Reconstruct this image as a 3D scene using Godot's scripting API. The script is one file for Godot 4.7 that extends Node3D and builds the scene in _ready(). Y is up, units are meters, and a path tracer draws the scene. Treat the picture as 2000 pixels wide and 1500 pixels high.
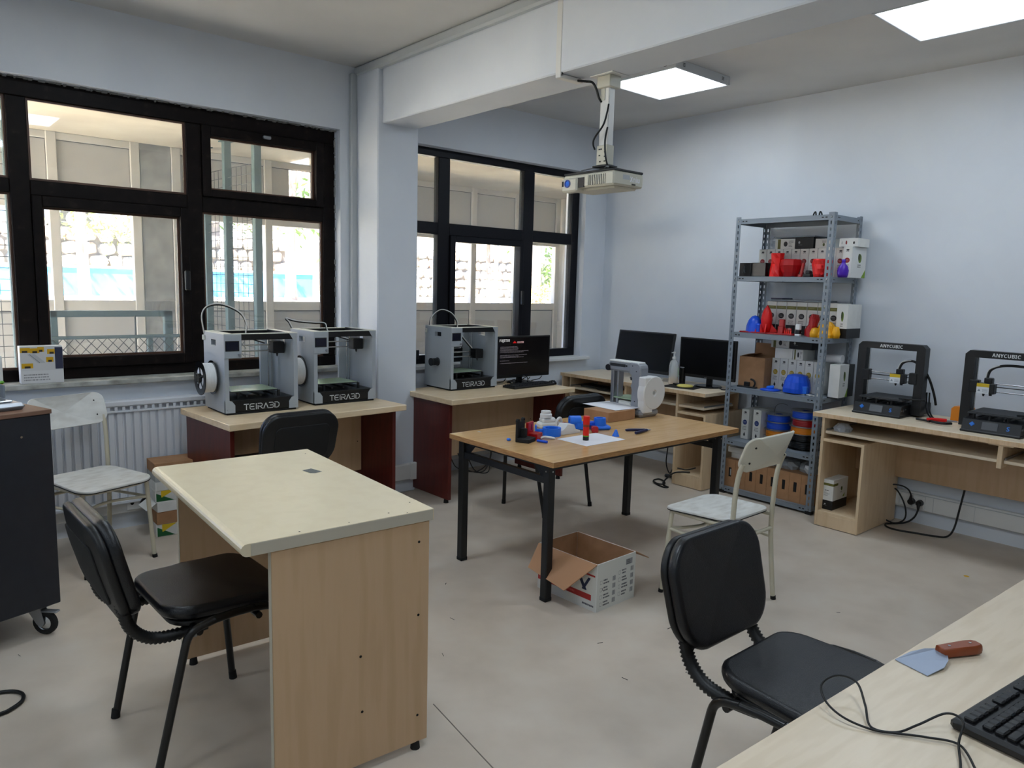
extends Node3D
# A small 3D-printing workshop: window wall on the left (x = -4.75), end wall behind the shelf (z = -5.2).
# The camera stands at the origin, 1.5 m up.

var M := {}
var taken := {}
var rng := RandomNumberGenerator.new()

# ------------------------------------------------------------------ mesh builder
class MB:
	var v := PackedVector3Array()
	var n := PackedVector3Array()
	var t := PackedVector2Array()
	var X := Transform3D()

	func vert(p: Vector3, nn: Vector3, uv := Vector2.ZERO) -> void:
		v.append(X * p)
		n.append((X.basis * nn).normalized())
		t.append(uv)

	# corners counter-clockwise seen from outside
	func tri(a: Vector3, b: Vector3, c: Vector3, ua := Vector2.ZERO, ub := Vector2.ZERO, uc := Vector2.ZERO) -> void:
		var nn := (b - a).cross(c - a)
		if nn.length_squared() < 1e-18:
			return
		nn = nn.normalized()
		vert(a, nn, ua); vert(c, nn, uc); vert(b, nn, ub)

	func trin(a: Vector3, b: Vector3, c: Vector3, na: Vector3, nb: Vector3, nc: Vector3, ua := Vector2.ZERO, ub := Vector2.ZERO, uc := Vector2.ZERO) -> void:
		vert(a, na, ua); vert(c, nc, uc); vert(b, nb, ub)

	func quad(a: Vector3, b: Vector3, c: Vector3, d: Vector3) -> void:
		tri(a, b, c, Vector2(0, 1), Vector2(1, 1), Vector2(1, 0))
		tri(a, c, d, Vector2(0, 1), Vector2(1, 0), Vector2(0, 0))

	func box(c: Vector3, s: Vector3) -> MB:
		var h := s * 0.5
		var p := []
		for i in 8:
			p.append(c + Vector3(h.x if i & 1 else -h.x, h.y if i & 2 else -h.y, h.z if i & 4 else -h.z))
		quad(p[4], p[5], p[7], p[6])
		quad(p[1], p[0], p[2], p[3])
		quad(p[5], p[1], p[3], p[7])
		quad(p[0], p[4], p[6], p[2])
		quad(p[6], p[7], p[3], p[2])
		quad(p[0], p[1], p[5], p[4])
		return self

	func span(a: Vector3, b: Vector3) -> MB:
		return box((a + b) * 0.5, (b - a).abs())

	# box with chamfered edges
	func cbox(c: Vector3, s: Vector3, r := 0.004) -> MB:
		var h := s * 0.5
		r = minf(r, minf(h.x, minf(h.y, h.z)) * 0.95)
		var sg := [-1.0, 1.0]
		for ax in 3:
			for sn in sg:
				var u := (ax + 1) % 3
				var w := (ax + 2) % 3
				var q := []
				for k in [[-1, -1], [1, -1], [1, 1], [-1, 1]]:
					var p := Vector3.ZERO
					p[ax] = sn * h[ax]
					p[u] = k[0] * (h[u] - r)
					p[w] = k[1] * (h[w] - r)
					q.append(c + p)
				if sn > 0:
					quad(q[0], q[1], q[2], q[3])
				else:
					quad(q[3], q[2], q[1], q[0])
		for ax in 3:
			var u := (ax + 1) % 3
			var w := (ax + 2) % 3
			for su in sg:
				for sw in sg:
					var a := Vector3.ZERO
					var b := Vector3.ZERO
					a[ax] = -(h[ax] - r); a[u] = su * h[u]; a[w] = sw * (h[w] - r)
					b[ax] = -(h[ax] - r); b[u] = su * (h[u] - r); b[w] = sw * h[w]
					var a2 := a
					var b2 := b
					a2[ax] = h[ax] - r
					b2[ax] = h[ax] - r
					if su * sw > 0:
						quad(c + a, c + b, c + b2, c + a2)
					else:
						quad(c + b, c + a, c + a2, c + b2)
		for sx in sg:
			for sy in sg:
				for sz in sg:
					var a := c + Vector3(sx * h.x, sy * (h.y - r), sz * (h.z - r))
					var b := c + Vector3(sx * (h.x - r), sy * h.y, sz * (h.z - r))
					var d := c + Vector3(sx * (h.x - r), sy * (h.y - r), sz * h.z)
					if sx * sy * sz > 0:
						tri(a, b, d)
					else:
						tri(a, d, b)
		return self

	func cspan(a: Vector3, b: Vector3, r := 0.004) -> MB:
		return cbox((a + b) * 0.5, (b - a).abs(), r)

	func cyl(a: Vector3, b: Vector3, ra: float, rb := -1.0, seg := 16, caps := true) -> MB:
		if rb < 0:
			rb = ra
		var d := (b - a).normalized()
		var u := d.cross(Vector3.UP if absf(d.y) < 0.9 else Vector3.RIGHT).normalized()
		var w := d.cross(u)
		for i in seg:
			var t0 := TAU * i / seg
			var t1 := TAU * (i + 1) / seg
			var n0 := u * cos(t0) + w * sin(t0)
			var n1 := u * cos(t1) + w * sin(t1)
			trin(a + n0 * ra, a + n1 * ra, b + n1 * rb, n0, n1, n1)
			trin(a + n0 * ra, b + n1 * rb, b + n0 * rb, n0, n1, n0)
			if caps:
				tri(a, a + n1 * ra, a + n0 * ra)
				tri(b, b + n0 * rb, b + n1 * rb)
		return self

	# tube along points; r is a number or an array of radii
	func tube(pts: PackedVector3Array, r, seg := 8, flat := 1.0) -> MB:
		var m := pts.size()
		if m < 2:
			return self
		var up := Vector3.UP
		var rings := []
		var prev := Vector3.ZERO
		for i in m:
			var d := (pts[mini(i + 1, m - 1)] - pts[maxi(i - 1, 0)]).normalized()
			var u: Vector3
			if i == 0:
				u = d.cross(up if absf(d.y) < 0.9 else Vector3.RIGHT).normalized()
			else:
				u = (prev - d * prev.dot(d)).normalized()
			prev = u
			var w := d.cross(u)
			var rr: float = r[i] if r is Array or r is PackedFloat32Array else r
			var ring := []
			for k in seg:
				var a := TAU * k / seg
				var nn := u * cos(a) + w * sin(a)
				ring.append([pts[i] + u * cos(a) * rr + w * sin(a) * rr * flat, nn])
			rings.append(ring)
		for i in m - 1:
			for k in seg:
				var k2 := (k + 1) % seg
				var a = rings[i][k]
				var b = rings[i][k2]
				var c = rings[i + 1][k2]
				var e = rings[i + 1][k]
				trin(a[0], b[0], c[0], a[1], b[1], c[1])
				trin(a[0], c[0], e[0], a[1], c[1], e[1])
		for k in seg:
			var k2 := (k + 1) % seg
			tri(pts[0], rings[0][k2][0], rings[0][k][0])
			tri(pts[m - 1], rings[m - 1][k][0], rings[m - 1][k2][0])
		return self

	# profile of (radius, height) turned round the y axis; hard edges between profile steps unless soft
	func lathe(prof: PackedVector2Array, o := Vector3.ZERO, seg := 20, soft := false, wob = null) -> MB:
		var m := prof.size()
		var nrm := []
		for i in m - 1:
			var d := prof[i + 1] - prof[i]
			nrm.append(Vector2(d.y, -d.x).normalized())
		for i in m - 1:
			var na: Vector2 = nrm[i]
			var nb: Vector2 = nrm[i]
			if soft:
				na = (nrm[maxi(i - 1, 0)] + nrm[i]).normalized()
				nb = (nrm[i] + nrm[mini(i + 1, m - 2)]).normalized()
			for k in seg:
				var p := []
				for j in [[i, k], [i, k + 1], [i + 1, k + 1], [i + 1, k]]:
					var a: float = TAU * j[1] / seg
					var rr: float = prof[j[0]].x
					if wob != null:
						rr *= wob.call(a, prof[j[0]].y)
					var nn: Vector2 = na if j[0] == i else nb
					p.append([o + Vector3(cos(a) * rr, prof[j[0]].y, sin(a) * rr), Vector3(cos(a) * nn.x, nn.y, sin(a) * nn.x)])
				if wob != null:
					tri(p[0][0], p[2][0], p[1][0])
					tri(p[0][0], p[3][0], p[2][0])
				else:
					if prof[i].x > 1e-6:
						trin(p[0][0], p[2][0], p[1][0], p[0][1], p[2][1], p[1][1])
					if prof[i + 1].x > 1e-6 or prof[i].x <= 1e-6:
						trin(p[0][0], p[3][0], p[2][0], p[0][1], p[3][1], p[2][1])
		return self

	# polygon in the local xy plane pushed out from z0 to z1
	func extrude(poly: PackedVector2Array, z0: float, z1: float) -> MB:
		var q := poly.duplicate()
		if Geometry2D.is_polygon_clockwise(q):
			q.reverse()
		var idx := Geometry2D.triangulate_polygon(q)
		for i in range(0, idx.size(), 3):
			var a := q[idx[i]]
			var b := q[idx[i + 1]]
			var c := q[idx[i + 2]]
			if (b - a).cross(c - a) < 0:
				var s := b
				b = c
				c = s
			tri(Vector3(a.x, a.y, z1), Vector3(b.x, b.y, z1), Vector3(c.x, c.y, z1))
			tri(Vector3(a.x, a.y, z0), Vector3(c.x, c.y, z0), Vector3(b.x, b.y, z0))
		for i in q.size():
			var a := q[i]
			var b := q[(i + 1) % q.size()]
			quad(Vector3(a.x, a.y, z0), Vector3(b.x, b.y, z0), Vector3(b.x, b.y, z1), Vector3(a.x, a.y, z1))
		return self

	# rings of equal length, joined smoothly, both ends closed
	func loft(rings: Array, close := true) -> MB:
		var m := rings.size()
		var k: int = rings[0].size()
		var nn := []
		for i in m:
			var row := PackedVector3Array()
			for j in k:
				var du: Vector3 = rings[i][(j + 1) % k] - rings[i][(j + k - 1) % k]
				var dv: Vector3 = rings[mini(i + 1, m - 1)][j] - rings[maxi(i - 1, 0)][j]
				row.append(du.cross(dv).normalized())
			nn.append(row)
		for i in m - 1:
			for j in k:
				var j2 := (j + 1) % k
				var a: Vector3 = rings[i][j]
				var b: Vector3 = rings[i][j2]
				var c: Vector3 = rings[i + 1][j2]
				var d: Vector3 = rings[i + 1][j]
				var ta := Vector2(float(j) / k, float(i) / (m - 1))
				trin(a, b, c, nn[i][j], nn[i][j2], nn[i + 1][j2], ta, ta, ta)
				trin(a, c, d, nn[i][j], nn[i + 1][j2], nn[i + 1][j], ta, ta, ta)
		if close:
			for e in [0, m - 1]:
				var o := Vector3.ZERO
				for p in rings[e]:
					o += p / k
				for j in k:
					var j2 := (j + 1) % k
					if e == 0:
						tri(o, rings[e][j2], rings[e][j])
					else:
						tri(o, rings[e][j], rings[e][j2])
		return self

	func flatq(w: float, h: float, z := 0.0) -> MB:
		quad(Vector3(-w / 2, -h / 2, z), Vector3(w / 2, -h / 2, z), Vector3(w / 2, h / 2, z), Vector3(-w / 2, h / 2, z))
		return self

	func at(p: Vector3, yaw := 0.0, pitch := 0.0, roll := 0.0) -> MB:
		X = Transform3D(Basis.from_euler(Vector3(deg_to_rad(pitch), deg_to_rad(yaw), deg_to_rad(roll))), p)
		return self

	func mesh() -> ArrayMesh:
		var a := []
		a.resize(Mesh.ARRAY_MAX)
		a[Mesh.ARRAY_VERTEX] = v
		a[Mesh.ARRAY_NORMAL] = n
		a[Mesh.ARRAY_TEX_UV] = t
		var am := ArrayMesh.new()
		am.add_surface_from_arrays(Mesh.PRIMITIVE_TRIANGLES, a)
		return am


# ------------------------------------------------------------------ scene helpers
func numbered(s: String) -> String:
	if not taken.has(s):
		taken[s] = 0
		return s
	taken[s] += 1
	return "%s_%03d" % [s, taken[s]]

func tag(o: Node, label: String, category: String, group := "", kind := "") -> Node:
	if label: o.set_meta("label", label)
	if category: o.set_meta("category", category)
	if group: o.set_meta("group", group)
	if kind: o.set_meta("kind", kind)
	return o

func thing(called: String, label: String, category: String, at := Vector3.ZERO, yaw := 0.0, group := "") -> Node3D:
	var o := Node3D.new()
	o.name = numbered(called)
	add_child(o)
	o.position = at
	o.rotation_degrees.y = yaw
	tag(o, label, category, group)
	return o

func part(parent: Node, called: String, mb: MB, mat: Material, label := "") -> MeshInstance3D:
	var o := MeshInstance3D.new()
	o.name = called
	o.mesh = mb.mesh()
	o.material_override = mat
	parent.add_child(o, true)
	if label: o.set_meta("label", label)
	return o

func copy_part(parent: Node, src: MeshInstance3D, at: Vector3, called := "", mat: Material = null) -> MeshInstance3D:
	var o := MeshInstance3D.new()
	o.name = called if called else String(src.name).rstrip("0123456789")
	o.mesh = src.mesh
	o.material_override = mat if mat else src.material_override
	o.position = at
	parent.add_child(o, true)
	return o

func solid(called: String, mb: MB, mat: Material, label: String, category: String, group := "") -> MeshInstance3D:
	var o := MeshInstance3D.new()
	o.name = numbered(called)
	o.mesh = mb.mesh()
	o.material_override = mat
	add_child(o)
	tag(o, label, category, group)
	return o

func struct(called: String, mb: MB, mat: Material, label: String, category := "") -> MeshInstance3D:
	var o := solid(called, mb, mat, label, category)
	o.set_meta("kind", "structure")
	return o

func dup(src: Node3D, at: Vector3, yaw: float, label: String) -> Node3D:
	var o: Node3D = src.duplicate()
	o.name = numbered(String(src.name).rstrip("0123456789").trim_suffix("_"))
	add_child(o)
	o.position = at
	o.rotation_degrees.y = yaw
	o.set_meta("label", label)
	return o

func lettering(parent: Node, called: String, words: String, height: float, at: Vector3, mat: Material, yaw := 0.0, pitch := 0.0, bold := 400, depth := 0.0012, align := HORIZONTAL_ALIGNMENT_CENTER) -> MeshInstance3D:
	var f := SystemFont.new()
	f.font_names = PackedStringArray(["Droid Sans"])
	f.font_weight = bold
	var tm := TextMesh.new()
	tm.text = words
	tm.font = f
	tm.font_size = 32
	tm.pixel_size = height / 24.0
	tm.depth = depth
	tm.curve_step = 4.0
	tm.horizontal_alignment = align
	var o := MeshInstance3D.new()
	o.name = called
	o.mesh = tm
	o.material_override = mat
	o.position = at
	o.rotation_degrees = Vector3(pitch, yaw, 0)
	parent.add_child(o, true)
	return o

# smooth curve through points
func curve(pts: Array, step := 6) -> PackedVector3Array:
	var out := PackedVector3Array()
	var m := pts.size()
	for i in m - 1:
		var a: Vector3 = pts[maxi(i - 1, 0)]
		var b: Vector3 = pts[i]
		var c: Vector3 = pts[i + 1]
		var d: Vector3 = pts[mini(i + 2, m - 1)]
		for k in step:
			out.append(b.cubic_interpolate(c, a, d, float(k) / step))
	out.append(pts[m - 1])
	return out

# polyline with its corners rounded off
func bent(pts: Array, r: float, step := 5) -> PackedVector3Array:
	var out := PackedVector3Array()
	out.append(pts[0])
	for i in range(1, pts.size() - 1):
		var b: Vector3 = pts[i]
		var da: Vector3 = (pts[i - 1] - b)
		var dc: Vector3 = (pts[i + 1] - b)
		var rr := minf(r, minf(da.length(), dc.length()) * 0.48)
		var p := b + da.normalized() * rr
		var q := b + dc.normalized() * rr
		for k in step + 1:
			var s := float(k) / step
			out.append(p.lerp(b, s).lerp(b.lerp(q, s), s))
	out.append(pts[pts.size() - 1])
	return out

func round_rect(w: float, h: float, r: float, k := 5) -> PackedVector2Array:
	var out := PackedVector2Array()
	for c in [[1, 1, 0.0], [-1, 1, 0.25], [-1, -1, 0.5], [1, -1, 0.75]]:
		for i in k + 1:
			var a: float = TAU * (c[2] + 0.25 * i / k)
			out.append(Vector2(c[0] * (w / 2 - r) + cos(a) * r, c[1] * (h / 2 - r) + sin(a) * r))
	return out

# closed padded slab: outline in xy, thickness along z with a rounded rim; bend moves every point
func pad(mb: MB, outline: PackedVector2Array, z0: float, z1: float, rim: float, dome: float, bend = null) -> void:
	var rings := []
	var add := func(sc: float, inset: float, z: float) -> void:
		var ring := PackedVector3Array()
		for p in outline:
			var l := p.length()
			var q := p * sc * maxf(0.0, (l - inset) / l)
			var w := Vector3(q.x, q.y, z)
			ring.append(bend.call(w) if bend != null else w)
		rings.append(ring)
	for s in [0.05, 0.35, 0.65, 0.88]:
		add.call(s, rim, z0)
	for i in 4:
		var a := PI / 2 * i / 3.0
		add.call(1.0, rim * (1 - sin(a)), z0 + rim * (1 - cos(a)))
	for i in 4:
		var a := PI / 2 * i / 3.0
		add.call(1.0, rim * (1 - cos(a)), z1 - rim * (1 - sin(a)))
	for s in [0.88, 0.65, 0.35, 0.05]:
		add.call(s, rim, z1 + dome * (1 - s * s))
	mb.loft(rings)

func mb() -> MB:
	return MB.new()

# ------------------------------------------------------------------ materials
func noise_tex(seed_: int, freq: float, ramp: Array, size := 256, oct := 4, type := FastNoiseLite.TYPE_SIMPLEX_SMOOTH) -> NoiseTexture2D:
	var f := FastNoiseLite.new()
	f.seed = seed_
	f.noise_type = type
	f.frequency = freq
	f.fractal_octaves = oct
	var t := NoiseTexture2D.new()
	t.width = size
	t.height = size
	t.seamless = true
	t.noise = f
	if ramp.size():
		var g := Gradient.new()
		var offs := PackedFloat32Array()
		var cols := PackedColorArray()
		for r in ramp:
			offs.append(r[0])
			cols.append(r[1])
		g.offsets = offs
		g.colors = cols
		t.color_ramp = g
	return t

func mat(called: String, c: Color, rough := 0.6, metal := 0.0, spec := 0.5) -> StandardMaterial3D:
	var m := StandardMaterial3D.new()
	m.albedo_color = c
	m.roughness = rough
	m.metallic = metal
	m.metallic_specular = spec
	M[called] = m
	return m

func triplanar(m: StandardMaterial3D, tex: Texture2D, sc: Vector3, world := false) -> StandardMaterial3D:
	m.albedo_texture = tex
	m.uv1_triplanar = true
	m.uv1_world_triplanar = world
	m.uv1_scale = sc
	return m

func bump(m: StandardMaterial3D, seed_: int, freq: float, strength: float) -> void:
	var t := noise_tex(seed_, freq, [], 256, 3)
	t.as_normal_map = true
	t.bump_strength = strength
	m.normal_enabled = true
	m.normal_texture = t

func wood(called: String, dark: Color, light: Color, seed_: int, sc: Vector3, rough := 0.42) -> void:
	var m := mat(called, Color.WHITE, rough)
	var mid := dark.lerp(light, 0.6)
	triplanar(m, noise_tex(seed_, 0.02, [[0.0, dark], [0.42, mid], [0.6, light], [1.0, mid.lerp(light, 0.4)]], 256, 5), sc)

func img_tex(w: int, h: int, bg: Color) -> Image:
	var im := Image.create(w, h, false, Image.FORMAT_RGBA8)
	im.fill(bg)
	return im

func disc(im: Image, cx: float, cy: float, rx: float, ry: float, c: Color) -> void:
	for y in range(maxi(0, int(cy - ry)), mini(im.get_height(), int(cy + ry) + 1)):
		for x in range(maxi(0, int(cx - rx)), mini(im.get_width(), int(cx + rx) + 1)):
			if pow((x - cx) / rx, 2) + pow((y - cy) / ry, 2) <= 1.0:
				im.set_pixel(x, y, c)

func scribble(im: Image, x: int, y: int, w: int, lines: int, lh: int, c: Color, seed_: int) -> void:
	var r := RandomNumberGenerator.new()
	r.seed = seed_
	for l in lines:
		var px := x
		var stop := x + int(w * r.randf_range(0.55, 1.0))
		while px < stop:
			var ww := r.randi_range(2, 7)
			im.fill_rect(Rect2i(px, y + l * lh, mini(ww, stop - px), maxi(1, lh / 2)), c)
			px += ww + r.randi_range(1, 2)

func printed(called: String, im: Image, rough := 0.55) -> StandardMaterial3D:
	var m := mat(called, Color.WHITE, rough)
	m.albedo_texture = ImageTexture.create_from_image(im)
	m.texture_repeat = false
	return m

func materials() -> void:
	# building
	var m := mat("wall", Color.WHITE, 0.85, 0, 0.3)
	triplanar(m, noise_tex(11, 0.008, [[0.0, Color(0.83, 0.85, 0.88)], [1.0, Color(0.865, 0.885, 0.91)]], 256, 4), Vector3.ONE * 0.5, true)
	m = mat("ceiling", Color.WHITE, 0.9, 0, 0.2)
	triplanar(m, noise_tex(12, 0.008, [[0.0, Color(0.80, 0.795, 0.785)], [1.0, Color(0.84, 0.835, 0.825)]], 256, 4), Vector3.ONE * 0.5, true)
	m = mat("floor", Color.WHITE, 0.42, 0, 0.45)
	triplanar(m, noise_tex(13, 0.012, [[0.0, Color(0.755, 0.705, 0.645)], [0.5, Color(0.80, 0.75, 0.69)], [1.0, Color(0.825, 0.785, 0.73)]], 512, 6), Vector3.ONE * 0.45, true)
	mat("floor_seam", Color(0.50, 0.46, 0.42), 0.7)
	mat("scuff", Color(0.22, 0.20, 0.19), 0.8)
	mat("paint_spot", Color(0.80, 0.62, 0.12), 0.7)
	mat("trunking", Color(0.86, 0.86, 0.85), 0.5)
	mat("trunk_grey", Color(0.70, 0.72, 0.73), 0.5)
	m = mat("sill", Color.WHITE, 0.6)
	triplanar(m, noise_tex(14, 0.03, [[0.0, Color(0.50, 0.49, 0.46)], [0.5, Color(0.68, 0.68, 0.65)], [1.0, Color(0.80, 0.80, 0.78)]], 256, 5), Vector3(1, 1, 1), true)
	mat("sill_white", Color(0.84, 0.85, 0.86), 0.55)
	m = mat("frame_brown", Color.WHITE, 0.5, 0, 0.25)
	triplanar(m, noise_tex(15, 0.02, [[0.0, Color(0.065, 0.045, 0.04)], [0.75, Color(0.095, 0.07, 0.06)], [1.0, Color(0.16, 0.13, 0.115)]], 256, 4), Vector3(2, 2, 2), true)
	mat("frame_black", Color(0.085, 0.085, 0.105), 0.45, 0, 0.3)
	mat("bead", Color(0.30, 0.19, 0.12), 0.5)
	mat("putty", Color(0.55, 0.55, 0.54), 0.9)
	m = mat("glass", Color(0.93, 0.96, 0.95, 0.08), 0.02)
	m.transparency = BaseMaterial3D.TRANSPARENCY_ALPHA
	m = mat("clear_plastic", Color(0.92, 0.94, 0.95, 0.30), 0.15)
	m.transparency = BaseMaterial3D.TRANSPARENCY_ALPHA
	m = mat("bag_plastic", Color(0.80, 0.82, 0.84, 0.55), 0.25)
	m.transparency = BaseMaterial3D.TRANSPARENCY_ALPHA
	# furniture
	wood("maple", Color(0.79, 0.66, 0.50), Color(0.86, 0.745, 0.60), 21, Vector3(7, 0.9, 7))
	wood("maple_top", Color(0.86, 0.755, 0.60), Color(0.905, 0.815, 0.68), 22, Vector3(4, 5, 1.0), 0.33)
	wood("maple_pale", Color(0.875, 0.795, 0.68), Color(0.91, 0.845, 0.745), 23, Vector3(1.0, 6, 6), 0.4)
	wood("maple_pale_v", Color(0.84, 0.725, 0.575), Color(0.88, 0.78, 0.64), 24, Vector3(3.5, 0.4, 3.5), 0.45)
	wood("beech_v", Color(0.755, 0.63, 0.485), Color(0.80, 0.675, 0.535), 25, Vector3(2.6, 0.25, 2.6), 0.4)
	wood("cream_top", Color(0.86, 0.80, 0.675), Color(0.88, 0.825, 0.705), 26, Vector3(2, 2, 2), 0.34)
	wood("desk_near", Color(0.835, 0.765, 0.66), Color(0.875, 0.81, 0.715), 27, Vector3(5, 3, 0.7), 0.36)
	wood("mahogany", Color(0.30, 0.085, 0.065), Color(0.36, 0.115, 0.085), 28, Vector3(5, 0.5, 5), 0.3)
	wood("table_top", Color(0.76, 0.595, 0.39), Color(0.81, 0.655, 0.455), 29, Vector3(4, 5, 0.5), 0.27)
	wood("ply_edge", Color(0.52, 0.36, 0.20), Color(0.68, 0.50, 0.30), 30, Vector3(2, 30, 2), 0.6)
	mat("edge_band", Color(0.74, 0.71, 0.64), 0.5)
	mat("hole", Color(0.06, 0.05, 0.04), 0.9)
	m = mat("leather", Color(0.055, 0.058, 0.075), 0.33, 0, 0.5)
	m.uv1_triplanar = true
	m.uv1_scale = Vector3.ONE * 14
	bump(m, 41, 0.09, 2.0)
	mat("black_plastic", Color(0.045, 0.046, 0.05), 0.45)
	mat("black_matte", Color(0.035, 0.035, 0.038), 0.7)
	mat("black_gloss", Color(0.02, 0.02, 0.023), 0.22)
	mat("black_tube", Color(0.03, 0.03, 0.033), 0.28)
	mat("table_steel", Color(0.055, 0.06, 0.065), 0.45)
	m = mat("marble_seat", Color.WHITE, 0.38)
	triplanar(m, noise_tex(31, 0.02, [[0.0, Color(0.80, 0.79, 0.76)], [0.45, Color(0.87, 0.87, 0.85)], [1.0, Color(0.92, 0.92, 0.905)]], 256, 6), Vector3(1.5, 4, 4))
	mat("cream_tube", Color(0.80, 0.77, 0.68), 0.4)
	mat("cream_back", Color(0.83, 0.81, 0.74), 0.42)
	m = mat("cabinet_blue", Color.WHITE, 0.5)
	triplanar(m, noise_tex(32, 0.05, [[0.0, Color(0.105, 0.115, 0.145)], [1.0, Color(0.125, 0.135, 0.165)]], 128, 2), Vector3.ONE * 2)
	mat("cabinet_top", Color(0.47, 0.35, 0.28), 0.6)
	mat("galvanised", Color(0.62, 0.63, 0.64), 0.38, 0.8)
	mat("chrome", Color(0.78, 0.79, 0.80), 0.2, 1.0)
	mat("rubber", Color(0.05, 0.05, 0.05), 0.8)
	mat("radiator", Color(0.86, 0.87, 0.89), 0.4)
	m = mat("shelf_grey", Color(0.50, 0.535, 0.57), 0.42, 0.0, 0.5)
	# cartons
	m = mat("cardboard", Color.WHITE, 0.8)
	triplanar(m, noise_tex(33, 0.03, [[0.0, Color(0.64, 0.475, 0.33)], [1.0, Color(0.70, 0.53, 0.385)]], 128, 4), Vector3.ONE * 3)
	mat("cardboard_light", Color(0.68, 0.51, 0.375), 0.8)
	m = mat("carton_white", Color.WHITE, 0.65)
	triplanar(m, noise_tex(34, 0.02, [[0.0, Color(0.88, 0.88, 0.86)], [1.0, Color(0.92, 0.92, 0.905)]], 128, 4), Vector3.ONE * 4)
	mat("carton_grey", Color(0.66, 0.67, 0.66), 0.6)
	mat("paper", Color(0.93, 0.93, 0.95), 0.7)
	mat("white_plastic", Color(0.88, 0.88, 0.87), 0.38)
	mat("white_sheet", Color(0.80, 0.80, 0.80), 0.5)
	# printers
	mat("printer_grey", Color(0.64, 0.665, 0.685), 0.5)
	mat("printer_lip", Color(0.83, 0.83, 0.78), 0.5)
	mat("printer_black", Color(0.035, 0.036, 0.04), 0.42)
	mat("anthracite", Color(0.075, 0.08, 0.09), 0.4)
	mat("steel_rod", Color(0.75, 0.76, 0.77), 0.22, 1.0)
	mat("brushed", Color(0.66, 0.67, 0.69), 0.35, 0.9)
	mat("silver", Color(0.60, 0.615, 0.64), 0.35, 0.35)
	mat("letter_white", Color(0.82, 0.83, 0.83), 0.5)
	mat("bed_green", Color(0.60, 0.68, 0.56), 0.25)
	m = mat("lcd", Color(0.03, 0.04, 0.13), 0.2)
	m = mat("touch_screen", Color(0.33, 0.34, 0.36), 0.18)
	mat("logo_blue", Color(0.10, 0.42, 0.78), 0.4)
	mat("print_bed_dark", Color(0.16, 0.165, 0.17), 0.6)
	mat("label_yellow", Color(0.80, 0.68, 0.10), 0.5)
	mat("label_white", Color(0.86, 0.88, 0.90), 0.5)
	mat("spool_white", Color(0.90, 0.90, 0.90), 0.5)
	# colours of printed plastic and filament
	mat("red", Color(0.88, 0.07, 0.06), 0.4)
	mat("dark_red", Color(0.66, 0.04, 0.06), 0.35)
	mat("bright_red", Color(0.90, 0.13, 0.06), 0.35)
	mat("blue", Color(0.03, 0.31, 0.83), 0.4)
	mat("light_blue", Color(0.10, 0.44, 0.90), 0.45)
	mat("navy", Color(0.03, 0.05, 0.26), 0.4)
	mat("purple", Color(0.30, 0.10, 0.68), 0.4)
	mat("yellow", Color(0.92, 0.66, 0.05), 0.45)
	mat("orange", Color(0.92, 0.54, 0.04), 0.4)
	mat("green", Color(0.03, 0.22, 0.11), 0.45)
	mat("label_olive", Color(0.44, 0.43, 0.18), 0.55)
	mat("leaf_green", Color(0.35, 0.62, 0.10), 0.5)
	mat("soap_yellow", Color(0.86, 0.80, 0.42), 0.6)
	mat("soap", Color(0.90, 0.76, 0.58), 0.3)
	mat("handle_wood", Color(0.54, 0.25, 0.10), 0.4)
	mat("blade", Color(0.62, 0.66, 0.73), 0.5, 0.6)
	mat("key", Color(0.055, 0.055, 0.065), 0.42)
	mat("cable", Color(0.022, 0.022, 0.024), 0.5)
	mat("cable_white", Color(0.78, 0.78, 0.77), 0.4)
	mat("monitor_screen", Color(0.02, 0.021, 0.026), 0.4, 0, 0.25)
	mat("projector_body", Color(0.80, 0.79, 0.73), 0.45)
	mat("vent", Color(0.22, 0.21, 0.19), 0.7)
	mat("lens_ring", Color(0.08, 0.22, 0.55), 0.3)
	# lamps
	m = mat("lamp_panel", Color(0.95, 0.97, 1.0), 0.6)
	m.emission_enabled = true
	m.emission = Color(0.93, 0.965, 1.0)
	m.emission_energy_multiplier = 0.5
	mat("lamp_frame", Color(0.80, 0.81, 0.82), 0.45)
	# porch and garden
	m = mat("porch_white", Color.WHITE, 0.55)
	triplanar(m, noise_tex(51, 0.02, [[0.0, Color(0.745, 0.72, 0.665)], [1.0, Color(0.815, 0.79, 0.74)]], 128, 4), Vector3.ONE, true)
	mat("porch_panel", Color(0.69, 0.67, 0.63), 0.6)
	mat("porch_dark", Color(0.20, 0.19, 0.18), 0.8)
	m = mat("porch_ceiling", Color.WHITE, 0.85)
	triplanar(m, noise_tex(52, 0.01, [[0.0, Color(0.74, 0.69, 0.60)], [1.0, Color(0.83, 0.79, 0.70)]], 128, 4), Vector3.ONE * 0.7, true)
	m = mat("concrete", Color.WHITE, 0.9)
	triplanar(m, noise_tex(53, 0.02, [[0.0, Color(0.52, 0.51, 0.49)], [1.0, Color(0.65, 0.64, 0.61)]], 256, 5), Vector3.ONE, true)
	mat("steel_teal", Color(0.27, 0.36, 0.36), 0.5)
	mat("wire", Color(0.17, 0.19, 0.19), 0.5)
	m = mat("earth", Color.WHITE, 0.95)
	triplanar(m, noise_tex(54, 0.02, [[0.0, Color(0.52, 0.47, 0.40)], [0.5, Color(0.70, 0.66, 0.58)], [1.0, Color(0.80, 0.77, 0.70)]], 256, 5), Vector3.ONE * 0.5, true)
	m = mat("pool_blue", Color.WHITE, 0.7)
	triplanar(m, noise_tex(55, 0.01, [[0.0, Color(0.18, 0.52, 0.72)], [1.0, Color(0.30, 0.66, 0.82)]], 128, 3), Vector3.ONE * 0.5, true)
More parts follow.
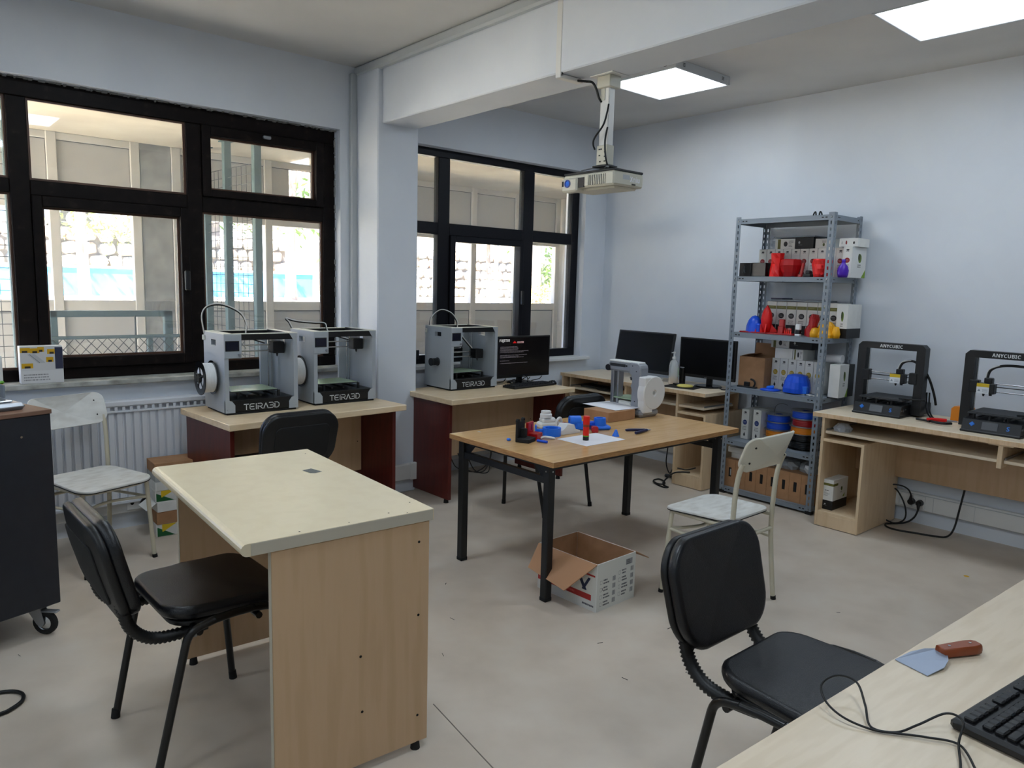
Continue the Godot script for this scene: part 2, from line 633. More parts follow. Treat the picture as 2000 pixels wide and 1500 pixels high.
	mat("stone_pale", Color(0.70, 0.66, 0.60), 0.9)
	mat("stone_warm", Color(0.60, 0.50, 0.43), 0.9)
	mat("stone_grey", Color(0.48, 0.47, 0.46), 0.9)
	mat("mortar", Color(0.40, 0.37, 0.34), 0.95)
	m = mat("bark", Color.WHITE, 0.95)
	triplanar(m, noise_tex(56, 0.03, [[0.0, Color(0.38, 0.33, 0.30)], [1.0, Color(0.60, 0.55, 0.52)]], 128, 5), Vector3(4, 1, 4))
	for l in [["leaf_a", Color(0.32, 0.44, 0.16)], ["leaf_b", Color(0.46, 0.52, 0.22)], ["leaf_c", Color(0.26, 0.36, 0.18)]]:
		m = mat(l[0], l[1], 0.7)
		m.backlight_enabled = true
		m.backlight = l[1] * 0.6
		m.cull_mode = BaseMaterial3D.CULL_DISABLED
	mat("far_white", Color(0.86, 0.85, 0.83), 0.8)
	mat("far_wall", Color(0.66, 0.58, 0.50), 0.85)
	mat("car_paint", Color(0.42, 0.47, 0.53), 0.3, 0.3)
	mat("car_glass", Color(0.06, 0.08, 0.10), 0.1)

# ------------------------------------------------------------------ camera, sky, sun, exposure
const EXPOSURE := 8.0
const LAMP_ENERGY := 0.124

func view_and_light() -> void:
	var yaw := deg_to_rad(49.141)
	var pitch := deg_to_rad(7.545)
	var roll := deg_to_rad(1.527)
	var f := Vector3(-sin(yaw) * cos(pitch), -sin(pitch), -cos(yaw) * cos(pitch))
	var r := f.cross(Vector3.UP).normalized()
	var u := r.cross(f)
	var r2 := r * cos(roll) + u * sin(roll)
	var u2 := u * cos(roll) - r * sin(roll)
	var cam := Camera3D.new()
	cam.name = "camera"
	cam.transform = Transform3D(Basis(r2, u2, -f), Vector3(0, 1.5, 0))
	cam.fov = rad_to_deg(2.0 * atan(750.0 / 1447.24))
	cam.near = 0.05
	cam.far = 200.0
	add_child(cam)
	cam.current = true

	var sky_m := ProceduralSkyMaterial.new()
	sky_m.sky_top_color = Color(0.45, 0.62, 0.92)
	sky_m.sky_horizon_color = Color(0.88, 0.92, 0.97)
	sky_m.sky_energy_multiplier = 1.1
	sky_m.ground_bottom_color = Color(0.45, 0.42, 0.38)
	sky_m.ground_horizon_color = Color(0.80, 0.80, 0.78)
	sky_m.sun_angle_max = 4.0
	var sky := Sky.new()
	sky.sky_material = sky_m
	var env := Environment.new()
	env.background_mode = Environment.BG_SKY
	env.sky = sky
	env.tonemap_mode = Environment.TONE_MAPPER_LINEAR
	env.tonemap_exposure = EXPOSURE
	env.sdfgi_enabled = true
	env.ssao_enabled = true
	env.ssil_enabled = true
	var we := WorldEnvironment.new()
	we.name = "world_environment"
	we.environment = env
	add_child(we)

	var sun := DirectionalLight3D.new()
	sun.name = "sun"
	sun.light_color = Color(1.0, 0.985, 0.95)
	sun.light_energy = 6.0
	sun.light_angular_distance = 0.6
	sun.shadow_enabled = true
	sun.look_at_from_position(Vector3.ZERO, Vector3(-0.24, -0.80, -0.55), Vector3.UP)
	add_child(sun)

func ceiling_lamp(x: float, z: float, top: float, label: String) -> void:
	var t := thing("ceiling_lamp", label, "lamp", Vector3(x, top, z), 0, "square ceiling light panels")
	var w := 0.56
	var b := mb()
	for s in [[-1, 0], [1, 0], [0, -1], [0, 1]]:
		var c := Vector3(s[0] * (w / 2 + 0.006), -0.0275, s[1] * (w / 2 + 0.006))
		b.cbox(c, Vector3(0.012 if s[0] else w + 0.024, 0.055, 0.012 if s[1] else w), 0.002)
	b.box(Vector3(0, -0.004, 0), Vector3(w, 0.008, w))
	part(t, "frame", b, M.lamp_frame)
	var d := mb().box(Vector3(0, -0.046, 0), Vector3(w - 0.002, 0.008, w - 0.002))
	part(t, "diffuser", d, M.lamp_panel, "glowing white diffuser")
	var sc := mb()
	for sx in [-1, 1]:
		for k in [-0.008, 0.0, 0.008]:
			sc.box(Vector3(w / 2 + 0.0125, -0.026 + k, sx * 0.21), Vector3(0.002, 0.003, 0.022))
			sc.box(Vector3(sx * 0.21, -0.026 + k, w / 2 + 0.0125), Vector3(0.022, 0.003, 0.002))
	part(t, "side_slots", sc, M.black_plastic)
	var l := AreaLight3D.new()
	l.name = "panel_light"
	l.area_size = Vector2(w - 0.02, w - 0.02)
	l.area_normalize_energy = true
	l.light_color = Color(0.87, 0.94, 1.0)
	l.light_energy = LAMP_ENERGY
	l.shadow_enabled = true
	l.area_range = 14.0
	l.area_attenuation = 2.0
	l.position = Vector3(0, -0.056, 0)
	l.rotation_degrees.x = -90
	t.add_child(l)

# ------------------------------------------------------------------ the room
const WX := -4.75   # inner face of window wall
const BZ := -5.2    # inner face of end wall

func room() -> void:
	struct("floor", mb().span(Vector3(-5.0, -0.12, -5.4), Vector3(2.6, 0, 3.2)), M.floor, "beige vinyl floor with faint scuffs and a welded seam", "floor")
	var b := mb()
	# floor seam and scuffs are their own thin marks
	var seam := mb()
	seam.tube(PackedVector3Array([Vector3(-2.05, -0.0005, -1.44), Vector3(-1.66, -0.0005, -1.385), Vector3(0.4, -0.0005, -1.10)]), 0.0025, 6)
	part(get_node("floor"), "seam", seam, M.floor_seam)
	rng.seed = 5
	var sc := mb()
	for q in [[-2.31, -1.67], [-1.75, -2.12], [-1.62, -2.35], [-1.35, -2.75], [-1.15, -2.6], [-1.2, -2.9], [-2.0, -2.25], [-1.9, -2.6], [-3.0, -1.7], [-3.35, -0.35], [-1.5, -3.4], [-1.05, -3.2], [-2.9, -2.1], [-2.55, -1.9]]:
		var a := rng.randf() * TAU
		var ln := rng.randf_range(0.006, 0.03)
		var p := Vector3(q[0], 0.0006, q[1])
		sc.tube(PackedVector3Array([p, p + Vector3(cos(a), 0, sin(a)) * ln]), rng.randf_range(0.0008, 0.002), 4)
	part(get_node("floor"), "scuff_marks", sc, M.scuff)
	part(get_node("floor"), "paint_drop", mb().lathe(PackedVector2Array([Vector2(0.014, 0), Vector2(0.012, 0.001), Vector2(0, 0.0012)]), Vector3(-1.29, 0, -4.42), 10), M.paint_spot, "small spot of yellow paint")

	# window wall with its two openings
	b = mb()
	var xa := WX - 0.25
	b.span(Vector3(xa, 0, -5.4), Vector3(WX, 0.875, 3.2))
	b.span(Vector3(xa, 2.525, -5.4), Vector3(WX, 3.15, 3.2))
	b.span(Vector3(xa, 0.875, -5.4), Vector3(WX, 2.525, -4.93))
	b.span(Vector3(xa, 0.875, -2.98), Vector3(WX, 2.525, -2.50))
	b.span(Vector3(xa, 0.875, 0.75), Vector3(WX, 2.525, 3.2))
	struct("wall_left", b, M.wall, "white plastered wall with two dark framed windows", "wall")
	struct("wall_back", mb().span(Vector3(WX, 0, BZ - 0.2), Vector3(2.6, 3.15, BZ)), M.wall, "plain white wall behind the grey metal shelf", "wall")
	struct("wall_right", mb().span(Vector3(2.4, 0, BZ), Vector3(2.6, 3.15, 3.2)), M.wall, "plain white side wall out of view", "wall")
	struct("wall_front", mb().span(Vector3(WX, 0, 3.0), Vector3(2.4, 3.15, 3.2)), M.wall, "plain white wall behind the viewer", "wall")
	b = mb()
	b.span(Vector3(WX, 2.915, BZ), Vector3(2.4, 3.2, -2.77))
	b.span(Vector3(WX, 2.95, -2.77), Vector3(2.4, 3.2, 3.0))
	struct("ceiling", b, M.ceiling, "off-white painted ceiling", "ceiling")
	struct("column", mb().cspan(Vector3(WX - 0.02, 0, -2.93), Vector3(-4.437, 2.95, -2.61), 0.008), M.wall, "white square column between the two windows", "column")
	struct("ceiling_beam", mb().cspan(Vector3(WX, 2.545, -2.915), Vector3(2.4, 2.95, -2.645), 0.006), M.wall, "white ceiling beam resting on the column", "beam")

	# sills
	b = mb().cspan(Vector3(-4.86, 0.872, -2.50), Vector3(-4.695, 0.905, 0.75), 0.006)
	struct("trim_1", b, M.sill, "worn grey marble sill under the brown framed window", "window sill")
	struct("trim_2", mb().cspan(Vector3(-4.86, 0.846, -5.0), Vector3(-4.69, 0.876, -2.96), 0.005), M.sill_white, "white sill under the black framed window", "window sill")

	# plastic trunking
	b = mb()
	b.cspan(Vector3(WX, 0.10, -2.60), Vector3(-4.71, 0.215, 2.9), 0.006)
	b.cspan(Vector3(WX, 0.10, -5.16), Vector3(-4.71, 0.215, -2.94), 0.006)
	struct("trim_3", b, M.trunking, "white cable trunking along the foot of the window wall", "trunking")
	b = mb()
	b.cspan(Vector3(-4.437, 0.10, -2.985), Vector3(-4.395, 0.215, -2.56), 0.006)
	b.cspan(Vector3(-4.437, 0.10, -2.985), Vector3(-4.60, 0.215, -2.932), 0.006)
	b.cspan(Vector3(-4.437, 0.10, -2.608), Vector3(-4.70, 0.215, -2.56), 0.006)
	var tr := struct("trim_4", b, M.trunking, "white cable trunking wrapped round the foot of the column", "trunking")
	part(tr, "joint_cover", mb().cspan(Vector3(-4.393, 0.095, -2.99), Vector3(-4.42, 0.22, -2.86), 0.004), M.trunking)
	b = mb().cspan(Vector3(-4.70, 0.10, BZ), Vector3(2.3, 0.215, -5.16), 0.006)
	tr = struct("trim_5", b, M.trunking, "white socket trunking along the foot of the end wall", "trunking")
	var ln := mb()
	for x in [-1.74, -1.50, -1.02, -0.5]:
		ln.box(Vector3(x, 0.157, -5.1595), Vector3(0.0015, 0.105, 0.002))
	part(tr, "cover_joints", ln, M.trunk_grey)
	part(tr, "cover_lip", mb().box(Vector3(-1.2, 0.204, -5.158), Vector3(7.0, 0.004, 0.004)), M.trunk_grey)
	var socket := mb()
	for x in [-1.985, -1.905, -1.825]:
		socket.cbox(Vector3(x, 0.157, -5.156), Vector3(0.072, 0.082, 0.012), 0.003)
	part(tr, "socket_plates", socket, M.white_plastic)
	# corner trunking beside the column and along the beam
	struct("trim_6", mb().cspan(Vector3(WX, 0.215, -2.61), Vector3(-4.71, 2.90, -2.565), 0.004), M.trunk_grey, "grey vertical trunking in the corner beside the column", "trunking")
	struct("trim_7", mb().cspan(Vector3(WX, 2.885, -2.648), Vector3(2.4, 2.948, -2.60), 0.012), M.trunk_grey, "grey cable trunking along the top of the beam", "trunking")
	b = mb().cspan(Vector3(-2.792, 2.53, -2.663), Vector3(-2.752, 2.89, -2.643), 0.003)
	b.cspan(Vector3(-2.792, 2.523, -2.80), Vector3(-2.752, 2.543, -2.643), 0.003)
	tr = struct("trim_8", b, M.trunking, "white trunking with a dark gap running down the beam to the projector", "trunking")
	part(tr, "gap", mb().cspan(Vector3(-2.752, 2.54, -2.656), Vector3(-2.746, 2.89, -2.648), 0.002), M.black_matte)
	part(tr, "open_end", mb().box(Vector3(-2.772, 2.535, -2.664), Vector3(0.018, 0.022, 0.004)), M.black_matte)

	ceiling_lamp(-3.28, -4.14, 2.915, "lit square ceiling panel next to the projector pole")
	ceiling_lamp(-1.49, -4.09, 2.915, "lit square ceiling panel above the desk with two black open-frame printers")
	for p in [[-3.28, -1.13], [-1.49, -1.13], [0.30, -1.13], [-3.28, 1.7], [-1.49, 1.7], [0.30, 1.7]]:
		ceiling_lamp(p[0], p[1], 2.915 if p[1] < -2.7 else 2.95, "lit square ceiling panel outside the picture")

# frame bars as [z0, z1, y0, y1]
func bars(list: Array, x0: float, x1: float) -> MB:
	var b := mb()
	for q in list:
		b.cspan(Vector3(x0, q[2], q[0]), Vector3(x1, q[3], q[1]), 0.004)
	return b

func sash(parent: Node, called: String, z0: float, z1: float, y0: float, y1: float, pz0: float, pz1: float, py0: float, py1: float, x0: float, x1: float, m: Material) -> MeshInstance3D:
	return part(parent, called, bars([[z0, pz0, y0, y1], [pz1, z1, y0, y1], [pz0, pz1, y0, py0], [pz0, pz1, py1, y1]], x0, x1), m)

func pane(parent: Node, z0: float, z1: float, y0: float, y1: float, x := -4.866) -> void:
	part(parent, "pane", mb().span(Vector3(x - 0.003, y0 - 0.008, minf(z0, z1) - 0.008), Vector3(x + 0.003, y1 + 0.008, maxf(z0, z1) + 0.008)), M.glass)

func bead(parent: Node, z0: float, z1: float, y0: float, y1: float, x := -4.853) -> void:
	var b := mb()
	var w := 0.012
	b.span(Vector3(x - 0.005, y0, z0), Vector3(x + 0.005, y0 + w, z1))
	b.span(Vector3(x - 0.005, y1 - w, z0), Vector3(x + 0.005, y1, z1))
	b.span(Vector3(x - 0.005, y0 + w, z0), Vector3(x + 0.005, y1 - w, z0 - w))
	b.span(Vector3(x - 0.005, y0 + w, z1), Vector3(x + 0.005, y1 - w, z1 + w))
	part(parent, "glazing_bead", b, M.bead)

func windows() -> void:
	# brown framed window
	var w := Node3D.new()
	w.name = "window_1"
	add_child(w)
	tag(w, "wide window with chipped dark brown frame and open hopper sash", "window", "", "structure")
	var xa := -4.895
	var xb := -4.83
	var f := bars([[0.75, -2.50, 2.43, 2.525], [0.75, -2.50, 0.905, 0.97], [-2.41, -2.50, 0.97, 2.43], [-0.60, -0.694, 0.97, 2.43], [-1.51, -1.60, 0.97, 2.43], [0.75, -0.60, 1.925, 2.0], [-0.694, -1.51, 1.92, 2.0], [-1.60, -2.41, 1.905, 2.0], [0.75, 0.68, 0.97, 2.43]], xa, xb)
	part(w, "frame", f, M.frame_brown)
	var s := sash(w, "sash", -0.694, -1.51, 0.97, 1.92, -0.743, -1.461, 1.03, 1.862, xa, xb + 0.022, M.frame_brown)
	part(s, "handle", mb().cspan(Vector3(-4.808, 1.42, -1.47), Vector3(-4.775, 1.54, -1.50), 0.006), M.black_plastic)
	s = sash(w, "sash", -1.60, -2.41, 2.0, 2.43, -1.652, -2.352, 2.045, 2.37, xa, xb + 0.022, M.frame_brown)
	part(s, "latch", mb().cspan(Vector3(-4.808, 2.395, -1.98), Vector3(-4.785, 2.415, -2.03), 0.004), M.galvanised)
	for q in [[0.68, -0.60, 2.0, 2.43], [0.68, -0.60, 0.97, 1.925], [-0.694, -1.51, 2.0, 2.43], [-0.743, -1.461, 1.03, 1.862], [-1.652, -2.352, 2.045, 2.37], [-1.60, -2.41, 0.97, 1.905]]:
		pane(w, q[0], q[1], q[2], q[3])
		bead(w, q[0], q[1], q[2], q[3])
	# crumbling plaster between frame and wall
	rng.seed = 9
	var p := mb()
	var z := 0.7
	while z > -2.48:
		var l := rng.randf_range(0.008, 0.035)
		if rng.randf() < 0.75:
			p.cspan(Vector3(-4.832, 2.525 - rng.randf_range(0.002, 0.012), z), Vector3(-4.815 + rng.randf() * 0.02, 2.53, z - l), 0.003)
		z -= l
	var y := 0.95
	while y < 2.5:
		var l := rng.randf_range(0.008, 0.04)
		if rng.randf() < 0.6:
			p.cspan(Vector3(-4.832, y, -2.498 + rng.randf_range(0.0, 0.008)), Vector3(-4.82, y + l, -2.505), 0.003)
		y += l
	part(w, "plaster_crumbs", p, M.putty)

	# black framed window
	w = Node3D.new()
	w.name = "window_2"
	add_child(w)
	tag(w, "window with black frame and tall middle sash", "window", "", "structure")
	f = bars([[-2.98, -4.93, 2.465, 2.525], [-2.98, -4.93, 0.876, 0.944], [-2.98, -3.03, 0.944, 2.465], [-4.845, -4.93, 0.944, 2.465], [-3.376, -3.486, 0.944, 2.465], [-4.257, -4.377, 0.944, 2.465], [-3.03, -3.376, 1.881, 1.973], [-3.486, -4.257, 1.881, 1.973], [-4.377, -4.845, 1.881, 1.978]], xa, xb)
	part(w, "frame", f, M.frame_black)
	s = sash(w, "sash", -3.486, -4.257, 0.944, 1.881, -3.538, -4.217, 1.0, 1.832, xa, xb + 0.02, M.frame_black)
	part(s, "handle", mb().cspan(Vector3(-4.81, 1.34, -4.225), Vector3(-4.78, 1.46, -4.25), 0.006), M.black_plastic)
	for q in [[-3.03, -3.376, 1.973, 2.465], [-3.486, -4.257, 1.973, 2.465], [-4.377, -4.845, 1.978, 2.465], [-3.03, -3.376, 0.944, 1.881], [-3.538, -4.217, 1.0, 1.832], [-4.377, -4.845, 0.944, 1.881]]:
		pane(w, q[0], q[1], q[2], q[3])

func radiator() -> void:
	var t := thing("radiator", "long white ribbed panel radiator under the brown framed window", "radiator", Vector3(-4.70, 0.0, 0.0))
	part(t, "back_panel", mb().cspan(Vector3(-0.03, 0.17, 0.35), Vector3(0.0, 0.76, -1.98), 0.006), M.radiator)
	part(t, "top_grille", mb().cspan(Vector3(-0.035, 0.745, 0.36), Vector3(0.032, 0.782, -1.99), 0.008), M.radiator)
	var rib := mb()
	rib.extrude(PackedVector2Array([Vector2(-0.0195, 0), Vector2(0.0195, 0), Vector2(0.013, 0.02), Vector2(-0.013, 0.02)]), 0.19, 0.712)
	var o: MeshInstance3D = null
	for k in 52:
		var zz := 0.33 - k * 0.0445
		if o == null:
			o = part(t, "rib", rib, M.radiator)
			o.rotation_degrees = Vector3(-90, -90, 0)
			o.position = Vector3(0, 0, zz)
		else:
			var c := copy_part(t, o, Vector3(0, 0, zz))
			c.rotation_degrees = Vector3(-90, -90, 0)
	# the grille's front lip is a row of teeth with open gaps between them
	var tooth := mb().cbox(Vector3.ZERO, Vector3(0.004, 0.022, 0.016), 0.001)
	var first: MeshInstance3D = null
	for k in 58:
		var p := Vector3(0.026, 0.734, 0.33 - k * 0.04)
		if first == null:
			first = part(t, "grille_tooth", tooth, M.radiator)
			first.position = p
		else:
			copy_part(t, first, p)
	part(t, "front_lip", mb().cspan(Vector3(0.023, 0.712, 0.35), Vector3(0.029, 0.724, -1.98), 0.002), M.radiator)
	# lower rail and feed pipe
	part(t, "lower_rail", mb().cspan(Vector3(-0.02, 0.165, 0.35), Vector3(0.024, 0.19, -1.98), 0.006), M.radiator)

# ------------------------------------------------------------------ chairs
func black_chair(label: String, at: Vector3, yaw: float) -> Node3D:
	# faces local -z
	var t := thing("office_chair", label, "chair", at, yaw, "black padded visitor chairs")
	for s in [-1.0, 1.0]:
		var rear := bent([Vector3(s * 0.220, 0.012, 0.195), Vector3(s * 0.238, 0.452, 0.098), Vector3(s * 0.242, 0.470, 0.02)], 0.055)
		part(t, "leg", mb().tube(rear, 0.0125, 10), M.black_tube)
		var front := bent([Vector3(s * 0.242, 0.474, -0.10), Vector3(s * 0.238, 0.462, -0.178), Vector3(s * 0.220, 0.012, -0.205)], 0.055)
		part(t, "leg", mb().tube(front, 0.0125, 10), M.black_tube)
		part(t, "side_rail", mb().tube(PackedVector3Array([Vector3(s * 0.242, 0.470, 0.02), Vector3(s * 0.243, 0.475, -0.04), Vector3(s * 0.242, 0.474, -0.10)]), 0.0125, 10), M.black_tube)
		for z in [0.195, -0.205]:
			part(t, "foot_cap", mb().cyl(Vector3(s * 0.2195, 0, z + signf(z) * 0.003), Vector3(s * 0.2205, 0.03, z), 0.0150, 0.0140, 10), M.rubber)
		# ribbed sleeve bringing the backrest up from under the seat
		var p := curve([Vector3(s * 0.160, 0.425, 0.02), Vector3(s * 0.160, 0.418, 0.11), Vector3(s * 0.160, 0.430, 0.185), Vector3(s * 0.160, 0.475, 0.235), Vector3(s * 0.160, 0.54, 0.256), Vector3(s * 0.160, 0.62, 0.275)], 12)
		var rad := []
		for i in p.size():
			rad.append(0.0235 if i < 10 else (0.0250 if i % 2 else 0.0190))
		part(t, "bracket_sleeve", mb().tube(p, rad, 10, 0.75), M.black_plastic, "ribbed black plastic sleeve")
		part(t, "bracket_screw", mb().cyl(Vector3(s * 0.19, 0.427, 0.075), Vector3(s * 0.226, 0.432, 0.075), 0.009, 0.009, 8), M.chrome)
	for z in [0.065, -0.12]:
		part(t, "cross_bar", mb().tube(PackedVector3Array([Vector3(-0.238, 0.440, z), Vector3(0.238, 0.440, z)]), 0.011, 8), M.black_tube)
	# seat: wider at the front, rolled front edge
	var outl := PackedVector2Array()
	for q in round_rect(0.42, 0.415, 0.085, 7):
		outl.append(Vector2(q.x * (1.0 + 0.07 * q.y / 0.2), q.y))
	var seat := mb()
	seat.X = Transform3D(Basis(Vector3.RIGHT, Vector3(0, 0, -1), Vector3.UP), Vector3(0, 0.452, -0.06))
	pad(seat, outl, 0.0, 0.044, 0.02, 0.012, func(p: Vector3) -> Vector3:
		var fwd := p.y / 0.21
		return Vector3(p.x, p.y, p.z - 0.018 * pow(maxf(0, fwd), 3) + 0.016 * pow(maxf(0, -fwd), 3) + 0.010 * pow(absf(p.x) / 0.22, 2)))
	part(t, "seat", seat, M.leather)
	var shell := mb()
	shell.X = seat.X
	pad(shell, round_rect(0.37, 0.36, 0.08, 6), -0.014, 0.004, 0.006, 0.0)
	part(t, "seat_shell", shell, M.black_plastic)
	# backrest: rounded top corners, wraps round the sitter and leans back
	var bo := PackedVector2Array()
	for q in round_rect(0.43, 0.295, 0.085, 8):
		var w := 1.0 - 0.06 * maxf(0.0, -q.y / 0.15)
		bo.append(Vector2(q.x * w, q.y + 0.018 * (1.0 - pow(q.x / 0.215, 2)) * signf(q.y)))
	var back_x := Transform3D(Basis(Vector3.RIGHT, deg_to_rad(15)), Vector3(0, 0.645, 0.300))
	var cush := mb()
	cush.X = back_x * Transform3D(Basis(Vector3.UP, PI), Vector3.ZERO)
	var bend2 := func(p: Vector3) -> Vector3:
		return Vector3(p.x, p.y, p.z + 0.42 * p.x * p.x + 0.55 * p.y * p.y)
	pad(cush, bo, 0.004, 0.044, 0.017, 0.008, bend2)
	part(t, "backrest", cush, M.leather)
	var sh := mb()
	sh.X = cush.X
	pad(sh, bo, -0.017, 0.007, 0.009, 0.0, bend2)
	var shell2 := part(t, "back_shell", sh, M.black_plastic, "matt black plastic rear shell")
	var ins := mb()
	ins.X = sh.X
	pad(ins, round_rect(0.31, 0.20, 0.04, 6), -0.022, -0.014, 0.003, 0.0, bend2)
	part(shell2, "recessed_panel", ins, M.black_matte)
	return t

func marble_chair(label: String, at: Vector3, yaw: float, seat_m: Material, back_m: Material) -> Node3D:
	# faces local -z
	var t := thing("school_chair", label, "chair", at, yaw, "white school chairs on tube legs")
	for s in [-1.0, 1.0]:
		part(t, "leg", mb().tube(PackedVector3Array([Vector3(s * 0.185, 0.0, -0.195), Vector3(s * 0.172, 0.425, -0.165)]), 0.0115, 10), M.cream_tube)
		var rear := curve([Vector3(s * 0.185, 0.0, 0.205), Vector3(s * 0.178, 0.30, 0.175), Vector3(s * 0.176, 0.45, 0.172), Vector3(s * 0.177, 0.60, 0.178), Vector3(s * 0.180, 0.68, 0.190), Vector3(s * 0.184, 0.735, 0.208)], 5)
		part(t, "leg", mb().tube(rear, 0.0118, 10), M.cream_tube)
		part(t, "seat_rail", mb().tube(PackedVector3Array([Vector3(s * 0.172, 0.425, -0.165), Vector3(s * 0.176, 0.428, 0.172)]), 0.011, 8), M.cream_tube)
		part(t, "stretcher", mb().tube(PackedVector3Array([Vector3(s * 0.177, 0.335, -0.17), Vector3(s * 0.178, 0.315, 0.174)]), 0.008, 8), M.cream_tube)
		for z in [-0.197, 0.207]:
			part(t, "foot_cap", mb().cyl(Vector3(s * 0.1855, 0.0, z), Vector3(s * 0.1845, 0.018, z * 0.99), 0.0135, 0.013, 10), M.rubber)
	part(t, "seat_rail", mb().tube(curve([Vector3(-0.172, 0.425, -0.165), Vector3(-0.09, 0.424, -0.19), Vector3(0.09, 0.424, -0.19), Vector3(0.172, 0.425, -0.165)], 5), 0.011, 8), M.cream_tube)
	part(t, "stretcher", mb().tube(curve([Vector3(-0.177, 0.335, -0.17), Vector3(0.0, 0.335, -0.10), Vector3(0.177, 0.335, -0.17)], 6), 0.008, 8), M.cream_tube)
	part(t, "stretcher", mb().tube(PackedVector3Array([Vector3(-0.178, 0.36, 0.174), Vector3(0.178, 0.36, 0.174)]), 0.009, 8), M.cream_tube)
	var outl := PackedVector2Array()
	for q in round_rect(0.385, 0.375, 0.07, 7):
		outl.append(Vector2(q.x * (1.0 + 0.06 * q.y / 0.19), q.y))
	var seat := mb()
	seat.X = Transform3D(Basis(Vector3.RIGHT, Vector3(0, 0, -1), Vector3.UP), Vector3(0, 0.438, -0.02))
	pad(seat, outl, 0.0, 0.012, 0.004, 0.0, func(p: Vector3) -> Vector3:
		return Vector3(p.x, p.y, p.z + 0.10 * p.x * p.x + 0.012 * (-p.y / 0.19) * absf(p.y / 0.19)))
	part(t, "seat", seat, seat_m)
	var edge := mb()
	edge.X = Transform3D(Basis(Vector3.RIGHT, Vector3(0, 0, -1), Vector3.UP), Vector3(0, 0.4345, -0.02))
	pad(edge, outl, 0.0, 0.004, 0.001, 0.0, func(p: Vector3) -> Vector3:
		return Vector3(p.x, p.y, p.z + 0.10 * p.x * p.x + 0.012 * (-p.y / 0.19) * absf(p.y / 0.19)))
	part(t, "seat_edge", edge, M.black_matte, "dark worn plywood edge")
	var back := mb()
	back.X = Transform3D(Basis(Vector3.RIGHT, deg_to_rad(20)) * Basis(Vector3.UP, PI), Vector3(0, 0.765, 0.262))
	var bo := PackedVector2Array()
	for q in round_rect(0.40, 0.175, 0.05, 7):
		bo.append(Vector2(q.x, q.y))
	pad(back, bo, -0.006, 0.006, 0.004, 0.0, func(p: Vector3) -> Vector3:
		return Vector3(p.x, p.y, p.z + 1.35 * p.x * p.x))
	var bk := part(t, "backrest", back, back_m)
	var rv := mb()
	rv.X = back.X
	for q in [[-0.155, 0.04], [0.155, 0.04], [-0.155, -0.04], [0.155, -0.04]]:
		rv.cyl(Vector3(q[0], q[1], 0.024), Vector3(q[0], q[1], 0.0395), 0.005, 0.005, 8)
	part(bk, "rivets", rv, M.hole)
	return t

func chairs() -> void:
	black_chair("black padded chair pushed under the cream desk with rounded edge", Vector3(-2.44, 0, -0.745), 1.5)
	var c := black_chair("black padded chair drawn up to the desk with the scraper and keyboard", Vector3(-0.905, 0, -1.83), -90.0)
	c = black_chair("black padded chair with its back shell turned out, at the desk with two grey printers", Vector3(-3.955, 0, -1.685), 91.0)
	c = black_chair("black padded chair between the wood topped work table and the desk with the lit monitor", Vector3(-3.60, 0, -3.465), 91.0)
	marble_chair("white marbled school chair in front of the radiator", Vector3(-4.265, 0, -0.83), -70.0, M.marble_seat, M.marble_seat)
	marble_chair("cream school chair with worn curved back standing between work table and metal shelf", Vector3(-1.985, 0, -3.095), 91.0, M.marble_seat, M.cream_back)

